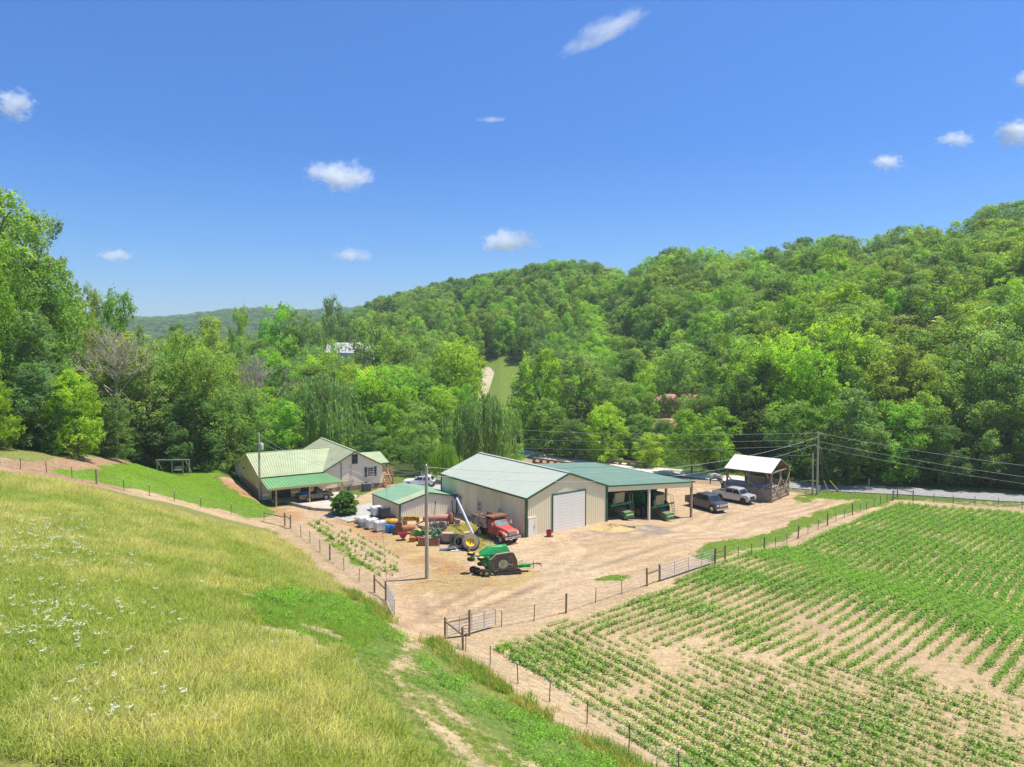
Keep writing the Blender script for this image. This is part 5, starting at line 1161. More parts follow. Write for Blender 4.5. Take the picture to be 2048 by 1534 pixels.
MB().lathe([(.78, -.06), (.80, -.20), (.70, -.26), (.55, -.20), (.55, -.06)], (cx_, 0, cz_), 'Y', 36).build('ring', mat('worn_grey_steel', (.22, .19, .17), .8, (.14, .12, .10), 5), ct_, True)
dsk = MB().lathe([(.001, -.38), (.46, -.38), (.48, -.34), (.48, -.28), (.001, -.28)], (cx_, 0, cz_), 'Y', 30).build('blade_disc', M_MUD2, ct_, True)
MB().lathe([(.485, -.375), (.52, -.36), (.52, -.3), (.485, -.28)], (cx_, 0, cz_), 'Y', 30).build('disc_rim', mat('worn_green', (.13, .30, .15), .7), dsk, True)
MB().box((cx_, -.40, cz_), (.1, .04, .1)).build('bolt', M_DARK, dsk)
MB().bar((cx_ - .3, -.4, cz_ - .3), (cx_ - .85, -.4, cz_ - .85), .1, .04).bar((cx_ + .4, -.4, cz_ + .05), (cx_ + .95, -.4, cz_ - .1), .1, .04).build('blade', M_MUD, ct_)
MB().bar((-1.1, -.34, .16), (1.75, -.34, .30), .1, .22).build('skid', mat('dark_worn_steel', (.12, .09, .075), .8), ct_)
# the other wing: a green hopper shaped folded deck behind
wg = MB(); V_ = [(-2.1, .5, 1.2), (-.2, .35, 1.35), (-.1, 1.9, 1.35), (-2.1, 1.9, 1.2), (-1.45, .95, 2.75), (.30, .75, 2.95), (.35, 1.5, 2.95), (-1.45, 1.7, 2.75), (-2.3, .6, 2.0), (.75, .3, 2.2), (.75, 1.9, 2.2), (-2.3, 1.9, 2.0)]
wg.add(V_, [(0, 3, 2, 1), (4, 5, 6, 7), (0, 1, 9, 8), (1, 2, 10, 9), (2, 3, 11, 10), (3, 0, 8, 11), (8, 9, 5, 4), (9, 10, 6, 5), (10, 11, 7, 6), (11, 8, 4, 7)])
wg.build('folded_wing', M_GRN, ct_)
MB().add([(-1.2, .915, 2.72 + .05), (-.05, .80, 2.86 + .05), (-.02, 1.05, 2.89 + .03), (-1.18, 1.2, 2.75 + .03)], [(0, 1, 2, 3)]).build('decal_strip', mat('pale_yellow_decal', (.55, .62, .18), .5, (.30, .45, .12), 9), ct_)
MB().add([(-1.93, .70, 2.22), (-1.62, .86, 2.56), (-1.52, .845, 2.56), (-1.80, .67, 2.22)], [(0, 1, 2, 3)]).build('reflector', mat('white_red_decal', (.7, .6, .5), .5, (.5, .1, .05), 12), ct_)
MB().box((-.5, .9, .9), (2.4, 1.4, .9)).box((-1.5, .2, 1.0), (.25, .5, 1.9)).bar((-1.6, .4, .45), (-2.4, .4, 1.75), .16).bar((-1.3, .2, 1.9), (-2.3, .3, 1.95), .14).build('centre_frame', M_GRN, ct_)
MB().box((-1.42, -.12, .95), (.18, .3, 1.7)).tube((-1.5, -.2, .4), (-1.1, -.4, .12), .08).build('hinge_arm', M_GRN, ct_)
MB().bar((1.2, .5, .6), (2.6, .45, .75), .28, .3).box((2.2, .5, .72), (.9, .6, .25)).bar((2.5, .45, .8), (3.3, .4, .95), .1).build('tongue', M_GRN, ct_)
MB().bar((3.2, .4, .95), (3.7, .35, .85), .09, .16).bar((3.55, .35, .95), (3.75, .35, .5), .08).bar((2.95, .42, .4), (2.95, .42, 1.25), .07).build('hitch', M_MUD, ct_)
MB().path([(1.5, .2, .8), (1.6, .2, 1.3), (1.8, .2, 1.45), (1.75, .2, 1.2)], .025, 5).build('hose', M_GALV, ct_)
YR = mat('cream_yellow_rim', (.62, .50, .20), .6, (.48, .36, .14), 3)
for (x, y, z, h_, r2) in ((-2.55, -.35, .38, 0, .38), (-2.1, -.62, .40, 0, .4), (-2.95, .2, .40, 0, .4), (-3.25, .7, .40, 0, .4)): wheel(ct_, x + .35, y, r2, .3, YR, 'caster_wheel', z, rim=.5)
for (x, y, z) in ((-3.15, .5, 2.3), (-2.2, .1, 1.85)):
    for dz_, m_ in ((0, 'caster_wheel'), (-.62, 'caster_wheel')):
        o = MB().lathe([(.16, -.13), (.36, -.13), (.40, 0), (.36, .13), (.16, .13)], (x, y, z + dz_), 'Z', 20).build(m_, M_TYRE, ct_, True)
        MB().lathe([(.24, .135), (.20, .15), (.001, .15)], (x, y, z + dz_), 'Z', 16).build('rim', M_YEL, o, True)
    MB().tube((x, y, z), (x, y, z - .6), .05).bar((x, y, z - .3), (x + .9, y + .2, z - .35), .12).build('caster_arm', M_GRN, ct_)

# combines under the shelter
def combine(label, X, Y, extra=0):
    x, y = BO.x + X * CA - Y * SA, BO.y + X * SA + Y * CA; z = H(x, y)
    t = thing('combine_harvester', label, 'combine', (x, y, z), R36, 'green combines under the machine shelter')       # local -y is forward
    MB().box((0, 4.6, 2.35), (2.9, 5.6, 1.7)).box((0, 3.0, 1.4), (1.7, 4.5, 1.1)).prism([(1.8, 1.6), (7.4, 1.6), (7.4, 2.5), (6.4, 3.2), (1.8, 3.2)], -1.47, 1.47, ax='X').build('body', M_GRN, t)
    MB().prism([(-1.5, 3.2), (1.5, 3.2), (1.75, 3.55), (-1.75, 3.55)], 2.0, 6.2).build('grain_tank', M_GRN, t)
    MB().box((0, .75, 1.78), (2.7, 1.6, .16)).box((0, -.05, 1.72), (3.2, .12, .22)).build('platform', M_GRN, t)
    MB().box((0, 1.1, 3.32), (2.0, 1.9, .16)).build('cab_roof', M_DGREEN, t)
    for s in (-1, 1):
        for yy_ in (.15, 1.9): MB().bar((s * .82, yy_, 1.85), (s * .88, yy_ - (.12 if yy_ < 1 else 0), 3.25), .1).build('cab_pillar', M_GRN, t)
    MB().add([(-.78, .02, 1.9), (.78, .02, 1.9), (.85, -.1, 3.22), (-.85, -.1, 3.22)], [(0, 1, 2, 3)]).build('windscreen', mat('tan_cab_glass', (.42, .37, .23), .3, (.30, .27, .17), 1.4, stretch=(3, 3, .5)), t)  # windscreen coloured tan, with darker tan streaks running upright
    for s in (-1, 1): MB().add([(s * .82, .1, 1.9), (s * .82, 1.9, 1.9), (s * .88, 1.9, 3.22), (s * .88, 0, 3.22)], [(0, 1, 2, 3)]).build('side_window', M_WGL, t)
    MB().prism([(.9, 1.7), (-1.6, 1.0), (-1.6, .4), (.9, .9)], -.6, .6, ax='X').build('feeder_house', mat('muddy_green_steel', (.12, .15, .08), .7, (.20, .15, .10), 3), t)
    MB().box((0, -1.65, .98), (1.4, .25, .16)).box((0, -1.65, .40), (1.4, .25, .14)).box((-.7, -1.65, .68), (.14, .25, .7)).box((.7, -1.65, .68), (.14, .25, .7)).build('feeder_frame', M_GRN, t)
    MB().tube((-.6, -1.7, .68), (.6, -1.7, .68), .17).build('feeder_drum', M_MUD, t)
    for s in (-1, 1):
        for k, yy_ in ((1.55, .0), (2.35, .0)):
            x_ = s * k; r = .98
            o = MB().lathe([(.5, -.3), (.9, -.3), (r, -.22), (r, .22), (.9, .3), (.5, .3)], (x_, 1.5, r), 'X', 26).build('wheel', M_TYRE, t, True)
            for q in range(20):
                a = q * .314; MB().box((x_ + (.14 if q % 2 else -.14), 1.5 + math.cos(a) * r, r + math.sin(a) * r), (.3, .07, .07), rx=a + .3).build('tread_lug', M_TYRE, o) if q % 2 == 0 else None
            MB().lathe([(.52, s * -.1), (.5, s * .1), (.3, s * .16), (.001, s * .16)], (x_, 1.5, r), 'X', 20).build('rim', M_YEL, o, True)
        MB().lathe([(.3, -.2), (.6, -.2), (.65, 0), (.6, .2), (.3, .2)], (s * 1.2, 6.6, .65), 'X', 20).build('rear_wheel', M_TYRE, t, True)
        MB().box((s * 1.3, 2.0, 2.5), (.35, .8, 1.4)).build('side_column', M_GRN, t)
    # ladder and handrails
    lx = 1.75 + extra
    for x_ in (lx, lx + .5): MB().path([(x_, -.4, .45), (x_, -.1, 1.85), (x_, .0, 2.75), (x_ - .1, .3, 2.95), (x_ - .15, .9, 2.9)], .03, 5).build('handrail', M_GALV, t)
    for k in range(5): MB().box((lx + .25, -.36 + k * .07, .5 + k * .3), (.5, .12, .05)).build('ladder_step', M_GRN, t)
    MB().bar((1.2, .0, 1.85), (lx + .6, -.05, 1.85), .3, .1).build('landing', M_GRN, t)
    for k in range(4): MB().path([(-.9 - k * .12, -.1, 1.85), (-.9 - k * .12, -.12, 2.7)], .018, 5).build('hand_bar', M_GALV, t)
    return t
combine('green combine harvester nearest the barn under the machine shelter', 15.6, 1.3); combine('green combine harvester at the outer side of the shelter with dual tyres and ladder showing', 22.9, 1.2, .3)

# ------------------------------------------------------------------ liquid totes and barrels
M_CAGE = mat('cage_steel', (.70, .72, .73), .5); M_PAL = mat('pallet_wood', (.33, .26, .19), .9)
def tote(name, label, loc, rz, m, cage=M_CAGE, s=1., level=None):
    t = thing(name, label, 'tote', loc, rz, 'liquid totes stacked beside the small shed'); W_, D_, H_ = 1.2, 1.0, 1.0
    MB().box((0, 0, .14 + .5), (1.12, .92, .96)).build('bottle', m, t)
    if level: MB().box((0, 0, .14 + level / 2), (1.125, .925, level)).build('liquid', mat('dark_liquid', (.14, .18, .22), .4), t)
    MB().box((0, 0, .07), (1.2, 1.0, .05)).box((-.5, 0, .0), (.12, 1, .12)).box((.5, 0, .0), (.12, 1, .12)).box((0, 0, 0), (.12, 1, .12)).build('pallet', M_PAL if cage is M_CAGE else M_BLK, t)
    cg = MB()
    for i in range(6):
        x = -.6 + i * .24
        for y in (-.5, .5): cg.bar((x, y, .12), (x, y, 1.15), .016)
    for i in range(5):
        y = -.5 + i * .25
        for x in (-.6, .6): cg.bar((x, y, .12), (x, y, 1.15), .016)
    for z in (.3, .55, .8, 1.0, 1.15):
        for y in (-.5, .5): cg.bar((-.6, y, z), (.6, y, z), .022)
        for x in (-.6, .6): cg.bar((x, -.5, z), (x, .5, z), .022)
    cg.build('cage', cage, t); MB().lathe([(.12, 0), (.12, .05), (.001, .05)], (0, 0, 1.12), 'Z', 12).build('cap', M_RED if m is M_WPL else M_BLK, t); return t
M_WPL = mat('milky_plastic', (.90, .90, .88), .5, (.84, .84, .82), 1.5); M_CPL = mat('cloudy_plastic', (.82, .81, .76), .5)
def gat(px, py, dz=0): q = G(px, py); q.z += dz; return q
tote('liquid_tote', 'white tote half full of dark liquid, leftmost of the ground row', gat(728, 1053), R36, M_WPL, level=.5)
tote('liquid_tote', 'white caged tote in the middle of the ground row', gat(744, 1057), R36, M_WPL); tote('liquid_tote', 'white caged tote next to the blue barrels', gat(760, 1062), R36, M_CPL)
ft = thing('flat_trailer', 'low dark flat trailer under the upper two totes', 'trailer', gat(757, 1041), R36)
MB().box((-.4, 0, .5), (4.6, 1.9, .1)).build('deck', M_OLDW, ft); MB().box((-.4, -.9, .42), (4.6, .08, .15)).box((-.4, .9, .42), (4.6, .08, .15)).bar((-2.7, 0, .42), (-4.0, 0, .35), .1).build('frame', M_DARK, ft)
for s in (-1, 1): wheel(ft, 0, s * 1.05, .36, .2, M_DARK)
q = gat(753, 1041, .61); tote('liquid_tote', 'white caged tote standing on the flat trailer', q, R36, M_WPL)
q = gat(769, 1043, .61); tote('liquid_tote', 'black caged tote standing on the flat trailer', q, R36, mat('grey_black_plastic', (.10, .11, .12), .5), M_BLK)
MB_ = None
def barrel(px, py, m, lab, grp=None):
    t = thing('barrel', lab, 'barrel', G(px, py), .3, grp); MB().lathe([(.001, 0), (.28, 0), (.3, .04), (.3, .3), (.31, .32), (.3, .34), (.3, .6), (.31, .62), (.3, .64), (.3, .86), (.28, .9), (.001, .88)], (0, 0, 0), 'Z', 20).build('drum', m, t, True)
    MB().lathe([(.05, .88), (.05, .93), (.001, .93)], (.15, 0, 0), 'Z', 8).build('bung', M_BLK, t); return t
M_BLU = mat('blue_plastic', (.02, .13, .50), .45); M_BLU2 = mat('bright_blue_plastic', (.02, .22, .55), .45)
barrel(776, 1065, M_BLU2, 'lighter blue barrel next to the white tote', 'blue barrels'); barrel(786, 1066, M_BLU, 'deep blue barrel next to the rusty grapple bucket', 'blue barrels')
# red drum by the roll door
rb = thing('red_drum', 'cut down red drum by the left side of the white roll door', 'drum', G(1098, 1073), 0)
MB().lathe([(.001, .05), (.27, 0), (.3, .3), (.33, .72), (.29, .72), (.27, .1), (.001, .1)], (0, 0, 0), 'Z', 18).build('shell', mat('dark_red_plastic', (.38, .03, .045), .6, (.28, .02, .03)), rb, True)
MB().box((.32, -.2, .12), (.25, .2, .24), rz=.4).build('block', M_LUMB, rb)

# ------------------------------------------------------------------ scrap and old implements
M_OYEL = mat('weathered_yellow_steel', (.58, .34, .04), .8, (.32, .15, .04), 3, contrast=(.4, .6)); M_ORU = mat('orange_rust', (.42, .19, .08), .85, (.28, .11, .05), 3); M_CREAM = mat('faded_cream_steel', (.62, .52, .20), .8, (.48, .37, .13), 3)
M_GRN2 = mat('chipped_green_steel', (.05, .32, .10), .6, (.03, .20, .07), 4)
def gthing(nm, lab, cat, px, py, rz=0, grp=None, dz=0): return thing(nm, lab, cat, gat(px, py, dz), rz, grp)
t = gthing('grapple_bucket', 'rusty grapple bucket with curved tines right of the blue barrels', 'grapple bucket', 806, 1066, .15)
for y_ in (-.75, .55): MB().prism([(-.9, 0), (-1.1, .7), (-.7, 1.15), (-.25, 1.1), (0, .6), (-.1, 0)], y_, y_ + .1).build('side_plate', M_RUST, t)
MB().lathe([(.001, 0), (.40, 0), (.40, 1.5), (.001, 1.5)], (-.1, -.35, .62), 'X', 18).build('drum', M_ORU, t, True)
for i in range(5): MB().path([(-.75 + i * .22, -.3, .6), (-.62 + i * .22, -.35, 1.2), (-.38 + i * .22, -.2, 1.6), (-.30 + i * .22, -.1, 1.9)], .07, 6).build('tine', M_RUST, t)
MB().box((-.5, 0, .35), (.9, 1.2, .6)).build('bucket', M_RUST, t)
t = gthing('yellow_loader_frame', 'yellow loader frame leaning behind the rusty grapple bucket', 'loader frame', 820, 1052, .1)
MB().box((0, .6, .75), (1.5, .3, .5)).box((.9, .5, .6), (.35, .35, .7)).build('housing', M_OYEL, t); MB().bar((.4, -.6, .2), (2.5, -.2, .95), .14).build('arm', mat('tan_painted_pipe', (.50, .38, .18), .8), t)
MB().box((-.6, .5, .3), (.5, .5, .6)).build('leg', M_OYEL, t)
t = gthing('orange_tank', 'pile of faded orange tanks behind the blue barrels', 'tank', 781, 1054, .1)
MB().lathe([(.001, -.9), (.35, -.85), (.45, -.6), (.45, .6), (.35, .85), (.001, .9)], (0, .2, .5), 'X', 18).build('shell', M_OYEL, t, True); MB().box((0, .2, .06), (1.3, .6, .12)).box((-.3, -.1, .6), (.5, .3, .35)).build('cradle', M_OYEL, t)
t = gthing('wheel_cover', 'domed cream yellow cover standing on edge in the scrap row', 'cover', 834, 1074, -.1)
MB().prism([(.75 * math.cos(a), .08 + .85 * math.sin(a)) for a in np.linspace(0, math.pi, 14)], -.25, .25).build('dome', M_CREAM, t); MB().prism([(.8 * math.cos(a), .06 + .92 * math.sin(a)) for a in np.linspace(0, math.pi, 14)], .1, .2).build('rim', M_OYEL, t)
t = gthing('green_shields', 'crumpled green sheet metal shields by the front utility pole', 'shields', 856, 1076, .1)
for i, (x, y, z, a, b_, w_, h_) in enumerate(((-1.0, 0, .45, .5, .5, 1.0, .8), (-.4, .1, .55, -.5, .4, .9, .7), (.7, 0, .45, .6, -.5, .9, .6), (1.15, .2, .6, -.4, .8, .7, .8), (.3, .4, .4, .2, .2, 1.2, .5))): MB().box((x, y, z), (w_, .06, h_), rz=a, ry=b_, rx=.5).build('shield', M_GRN2, t)
t = gthing('red_hopper', 'small dark red hopper on the ground below the grapple bucket', 'hopper', 806, 1080, .2)
MB().add([(-.2, -.2, .25), (.2, -.2, .25), (.2, .2, .25), (-.2, .2, .25), (-.5, -.4, .8), (.5, -.4, .8), (.5, .4, .8), (-.5, .4, .8)], [(0, 1, 5, 4), (1, 2, 6, 5), (2, 3, 7, 6), (3, 0, 4, 7), (0, 3, 2, 1)]).build('hopper', mat('crimson_steel', (.42, .03, .07), .7), t); MB().bar((-.35, -.3, 0), (.25, .1, .3), .07).bar((.4, -.3, 0), (-.2, .1, .3), .07).build('leg', M_RUST, t)
t = gthing('orange_toolbox', 'orange and red steel boxes on the ground left of the trough', 'box', 831, 1083, .1)
MB().box((-.35, 0, .25), (.65, .5, .5)).build('box', mat('orange_steel', (.52, .22, .03), .8, (.36, .12, .03)), t); MB().box((.8, .2, .28), (1.4, .35, .2), ry=.12).box((.6, .4, .1), (1.5, .2, .2)).build('beam', mat('faded_red_steel', (.42, .10, .07), .8), t)
t = gthing('rusty_trough', 'long rusty steel trough behind the foot of the front utility pole', 'trough', 858, 1090, .04)
tr_ = MB()
for s in (-1, 1): tr_.box((0, s * .35, .32), (2.2, .05, .62))
tr_.box((-1.1, 0, .32), (.05, .7, .62)).box((1.1, 0, .32), (.05, .7, .62)).box((0, 0, .04), (2.2, .7, .05)).build('trough', mat('brown_trough_steel', (.34, .18, .10), .9, (.24, .11, .06), 2.5), t); MB().box((.65, -.39, .42), (.45, .03, .14)).build('red_plate', mat('crimson_steel', (.42, .03, .07)), t)
t = gthing('fuel_tank', 'long rusty pink cylinder tank lying against the small shed', 'tank', 877, 1052, .12)
MB().lathe([(.001, -1.85), (.28, -1.8), (.42, -1.6), (.42, 1.6), (.28, 1.8), (.001, 1.85)], (0, 0, .95), 'X', 20).build('shell', mat('pinkish_rust', (.42, .22, .17), .75, (.34, .16, .12), 2), t, True); MB().box((-1, 0, .28), (.15, .7, .56)).box((1, 0, .28), (.15, .7, .56)).build('leg', M_RUST, t)
MT = mat('muddy_tyre', (.22, .20, .175), .95, (.13, .12, .105), 4)
def tyre(px, py, lab, r, w_, rz, tilt, rimm, nm='tractor_tyre', dual=False, dz=0, lug=True):
    t = gthing(nm, lab, 'tyre', px, py, rz, None, dz)
    e = bpy.data.objects
    for k in range(2 if dual else 1):
        off = k * (w_ + .06)
        o = MB().lathe([(r * .56, -w_ / 2), (r * .88, -w_ / 2), (r * .97, -w_ * .38), (r * .97, w_ * .38), (r * .88, w_ / 2), (r * .56, w_ / 2)], (0, off, 0), 'Y', 30).build('tyre', MT, t, True, loc=(0, 0, r * math.cos(tilt)), rot=(tilt, 0, 0))
        if lug:
            lg = MB()
            for i in range(24):
                for s in (-1, 1):
                    a = 6.2832 * (i + (.5 if s > 0 else 0)) / 24; lg.box((math.cos(a) * r, off + s * w_ * .24, math.sin(a) * r), (.07, w_ * .5, .075), ry=-a, rz=s * .35)
            lg.build('tread', M_TYRE, o, kind='stuff')
        if rimm and k == 0:
            MB().lathe([(r * .58, -w_ * .5), (r * .54, -w_ * .42), (r * .5, -w_ * .05), (r * .2, .0), (r * .14, -w_ * .12), (.001, -w_ * .12)], (0, off, 0), 'Y', 28).build('rim', rimm, o, True)
            for i in range(8): a = i * .785; MB().box((math.cos(a) * r * .3, -.04, math.sin(a) * r * .3), (.06, .04, .06)).build('bolt', M_DARK, o)
            MB().lathe([(r * .13, -w_ * .14), (.001, -w_ * .14)], (0, 0, 0), 'Y', 12).build('hub', M_DARK, o)
    return t
tyre(941, 1099, 'big lugged dual tractor tyres with a bright yellow rim beside the dump truck', .90, .5, .15, -.5, mat('bright_yellow_rim', (.92, .70, .02), .45, (.85, .62, .02), 2), 'dual_tractor_wheels', True)
tyre(912, 1093, 'worn black tractor tyre leaning behind the yellow rimmed duals', .66, .55, -.55, -.25, None, dz=.0); tyre(920, 1096, 'second worn tractor tyre squeezed against the yellow rimmed duals', .7, .5, -.35, -.3, None)
tyre(870, 1062, 'grey worn tyre standing left under the pink tank', .55, .35, .1, -.25, mat('greyish_rim', (.40, .37, .33), .7), 'tractor_tyre', lug=False); tyre(884, 1062, 'grey worn tyre with reddish hub standing right under the pink tank', .58, .35, -.15, -.2, mat('reddish_white_rim', (.52, .40, .36), .7, (.45, .22, .18), 5), 'tractor_tyre', lug=False)
t = gthing('disc_gang', 'gang of old disc blades and springs piled before the two grey tyres', 'disc harrow', 880, 1073, .1)
for i in range(12): MB().lathe([(.001, .06), (.16, .03), (.27, 0), (.16, .045), (.001, .075)], (-.75 + i * .13, .1 * math.sin(i * 1.7), .36 + .08 * math.cos(i * 2.1)), 'X', 14).build('disc', mat('worn_disc_steel', (.40, .37, .34), .5, (.30, .18, .13), 5, metal=.4), t)
MB().bar((-.9, 0, .38), (.9, 0, .4), .07).bar((-.8, .3, .1), (.8, .3, .9), .07).bar((.9, -.2, .05), (.3, .3, 1.0), .06).bar((-1.3, .3, .1), (-.8, .2, .8), .08).build('frame', M_RUST, t)
t = gthing('hay_equipment', 'dark rusty tangle of small machine parts left of the two grey tyres', 'machine parts', 852, 1066, .2)
rr = random.Random(4)
for i in range(16): MB().bar((rr.uniform(-1.1, 1), rr.uniform(-.4, .5), rr.uniform(0, .5)), (rr.uniform(-1.1, 1), rr.uniform(-.4, .5), rr.uniform(.3, 1.0)), rr.uniform(.05, .13)).build('bar', [M_RUST, M_DARK, M_OYEL, M_GALV][i % 4], t)
t = gthing('plywood_box', 'low dark cart carrying a pale brown plywood box', 'cart', 896, 1087, -.12)
MB().box((.0, 0, .75), (1.15, .75, .85)).build('box', mat('pinkish_plywood', (.46, .33, .26), .85, (.38, .26, .20), 1.5), t); MB().box((-.1, 0, .25), (2.0, .8, .14)).bar((-1.1, 0, .3), (-1.6, .2, .8), .1).build('frame', M_DARK, t)
for x in (-.7, .7): wheel(t, x, -.42, .24, .14, M_DARK)
t = gthing('engine_scrap', 'black engine block and hoses between the disc blades and the plywood box', 'engine', 873, 1083, .2)
MB().box((0, 0, .3), (.7, .5, .5)).tube((-.3, 0, .6), (.3, 0, .6), .1).box((.5, .2, .2), (.5, .4, .35), rz=.5).build('block', M_DARK, t); MB().tube((-.5, -.2, .15), (.1, -.3, .35), .09).build('hose', mat('blue_grey_hose', (.16, .20, .27), .6), t)
t = gthing('black_sheet', 'curled dark blue black plastic sheet lying on the dirt', 'sheet', 895, 1100, .15)
mb = MB(); n = 10
for i in range(n):
    x = -.9 + i * .2; z = .05 + .28 * math.exp(-((x - .4) / .42) ** 2); mb.v += [(x, -.35 + .1 * math.sin(i), z), (x + .15, .35, z + .04)]
mb.f += [(2 * i, 2 * i + 2, 2 * i + 3, 2 * i + 1) for i in range(n - 1)]; mb.build('sheet', mat('slate_plastic', (.11, .14, .19), .5, (.05, .06, .08), 2), t); MB().bar((.2, -.3, 0), (.5, .2, .3), .05).build('batten', M_DARK, t)
t = gthing('pale_board', 'flat pale grey board lying on the dirt beside the curled sheet', 'board', 911, 1101, .3); MB().box((0, 0, .03), (1.1, .6, .04)).build('board', mat('pale_grey_board', (.50, .47, .44), .8), t)
t = gthing('hydrant_stub', 'small rusty hydrant stub in front of the yellow rimmed tyre', 'hydrant', 938, 1103, 0); MB().lathe([(.13, 0), (.13, .3), (.18, .34), (.18, .42), (.12, .6), (.001, .66)], (0, 0, 0), 'Z', 12).build('stub', mat('tan_rust', (.46, .30, .20), .9), t, True)
t = gthing('red_pump', 'upright red rusted cylinder and pale pump by the shed corner', 'pump', 903, 1054, 0)
MB().lathe([(.001, 0), (.28, 0), (.28, 1.1), (.18, 1.3), (.001, 1.3)], (-.1, .2, .3), 'Z', 14).build('cylinder', mat('red_rust', (.36, .12, .07), .85), t, True); MB().box((.65, .1, .75), (.7, .5, .3)).tube((.4, 0, .35), (1.0, 0, .35), .2).bar((.5, .2, 0), (.5, .2, .6), .1).build('pump', mat('pale_rust', (.48, .36, .29), .85), t)
for (px, py, h_, l_, lab) in ((868, 1048, 2.6, .15, 'thin dark steel pole leaning on the shed wall behind the tank'), (908, 1049, 2.7, -.25, 'thin dark steel pole leaning by the right corner of the shed')):
    t = gthing('leaning_pole', lab, 'pole', px, py); MB().tube((0, 0, 0), (l_, .3, h_), .05).build('shaft', M_DARK, t); MB().box((l_, .3, h_), (.14, .14, .14)).build('cap', M_DARK, t)
# grain auger
a0, a1 = G(948, 1078), G(913, 1048); t = thing('grain_auger', 'silver grain auger slanting up toward the shed corner', 'auger', a0); e1 = Vector((a1.x, a1.y, 0)) - Vector((a0.x, a0.y, 0)); tp = Vector((e1.x, e1.y, 3.2))
MB().tube((0, 0, .35), tp, .13, n=12).build('tube', mat('bright_galvanised', (.68, .70, .72), .35, (.60, .62, .64), 3, metal=.4), t); MB().box(tp + Vector((-.05, .05, .1)), (.45, .45, .5)).box(tp + Vector((-.05, .05, .45)), (.55, .5, .08)).build('head', mat('dark_plum_steel', (.09, .07, .09), .6), t)
mdp = tp * .8; MB().path([mdp, (mdp.x - .9, mdp.y + .3, 0)], .04, 5).path([mdp, (mdp.x + .9, mdp.y - .2, 0)], .04, 5).path([(mdp.x - .6, mdp.y + .2, mdp.z * .35), (mdp.x + .6, mdp.y - .1, mdp.z * .35)], .03, 5).build('leg', M_RUST, t)
# sand heap, timbers
t = gthing('sand_heap', 'heap of yellow sand spilled at the right front corner of the barn', 'sand heap', 1224, 1058)
hr = np.random.RandomState(3); R_, A_ = np.meshgrid(np.linspace(0, 1, 10), np.linspace(0, 6.2832, 37)); xx = R_ * np.cos(A_) * 2.7; yy = R_ * np.sin(A_) * 1.6; zz = .55 * (1 - R_) ** 1.2 * (1 + .3 * np.sin(A_ * 3)) + (hr.rand(*R_.shape) - .5) * .05 * (R_ < 1) - .02
gx_, gy_ = t.location.x, t.location.y; zz += Hn(xx + gx_, yy + gy_) - t.location.z
ii = np.arange(370).reshape(37, 10); FF = np.stack([ii[:-1, :-1], ii[:-1, 1:], ii[1:, 1:], ii[1:, :-1]], -1).reshape(-1, 4)
link('heap', mesh_np('heap', np.stack([xx, yy, zz], -1).reshape(-1, 3), FF, True), mat('yellow_sand', (.50, .36, .16), .95, (.40, .28, .12), 3, bump=.4), t)
t = gthing('timber', 'short dark timbers on the ground before the machine shelter', 'timber', 1250, 1054, -.6); MB().bar((-.8, 0, .12), (.8, 0, .1), .2).bar((-.2, .3, .1), (1.2, .35, .1), .16).build('beam', M_OLDW, t)
# ------------------------------------------------------------------ fences
def fence(name, label, line, kinds, h_post=1.6, h_t=1.35, wires=5, top=1.2, grid=False):
    """kinds: one letter per point: w wood post, t steel T-post, - nothing"""
    o0 = line[0]; t = thing(name, label, 'fence', o0); pw = pt = None
    for p, k in zip(line, kinds):
        q = p - o0
        if k == 'w':
            if pw is None: pw = MB().tube((0, 0, -.3), (0, 0, h_post), .085, .08, 9).build('wooden_post', M_POST, t); o = pw
            else: o = pw.copy(); COL.objects.link(o); o.parent = t
            o.location = q; o.rotation_euler = (rng.uniform(-.03, .03), rng.uniform(-.03, .03), 0)
        elif k == 't':
            if pt is None: pt = MB().box((0, 0, h_t / 2 - .1), (.055, .03, h_t + .2)).box((0, .02, h_t / 2 - .1), (.02, .05, h_t + .2)).build('steel_post', M_TPOST, t); MB().box((0, 0, h_t - .05), (.06, .06, .12)).build('post_tip', M_WHITE, pt); o = pt
            else: o = copy_tree(pt, None, parent=t)
            o.location = q; o.rotation_euler = (rng.uniform(-.04, .04), rng.uniform(-.04, .04), rng.uniform(-.2, .2))
    for i in range(wires):
        z = .12 + (top - .12) * i / (wires - 1); mb = MB()
        for a, b in zip(line[:-1], line[1:]): mb.bar(a - o0 + Vector((0, .05, z)), b - o0 + Vector((0, .05, z)), .011)
        mb.build('wire', M_GALV, t)
    return t
def cross(t, line, pairs):
    for i, j, z0, z1 in pairs: a, b = line[i] - line[0], line[j] - line[0]; MB().bar(a + Vector((0, 0, z0)), b + Vector((0, 0, z1)), .11).build('cross_rail', M_POST, t)
LF = L_FENCE[:]; f1 = fence('meadow_fence', 'wire fence with steel posts between the tall grass meadow and the lawn', LF[:13] + LF[12:12], 'tttttwttttt' + 'tw')
l2 = GP((570, 1052), (581, 1057), (602, 1073), (620, 1085), (640, 1104), (660, 1120), (688, 1141), (718, 1165), (749, 1186), (772, 1200))
f2 = fence('garden_fence', 'wire fence between the meadow and the small corn garden', l2, 'wwtttwttww'); cross(f2, l2, [(0, 1, 1.3, 1.1), (8, 9, 1.3, .9)])
lg_ = [G(528, 1042), G(570, 1052)]; gl_ = thing('garden_gap_rail', 'single wooden rail closing the gap at the top of the garden', 'fence rail', lg_[0]); MB().bar((0, 0, 1.0), lg_[1] - lg_[0] + Vector((0, 0, 1.05)), .1).build('rail', M_POST, gl_)
l3 = GP((1068, 1242), (1132, 1226), (1191, 1206), (1244, 1188), (1294, 1172), (1319, 1163)); l3 = [G(1003, 1254)] + l3
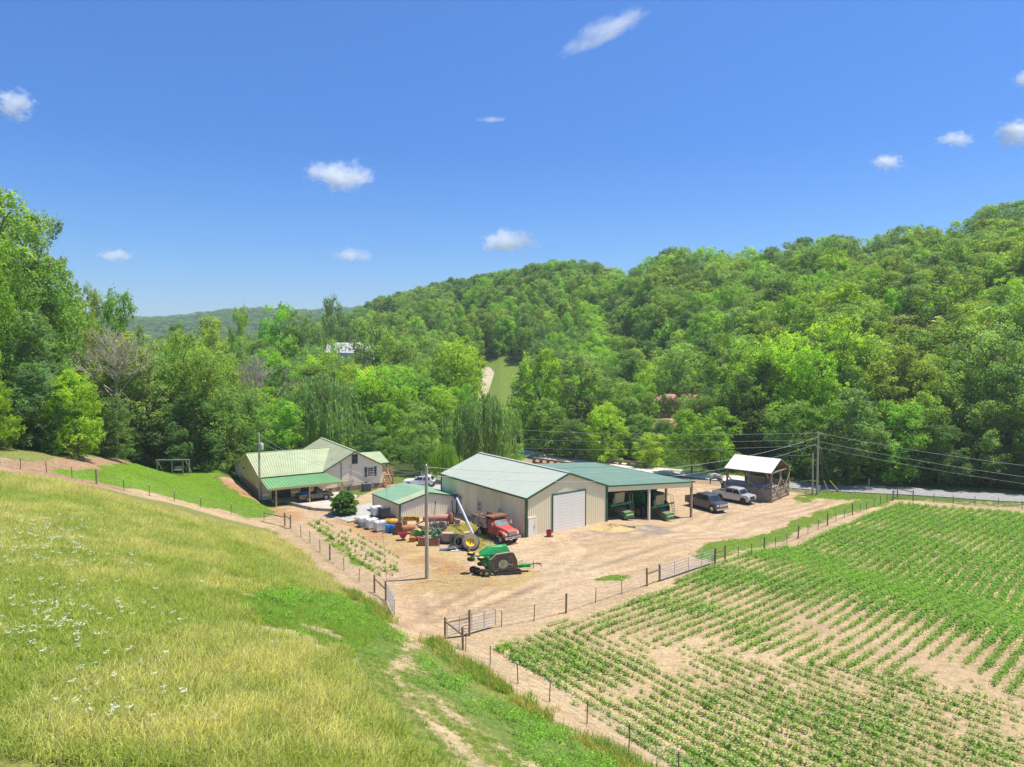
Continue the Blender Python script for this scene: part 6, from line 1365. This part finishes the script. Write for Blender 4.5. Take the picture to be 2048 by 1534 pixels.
f3 = fence('yard_fence', 'wire fence from the open farm gate to the long closed gate', l3, 'ttwttww'); cross(f3, l3, [(5, 6, 1.1, 1.1)])
l4 = R_FENCE2[3:]
f4 = fence('field_fence', 'wire fence with dark wooden posts along the upper edge of the bean field', l4, 'wwttwttwttwttwtttttt'[:len(l4)]); cross(f4, l4, [(0, 1, 1.15, 1.15)])
l5 = GP((890, 1279), (926, 1300)); f5 = fence('gate_corner_brace', 'corner brace of three wooden posts beside the open farm gate', l5, 'ww', wires=2); cross(f5, l5, [(0, 1, 1.35, 1.05)])
l5b = [G(890, 1279), G(939, 1272)]; MB().tube((0, 0, -.3), (0, 0, 1.95), .09, .085, 9).build('wooden_post', M_POST, f5, loc=l5b[1] - l5[0]); MB().bar((0, 0, 1.2), l5b[1] - l5[0] + Vector((0, 0, 1.35)), .1).build('cross_rail', M_POST, f5)
l6 = [G(931, 1303)] + B_FENCE[1:]
f6 = fence('bean_field_fence', 'wire fence with dark steel posts along the lower edge of the bean field', l6, 'ttttttttt', h_t=1.4)
l7 = GP((1786, 1001), (1795, 995), (1826, 1002), (1868, 1006), (1906, 1010), (1950, 1012), (1996, 1015), (2044, 1020), (2120, 1026), (2200, 1030)); f7 = fence('roadside_fence', 'thin wire fence with wooden corner posts along the road edge of the field', l7, 'wwwttttttt', h_t=1.5); cross(f7, l7, [(0, 1, 1.2, 1.2), (1, 2, 1.35, 1.35)])
def gate(label, a, b, open_to=None):
    e = (open_to or b); d = (e - a); L_ = d.xy.length; t = thing('farm_gate', label, 'gate', (a.x, a.y, a.z + .18), math.atan2(d.y, d.x)); sl = (e.z - a.z) / L_
    zs = [0, .2, .42, .66, .92, 1.2]
    for z in zs: MB().tube((.05, 0, z), (L_ - .05, 0, z + sl * L_), .028, n=7).build('bar', M_GATE, t)
    MB().path([(.05, 0, 0), (.05, 0, 1.2)], .03, 7).build('upright', M_GATE, t); MB().path([(L_ - .05, 0, sl * L_), (L_ - .05, 0, 1.2 + sl * L_)], .03, 7).build('upright', M_GATE, t)
    for k in range(1, 4): MB().box((L_ * k / 4, 0, .6 + sl * L_ * k / 4), (.05, .03, 1.2)).build('brace', M_GATE, t)
    return t
gate('silver pipe gate swung open beside the grassy meadow edge', G(773, 1200), G(789, 1235)); gate('wide silver pipe gate standing open behind the wooden corner posts', G(893, 1276), G(992, 1254)); gate('long closed grey pipe gate in the upper fence of the bean field', G(1320, 1163), G(1429, 1127))

# ------------------------------------------------------------------ utility poles and wires
def pole(label, base, h_, r=.17, lean=(0, 0)):
    t = thing('utility_pole', label, 'utility pole', base); MB().tube((0, 0, -.5), (lean[0], lean[1], h_), r, r * .66, 14).build('shaft', M_POLE, t, True)
    MB().lathe([(.04, 0), (.07, .05), (.05, .1), (.001, .14)], (lean[0], lean[1], h_), 'Z', 8).build('insulator', M_GALV, t); return t
P1, P2, P3, P4 = G(520, 1000), G(854, 1157), G(1634, 990), G(1625, 989)
u1 = pole('wooden utility pole with grey transformer at the left of the carport', P1, 9.2)
MB().lathe([(.001, 0), (.24, .02), (.27, .1), (.27, .85), (.22, .95), (.001, 1.0)], (.38, -.1, 6.9), 'Z', 14).build('transformer', mat('transformer_grey', (.55, .56, .57), .4), u1, True); MB().box((.15, 0, 7.6), (.5, .08, .1)).box((-.3, 0, 7.75), (.5, .1, .1)).build('bracket', M_WHITE, u1)
u2 = pole('tall weathered utility pole in the foreground between the garden and the green cutter', P2, 10.35, .2); MB().box((-.25, 0, 9.6), (.5, .06, .25)).build('lamp_bracket', M_GALV, u2)
u3 = pole('tallest utility pole by the road right of the hay shelter', P3, 9.7, .17); MB().box((0, -.2, 8.6), (.1, .12, .8)).build('insulator_bracket', M_GALV, u3); MB().box((.35, .1, .9), (.3, .2, 1.0)).build('meter_box', M_GALV, u3)
u4 = pole('shorter leaning utility pole close to the tallest pole by the road', P4, 6.3, .14, (-.05, 0))
def wire(name, label, a, b, sag, r=.018, n=14, grp='power lines over the farm'):
    a, b = Vector(a), Vector(b); t = [a.lerp(b, i / n) - Vector((0, 0, 4 * sag * (i / n) * (1 - i / n))) for i in range(n + 1)]
    mb = MB(); mb.path([p - a for p in t], r, 5); o = mb.build(name, mat('wire_grey', (.50, .52, .54), .6), None); o.location = a; o['label'] = label; o['category'] = 'wire'; o['group'] = grp; return o
T1 = P1 + Vector((0, 0, 9.1)); T2 = P2 + Vector((0, 0, 10.2)); T3 = P3 + Vector((0, 0, 9.6)); T4 = P4 + Vector((0, 0, 6.2))
def pt(px, py, d): return Vector(((px - 1024) / FPX * d, d, topz(py, d)))
wire('power_line', 'topmost wire running right from the tallest roadside pole', T3, pt(2400, 960, 96), 1.0)
wire('power_line', 'middle wire running right from the tallest roadside pole', T3 - Vector((0, 0, 1.3)), pt(2400, 990, 96), .9); wire('power_line', 'lowest wire running right from the tallest roadside pole', T3 - Vector((0, 0, 2.2)), pt(2400, 1008, 96), .8, .014)
wire('power_line', 'topmost wire running left from the tallest roadside pole', T3, pt(1040, 860, 128), .5); wire('power_line', 'middle wire running left from the tallest roadside pole', T3 - Vector((0, 0, 1.0)), pt(1040, 878, 128), .5, .014); wire('power_line', 'lowest wire running left from the tallest roadside pole', T3 - Vector((0, 0, 1.9)), pt(1040, 896, 128), .5, .014)
wire('power_line', 'upper service wire from the roadside pole over the shelter roof to the foreground pole', T3 - Vector((0, 0, .6)), T2, 2.4, .02); wire('power_line', 'lower service wire from the roadside pole over the shelter roof to the foreground pole', T3 - Vector((0, 0, 1.6)), T2 - Vector((0, 0, .7)), 2.6, .016)
wire('power_line', 'wire from the transformer pole across the house roof to the foreground pole', T1, T2 - Vector((0, 0, .5)), 2.0, .014); wire('power_line', 'service wire from the transformer pole to the house gable wall', T1 - Vector((0, 0, 1)), (-24.9, 100.9, 4.3), .9, .014)
wire('power_line', 'wire from the foreground pole to the right corner of the house', T2 - Vector((0, 0, .3)), (-19.3, 104.3, 3.3), .5, .018); wire('power_line', 'short wire from the shorter pole into the trees', T4, pt(1560, 908, 112), .2, .016)
for i, (x0_, x1_, lab) in enumerate(((1653, 1658, 'left yellow guy wire guard beside the roadside poles'), (1665, 1681, 'right yellow guy wire guard beside the roadside poles'))):
    b_ = G(x1_, 986); d = b_.y; tp = pt(x0_, 961, d + .6); t = thing('guy_guard', lab, 'guy guard', b_); MB().tube((0, 0, 0), tp - b_, .06, n=8).build('sleeve', M_YEL, t); MB().tube(tp - b_, Vector(T3 - Vector((0, 0, 1))) - b_, .014, n=4).build('guy_wire', M_GALV, t)
b_ = G(897, 1167); t = thing('guy_guard', 'long yellow guy guard lying down toward the dirt right of the foreground pole', 'guy guard', b_); MB().tube((0, 0, 0), Vector((-.55, .9, 1.6)), .035, n=8).build('sleeve', M_YEL, t); MB().tube((-.55, .9, 1.6), T2 - b_ - Vector((0, 0, 1.5)), .012, n=4).build('guy_wire', M_GALV, t)
b_ = G(1738, 970); t = thing('road_marker', 'small white topped marker post on the far side of the road', 'marker post', b_); MB().box((0, 0, .5), (.14, .1, 1.0)).build('post', M_WHITE, t)

# ------------------------------------------------------------------ the round bush
bm_, _ = crown('bush_leaves', 77, 'skirt', 26000, 160, 1.7); bm_.materials.append(leaf_mat('bush_leaves', (.09, .21, .035), trans=.3)); bp_ = G(688, 1029)
t = thing('round_bush', 'rounded dark green bush at the corner of the carport slab', 'bush', bp_); t.scale = (3.6, 3.6, 2.9); link('foliage', bm_, None, t); MB().tube((0, 0, -.05), (0, 0, .5), .03, .02, 6).build('stem', M_BARK, t)

# ------------------------------------------------------------------ crops
def tuft(seed, n, spread, h0, h1, w_, lean=.5, curve=.35):
    r = np.random.RandomState(seed); V, F, lv = [], [], []
    for i in range(n):
        a = r.uniform(0, 6.283); q = spread * r.rand() ** .5; b = Vector((math.cos(a) * q, math.sin(a) * q, 0)); h = r.uniform(h0, h1); la = r.uniform(0, 6.283); le = r.uniform(.1, lean) * h
        d = Vector((math.cos(la), math.sin(la), 0)); s = Vector((-d.y, d.x, 0)) if r.rand() < .5 else Vector((math.cos(la + 1), math.sin(la + 1), 0)); k = len(V)
        for u, ww in ((0, 1), (.55, .8), (1, .12)):
            c = b + d * le * (u ** 1.8) + Vector((0, 0, h * (u - curve * u * u * .5))); V += [tuple(c - s * w_ * ww / 2), tuple(c + s * w_ * ww / 2)]
        F += [(k, k + 1, k + 3, k + 2), (k + 2, k + 3, k + 5, k + 4)]; v = r.rand(); lv += [v, v]
    me = mesh_np('tuft', V, F); set_lv(me, lv); return me
def leafy(seed, n, w_, h_, s0, s1):
    r = np.random.RandomState(seed); c = np.stack([r.normal(0, w_, n), r.normal(0, w_, n), r.uniform(.15, 1, n) * h_], 1); d = np.stack([c[:, 0] / w_, c[:, 1] / w_, np.full(n, 1.4)], 1) + r.normal(size=(n, 3)) * .5; d /= np.linalg.norm(d, axis=1)[:, None]
    V, F = quads(c, d, r.uniform(s0, s1, n), 1.1, r); me = mesh_np('leaves', V, F); set_lv(me, r.rand(n)); return me
M_CROP = leaf_mat('crop_leaves', inst=True, trans=.38, var=.35); M_GRASS = leaf_mat('grass_blades', inst=True, trans=.35, var=.35)
rb_ = np.random.RandomState(5)
def visible(x, y, mg=140):
    px = 1024 + FPX * x / y; z = Hn(x, y); r_ = (z - CAM_Z) / y; py = 767 + FPX * (-math.sin(PITCH) - r_ * math.cos(PITCH)) / (math.cos(PITCH) - r_ * math.sin(PITCH)); return (px > -mg) & (px < 2048 + mg) & (py < 1534 + mg), px, py
# bean rows: upper part follows the upper fence, lower part runs with the lower fence
base = [Vector(p[:2]) for p in ([G(1080, 1252), G(1190, 1214), G(1294, 1182)] + [G(a, b) for a, b in ((1390, 1146), (1460, 1118), (1530, 1103), (1600, 1078), (1660, 1052), (1720, 1028), (1790, 1003))])]
ext = base[-1] + (base[-1] - base[-2]) * 6; base.append(ext); base.insert(0, base[0] - (base[1] - base[0]).normalized() * 12)
def resample(L, st):
    out = [L[0]]; acc = 0
    for a, b in zip(L[:-1], L[1:]):
        d = (b - a).length; u = st - acc
        while u <= d: out.append(a.lerp(b, u / d)); u += st
        acc = (acc + d) % st
    return out
rb0 = resample(base, 1.0)
for _ in range(6): rb0 = [rb0[0]] + [(rb0[i - 1] + rb0[i] * 2 + rb0[i + 1]) / 4 for i in range(1, len(rb0) - 1)] + [rb0[-1]]
for _ in range(10): rb0 = [rb0[0]] + [(rb0[i - 1] + rb0[i] * 2 + rb0[i + 1]) / 4 for i in range(1, len(rb0) - 1)] + [rb0[-1]]
BX = np.array([(p.x, p.y) for p in rb0]); TN = np.gradient(BX, axis=0); TN /= np.linalg.norm(TN, axis=1)[:, None]
for _ in range(20): TN[1:-1] = (TN[:-2] + 2 * TN[1:-1] + TN[2:]) / 4
TN /= np.linalg.norm(TN, axis=1)[:, None]; NR = np.stack([TN[:, 1], -TN[:, 0]], 1)
bound = [G(1090, 1262), G(1150, 1262), G(1330, 1290), G(1519, 1315), G(1750, 1345), G(1939, 1372), G(2300, 1420)]; bl = np.array([(p.x, p.y) for p in bound])
def above(x, y): return y > np.interp(x, bl[:, 0], bl[:, 1])
topl = GP((1100, 1250), (1294, 1190), (1460, 1122), (1600, 1085), (1720, 1034), (1800, 1008), (1860, 1013), (2050, 1028), (2300, 1036)); FP_ = [(p.x, p.y) for p in topl] + [(p.x, p.y) for p in bound[::-1]]
PX, PY, PH = [], [], []
for k in range(90):
    off = .5 + k * .97; C_ = BX + NR * off; seg = np.hypot(*(C_[1:] - C_[:-1]).T); s = np.concatenate([[0], np.cumsum(seg)]); u = np.arange(0, s[-1], .27) + rb_.rand(int(np.ceil(s[-1] / .27))) * .12
    x = np.interp(u, s, C_[:, 0]); y = np.interp(u, s, C_[:, 1]); ok = inpoly(x, y, FP_) & above(x, y); PX.append(x[ok]); PY.append(y[ok])
dl = Vector((.6, -.8)); nl_ = Vector((.8, .6)); o_ = G(985, 1312)
low_reg = [(p.x, p.y) for p in GP((985, 1300), (1090, 1262), (1150, 1262), (1330, 1290), (1519, 1315), (1750, 1345), (1939, 1372), (2300, 1420), (2500, 1900), (1560, 1750), (1480, 1640), (1330, 1534), (1230, 1460), (1110, 1385))]
for k in range(-4, 75):
    u = np.arange(-40, 60, .27) + rb_.rand(len(np.arange(-40, 60, .27))) * .12; x = o_.x + nl_.x * k * .9 + dl.x * u + (vnoise(u, u * 0 + k, 9, 2) - .5) * .5; y = o_.y + nl_.y * k * .9 + dl.y * u
    ok = inpoly(x, y, low_reg) & ~above(x, y); PX.append(x[ok]); PY.append(y[ok])
x = np.concatenate(PX) + rb_.normal(size=sum(map(len, PX))) * .05; y = np.concatenate(PY) + rb_.normal(size=len(x)) * .05
v, px_, py_ = visible(x, y); x, y, px_, py_ = x[v], y[v], px_[v], py_[v]
den = fbm(x, y, 7, 12); far_ = sstep(1300, 1080, py_); rt_ = sstep(1500, 2000, px_)
vig = clamp(.64 + .27 * far_ + .10 * rt_ + (den - .5) * 1.7 + (vnoise(x, y, 1.3, 6) - .5) * .35)
# the thin patches one sees in the middle and at the left tip
for (qx, qy, r_, k_) in ((1560, 1220, 4.5, .75), (1700, 1260, 6, .75), (1840, 1290, 5, .7), (1360, 1200, 3, .5), (1480, 1330, 4, .45), (1650, 1400, 3.5, .35), (1130, 1240, 3, .5), (1560, 1440, 2.5, .4), (1690, 1180, 2.5, .4), (1900, 1360, 3, .35)):
    g_ = G(qx, qy); vig = vig - .42 * k_ * np.exp(-((x - g_.x) / r_) ** 2 - ((y - g_.y) / (r_ * .8)) ** 2)
for (qx, qy, r_, k_) in ((1180, 1330, 4, .35), (1420, 1150, 5, .4), (1950, 1230, 7, .6), (1900, 1290, 4, .4), (1560, 1390, 4, .2)):
    g_ = G(qx, qy); vig = vig + k_ * np.exp(-((x - g_.x) / r_) ** 2 - ((y - g_.y) / (r_ * .8)) ** 2)
keep = rb_.rand(len(x)) < sstep(.0, .42, vig) * .97; x, y, vig = x[keep], y[keep], clamp(vig[keep])
n = len(x); z = Hn(x, y); s = .50 + .68 * vig * rb_.uniform(.8, 1.15, n); wdt = s * (1.0 + .45 * vig)
tint = np.array([.165, .285, .05]) * (.86 + .28 * rb_.rand(n))[:, None] * np.stack([1.12 - .2 * vig, np.ones(n), 1.1 - .15 * vig], 1)
cs = [source('bean_plant_source', leafy(200 + i, 22, .15, .42, .055, .095), M_CROP) for i in range(3)]
scatter('bean_plants', np.stack([x, y, z - .02], 1), np.stack([wdt, wdt, s], 1), np.stack([x * 0, x * 0, rb_.uniform(0, 6.28, n)], 1), rb_.randint(0, 3, n), cs, tint, label='rows of young soybean plants over pale soil')
print('BEANS', n)
# corn garden
gd = [(p.x, p.y) for p in GP((612, 1048), (648, 1036), (760, 1090), (800, 1115), (800, 1150), (745, 1155), (700, 1125))]; ga, gb_ = G(640, 1062), G(770, 1142); gdv = (gb_ - ga).xy.normalized(); gn = Vector((-gdv.y, gdv.x)); X_, Y_, S_ = [], [], []
for k in range(-4, 7):
    for u in np.arange(-8, 24, .3):
        q = ga.xy + gn * k * .95 + gdv * (u + rb_.rand() * .15); X_.append(q.x); Y_.append(q.y); S_.append(.85 if k in (-1, 0, 1) else .6)
x, y, s = map(np.array, (X_, Y_, S_)); ok = inpoly(x, y, gd) & (rb_.rand(len(x)) < .26 + .75 * fbm(x, y, 3, 51)); x, y, s = x[ok], y[ok], s[ok] * rb_.uniform(.5, 1.3, ok.sum()); n = len(x)
cs = [source('corn_plant_source', tuft(300 + i, 9, .05, .5, .85, .10, .7, .6), M_CROP) for i in range(2)] + [source('corn_plant_source', leafy(310, 18, .14, .40, .05, .085), M_CROP)]
scatter('garden_plants', np.stack([x, y, Hn(x, y) - .02], 1), np.stack([s, s, s], 1), np.stack([x * 0, x * 0, rb_.uniform(0, 6.28, n)], 1), rb_.randint(0, 3, n), cs, np.tile([.17, .30, .06], (n, 1)) * (.8 + .4 * rb_.rand(n))[:, None], label='rows of young corn and greens in the small garden')

# ------------------------------------------------------------------ meadow grass, weeds, flowers
n = 190000; x = rb_.uniform(-78, 12, n); y = rb_.uniform(20, 96, n); v, px_, py_ = visible(x, y, 160); x, y = x[v], y[v]
sM = -((x + 11.8) * .77 + (y - 60) * .63)
dF = dpoly(x, y, L_FENCE + l2[:0]); edge = [G(a, b) for a, b in ((-400, 945), (0, 952), (100, 962), (248, 1002), (400, 1042), (528, 1068), (600, 1106), (640, 1150), (690, 1195), (740, 1240), (812, 1275), (800, 1310), (860, 1375), (940, 1440), (1040, 1520), (1130, 1600), (1180, 1700))]
reg = [(p.x, p.y) for p in edge] + [(10, 15), (-90, 15), (-140, 60)]
wx_ = x + (fbm(x, y, 2, 1) - .5) * 1.6; wy_ = y + (fbm(x, y, 2, 4) - .5) * 1.6
ok = inpoly(wx_, wy_, reg)
bare = np.zeros(len(x), bool)
for q, wd in ((Z_TRACK1, .75), (Z_TRACK2, .6)): bare |= dpoly(wx_, wy_, q) < wd * (.05 + 1.0 * fbm(x, y, 2.5, 77))
bare2 = np.zeros(len(x), bool)
for p, r_ in BARE: bare2 |= np.hypot((wx_ - p.x) / 1.7, wy_ - p.y) < r_ * .9
trk = np.minimum(dpoly(x, y, Z_TRACK1), dpoly(x, y, Z_TRACK2)) < 2.0
ok &= ~(bare & (rb_.rand(len(x)) < .8)); ok &= ~(bare2 & (rb_.rand(len(x)) < .96)); ok &= ~(trk & (rb_.rand(len(x)) < .45))
x, y, trk = x[ok], y[ok], trk[ok]; n = len(x); wk = inpoly(x, y, [(p.x, p.y) for p in Z_WEEDS]) | inpoly(x, y, [(p.x, p.y) for p in Z_BANK])
dry = fbm(x, y, 8, 11); dry2 = fbm(x, y, 1.7, 13); kk = clamp((dry - .5) * 1.7 + (dry2 - .5) * 1.6 + .38)
gA, gB = np.array([.31, .365, .085]), np.array([.52, .49, .22]); tint = gA * (1 - kk)[:, None] + gB * kk[:, None]
# ripe seed heads near the upper fence
ed = clamp(1 - dpoly(x, y, edge[3:9]) / 5); tint = tint * (1 - ed[:, None] * .6) + np.array([.52, .44, .24]) * ed[:, None] * .6
tint[wk] = np.array([.24, .35, .065]); tint[trk] = np.array([.20, .32, .05]); tint *= (.82 + .36 * rb_.rand(n))[:, None]
s = rb_.uniform(.65, 1.2, n) * np.where(trk, .38, 1.) * np.where(wk, .55, 1.)
hgt_ = s * (.75 + .5 * dry)
# wind streaks: the blades lean together
lean = .28 + .25 * vnoise(x, y, 4, 9)
gs = [source('grass_source', tuft(400 + i, 26, .34, .35, .72, .024, .75, .5), M_GRASS) for i in range(4)]
scatter('meadow_grass', np.stack([x, y, Hn(x, y) - .03], 1), np.stack([s * 1.15, s * 1.15, hgt_], 1), np.stack([rb_.normal(0, .07, n), lean * .8, rb_.normal(.3, .9, n)], 1), rb_.randint(0, 4, n), gs, tint, label='tall meadow grass, green and straw coloured, on the slope')
print('GRASS', n)
# broad leaved weeds in the green patches, along the bank and scattered in the meadow
n = 52000; x = rb_.uniform(-45, 14, n); y = rb_.uniform(26, 84, n); ZW = [(p.x, p.y) for p in Z_WEEDS]; ZB = [(p.x, p.y) for p in Z_BANK]; wx_ = x + (fbm(x, y, 1.8, 1) - .5) * 2.4; wy_ = y + (fbm(x, y, 1.8, 4) - .5) * 2.4
inw = (inpoly(wx_, wy_, ZW) & (fbm(x, y, 5, 63) > .40)) | inpoly(wx_, wy_, ZB); sc_ = (fbm(x, y, 6, 81) > .60) & inpoly(x, y, reg) & (x > -32) & (rb_.rand(n) < .35); p_ = inw & (rb_.rand(n) < .55 * sstep(.42, .60, fbm(x, y, 1.4, 91))) | sc_
x, y, sc_ = x[p_], y[p_], sc_[p_]; v, _, _ = visible(x, y); x, y, sc_ = x[v], y[v], sc_[v]; n = len(x); s = rb_.uniform(.55, 1.5, n) * np.where(sc_, .8, 1)
tint = np.array([.18, .34, .05]) * (.75 + .5 * rb_.rand(n))[:, None]; tint[sc_] *= np.array([1.1, .9, 1.2])
ws = [source('weed_source', leafy(500 + i, 34, .20, .38, .03, .06), M_CROP) for i in range(3)]
scatter('green_weeds', np.stack([x, y, Hn(x, y) - .03], 1), np.stack([s, s, s], 1), np.stack([x * 0, x * 0, rb_.uniform(0, 6.28, n)], 1), rb_.randint(0, 3, n), ws, tint, label='bright green weeds by the gate and along the track bank')
# lawn, verges: short grass
def short(name, polys, n, tint, s0, s1, label, lim=None):
    X_, Y_ = [], []
    for P in polys:
        P = [(p[0], p[1]) for p in P]; a = np.array(P); lo, hi = a.min(0), a.max(0); m = int(n * ((hi - lo).prod()) / sum(((np.array([(p[0], p[1]) for p in Q]).max(0) - np.array([(p[0], p[1]) for p in Q]).min(0)).prod()) for Q in polys))
        x = rb_.uniform(lo[0], hi[0], m); y = rb_.uniform(lo[1], hi[1], m); wx_ = x + (fbm(x, y, 2, 1) - .5) * 2; wy_ = y + (fbm(x, y, 2, 4) - .5) * 2; ok = inpoly(wx_, wy_, P) & (rb_.rand(m) < sstep(.3, .55, fbm(x, y, 1.5, 31))); X_.append(x[ok]); Y_.append(y[ok])
    x, y = np.concatenate(X_), np.concatenate(Y_); n = len(x); s = rb_.uniform(s0, s1, n)
    scatter(name, np.stack([x, y, Hn(x, y) - .01], 1), np.stack([s * 1.5, s * 1.5, s], 1), np.stack([x * 0, x * 0 + .1, rb_.uniform(0, 6.28, n)], 1), rb_.randint(0, 4, n), gs, np.array(tint) * (.75 + .5 * rb_.rand(n))[:, None], label=label)
short('lawn_grass', [Z_LAWN], 26000, (.26, .42, .04), .14, .26, 'mown bright green lawn between the fence and the house')
short('verge_grass', GRASSY, 22000, (.24, .38, .045), .16, .36, 'strips of grass along the yard fence and the road')
sp_ = GP((880, 1075), (960, 1040), (1000, 1100), (960, 1110), (930, 1075)); short('dry_grass', [sp_, GP((880, 1060), (945, 1040), (950, 1060), (900, 1075))], 2600, (.42, .38, .17), .35, .8, 'dry yellow grass growing between the scrap and the barn')
# sparse green specks and stubble in the bean field, the yard edges and along the lower fence
e_ = GP((700, 1190), (740, 1215), (800, 1262), (870, 1290), (950, 1350), (1100, 1440), (1300, 1560)); X_, Y_ = [], []
for a, b in zip(e_[:-1], e_[1:]):
    m = int((b - a).length * 45); t_ = rb_.rand(m); X_.append(a.x + (b.x - a.x) * t_ + rb_.normal(0, .5, m)); Y_.append(a.y + (b.y - a.y) * t_ + rb_.normal(0, .5, m))
x, y = np.concatenate(X_), np.concatenate(Y_); k = (fbm(x, y, 2, 3) > .46) & (np.hypot(x - G(800, 1262).x, y - G(800, 1262).y) > 2.2); x, y = x[k], y[k]; n = len(x); s = rb_.uniform(.5, 1.5, n)
scatter('edge_grass', np.stack([x, y, Hn(x, y) - .02], 1), np.stack([s, s, s], 1), np.stack([x * 0, x * 0 + .2, rb_.uniform(0, 6.28, n)], 1), rb_.randint(0, 4, n), gs, np.where(rb_.rand(n)[:, None] < .6, np.array([[.17, .30, .045]]), np.array([[.42, .34, .13]])) * (.8 + .4 * rb_.rand(n))[:, None], label='taller grass tufts along the bank beside the track')
# white flowers
M_FLW = mat('white_petals', (.85, .85, .80), .8, (.75, .76, .68), 5)
def umbel(seed):
    r = np.random.RandomState(seed); c = []
    for _ in range(7):
        a = r.uniform(0, 6.28); q = .22 * r.rand() ** .5; h = r.uniform(.72, .95); m = 7; c.append(np.stack([math.cos(a) * q + r.normal(0, .03, m), math.sin(a) * q + r.normal(0, .03, m), h + r.normal(0, .012, m)], 1))
    c = np.concatenate(c); d = np.stack([r.normal(0, .3, len(c)), r.normal(0, .3, len(c)), np.ones(len(c))], 1); d /= np.linalg.norm(d, axis=1)[:, None]; V, F = quads(c, d, r.uniform(.018, .032, len(c)), 1, r); return mesh_np('umbel', V, F)
fs_ = [source('flower_source', umbel(600 + i), M_FLW) for i in range(3)]; X_, Y_ = [], []
clus = [(20, 1070, 60), (60, 1075, 40), (90, 1050, 36), (30, 1095, 50), (70, 1100, 60), (95, 1104, 50), (130, 1085, 30), (60, 1045, 24), (10, 1040, 26), (125, 1130, 24), (165, 1100, 24), (165, 1120, 18), (135, 1062, 18), (175, 1048, 12), (40, 1183, 16), (48, 1266, 14), (55, 1245, 14), (130, 1200, 14), (105, 1220, 14), (15, 1245, 12), (100, 1268, 22), (88, 1268, 16), (145, 1262, 14), (240, 1385, 22), (235, 1410, 8), (265, 1398, 6), (245, 1418, 8), (365, 1420, 8), (280, 1235, 8), (325, 1182, 6), (350, 1256, 7), (268, 1325, 7), (98, 1308, 12), (145, 1245, 10), (205, 1260, 8), (160, 1192, 8), (60, 1215, 8), (245, 1115, 6), (333, 1145, 5), (355, 1485, 6), (275, 1530, 6), (290, 1238, 6), (480, 1300, 3), (395, 1178, 3), (260, 1135, 4), (0, 1130, 22), (35, 1128, 16), (200, 1125, 6), (225, 1220, 6)]
for a, b, k in clus:
    g_ = G(a, b)
    for _ in range(int(k * .5 + .6)): X_.append(g_.x + rb_.normal() * (.5 + .035 * k)); Y_.append(g_.y + rb_.normal() * (.5 + .035 * k))
x, y = np.array(X_), np.array(Y_); n = len(x); s = rb_.uniform(.45, .85, n)
scatter('white_flowers', np.stack([x, y, Hn(x, y)], 1), np.stack([s, s, s * .8], 1), np.stack([x * 0, x * 0 + .1, rb_.uniform(0, 6.28, n)], 1), rb_.randint(0, 3, n), fs_, label='clusters of white wild flowers in the meadow grass')
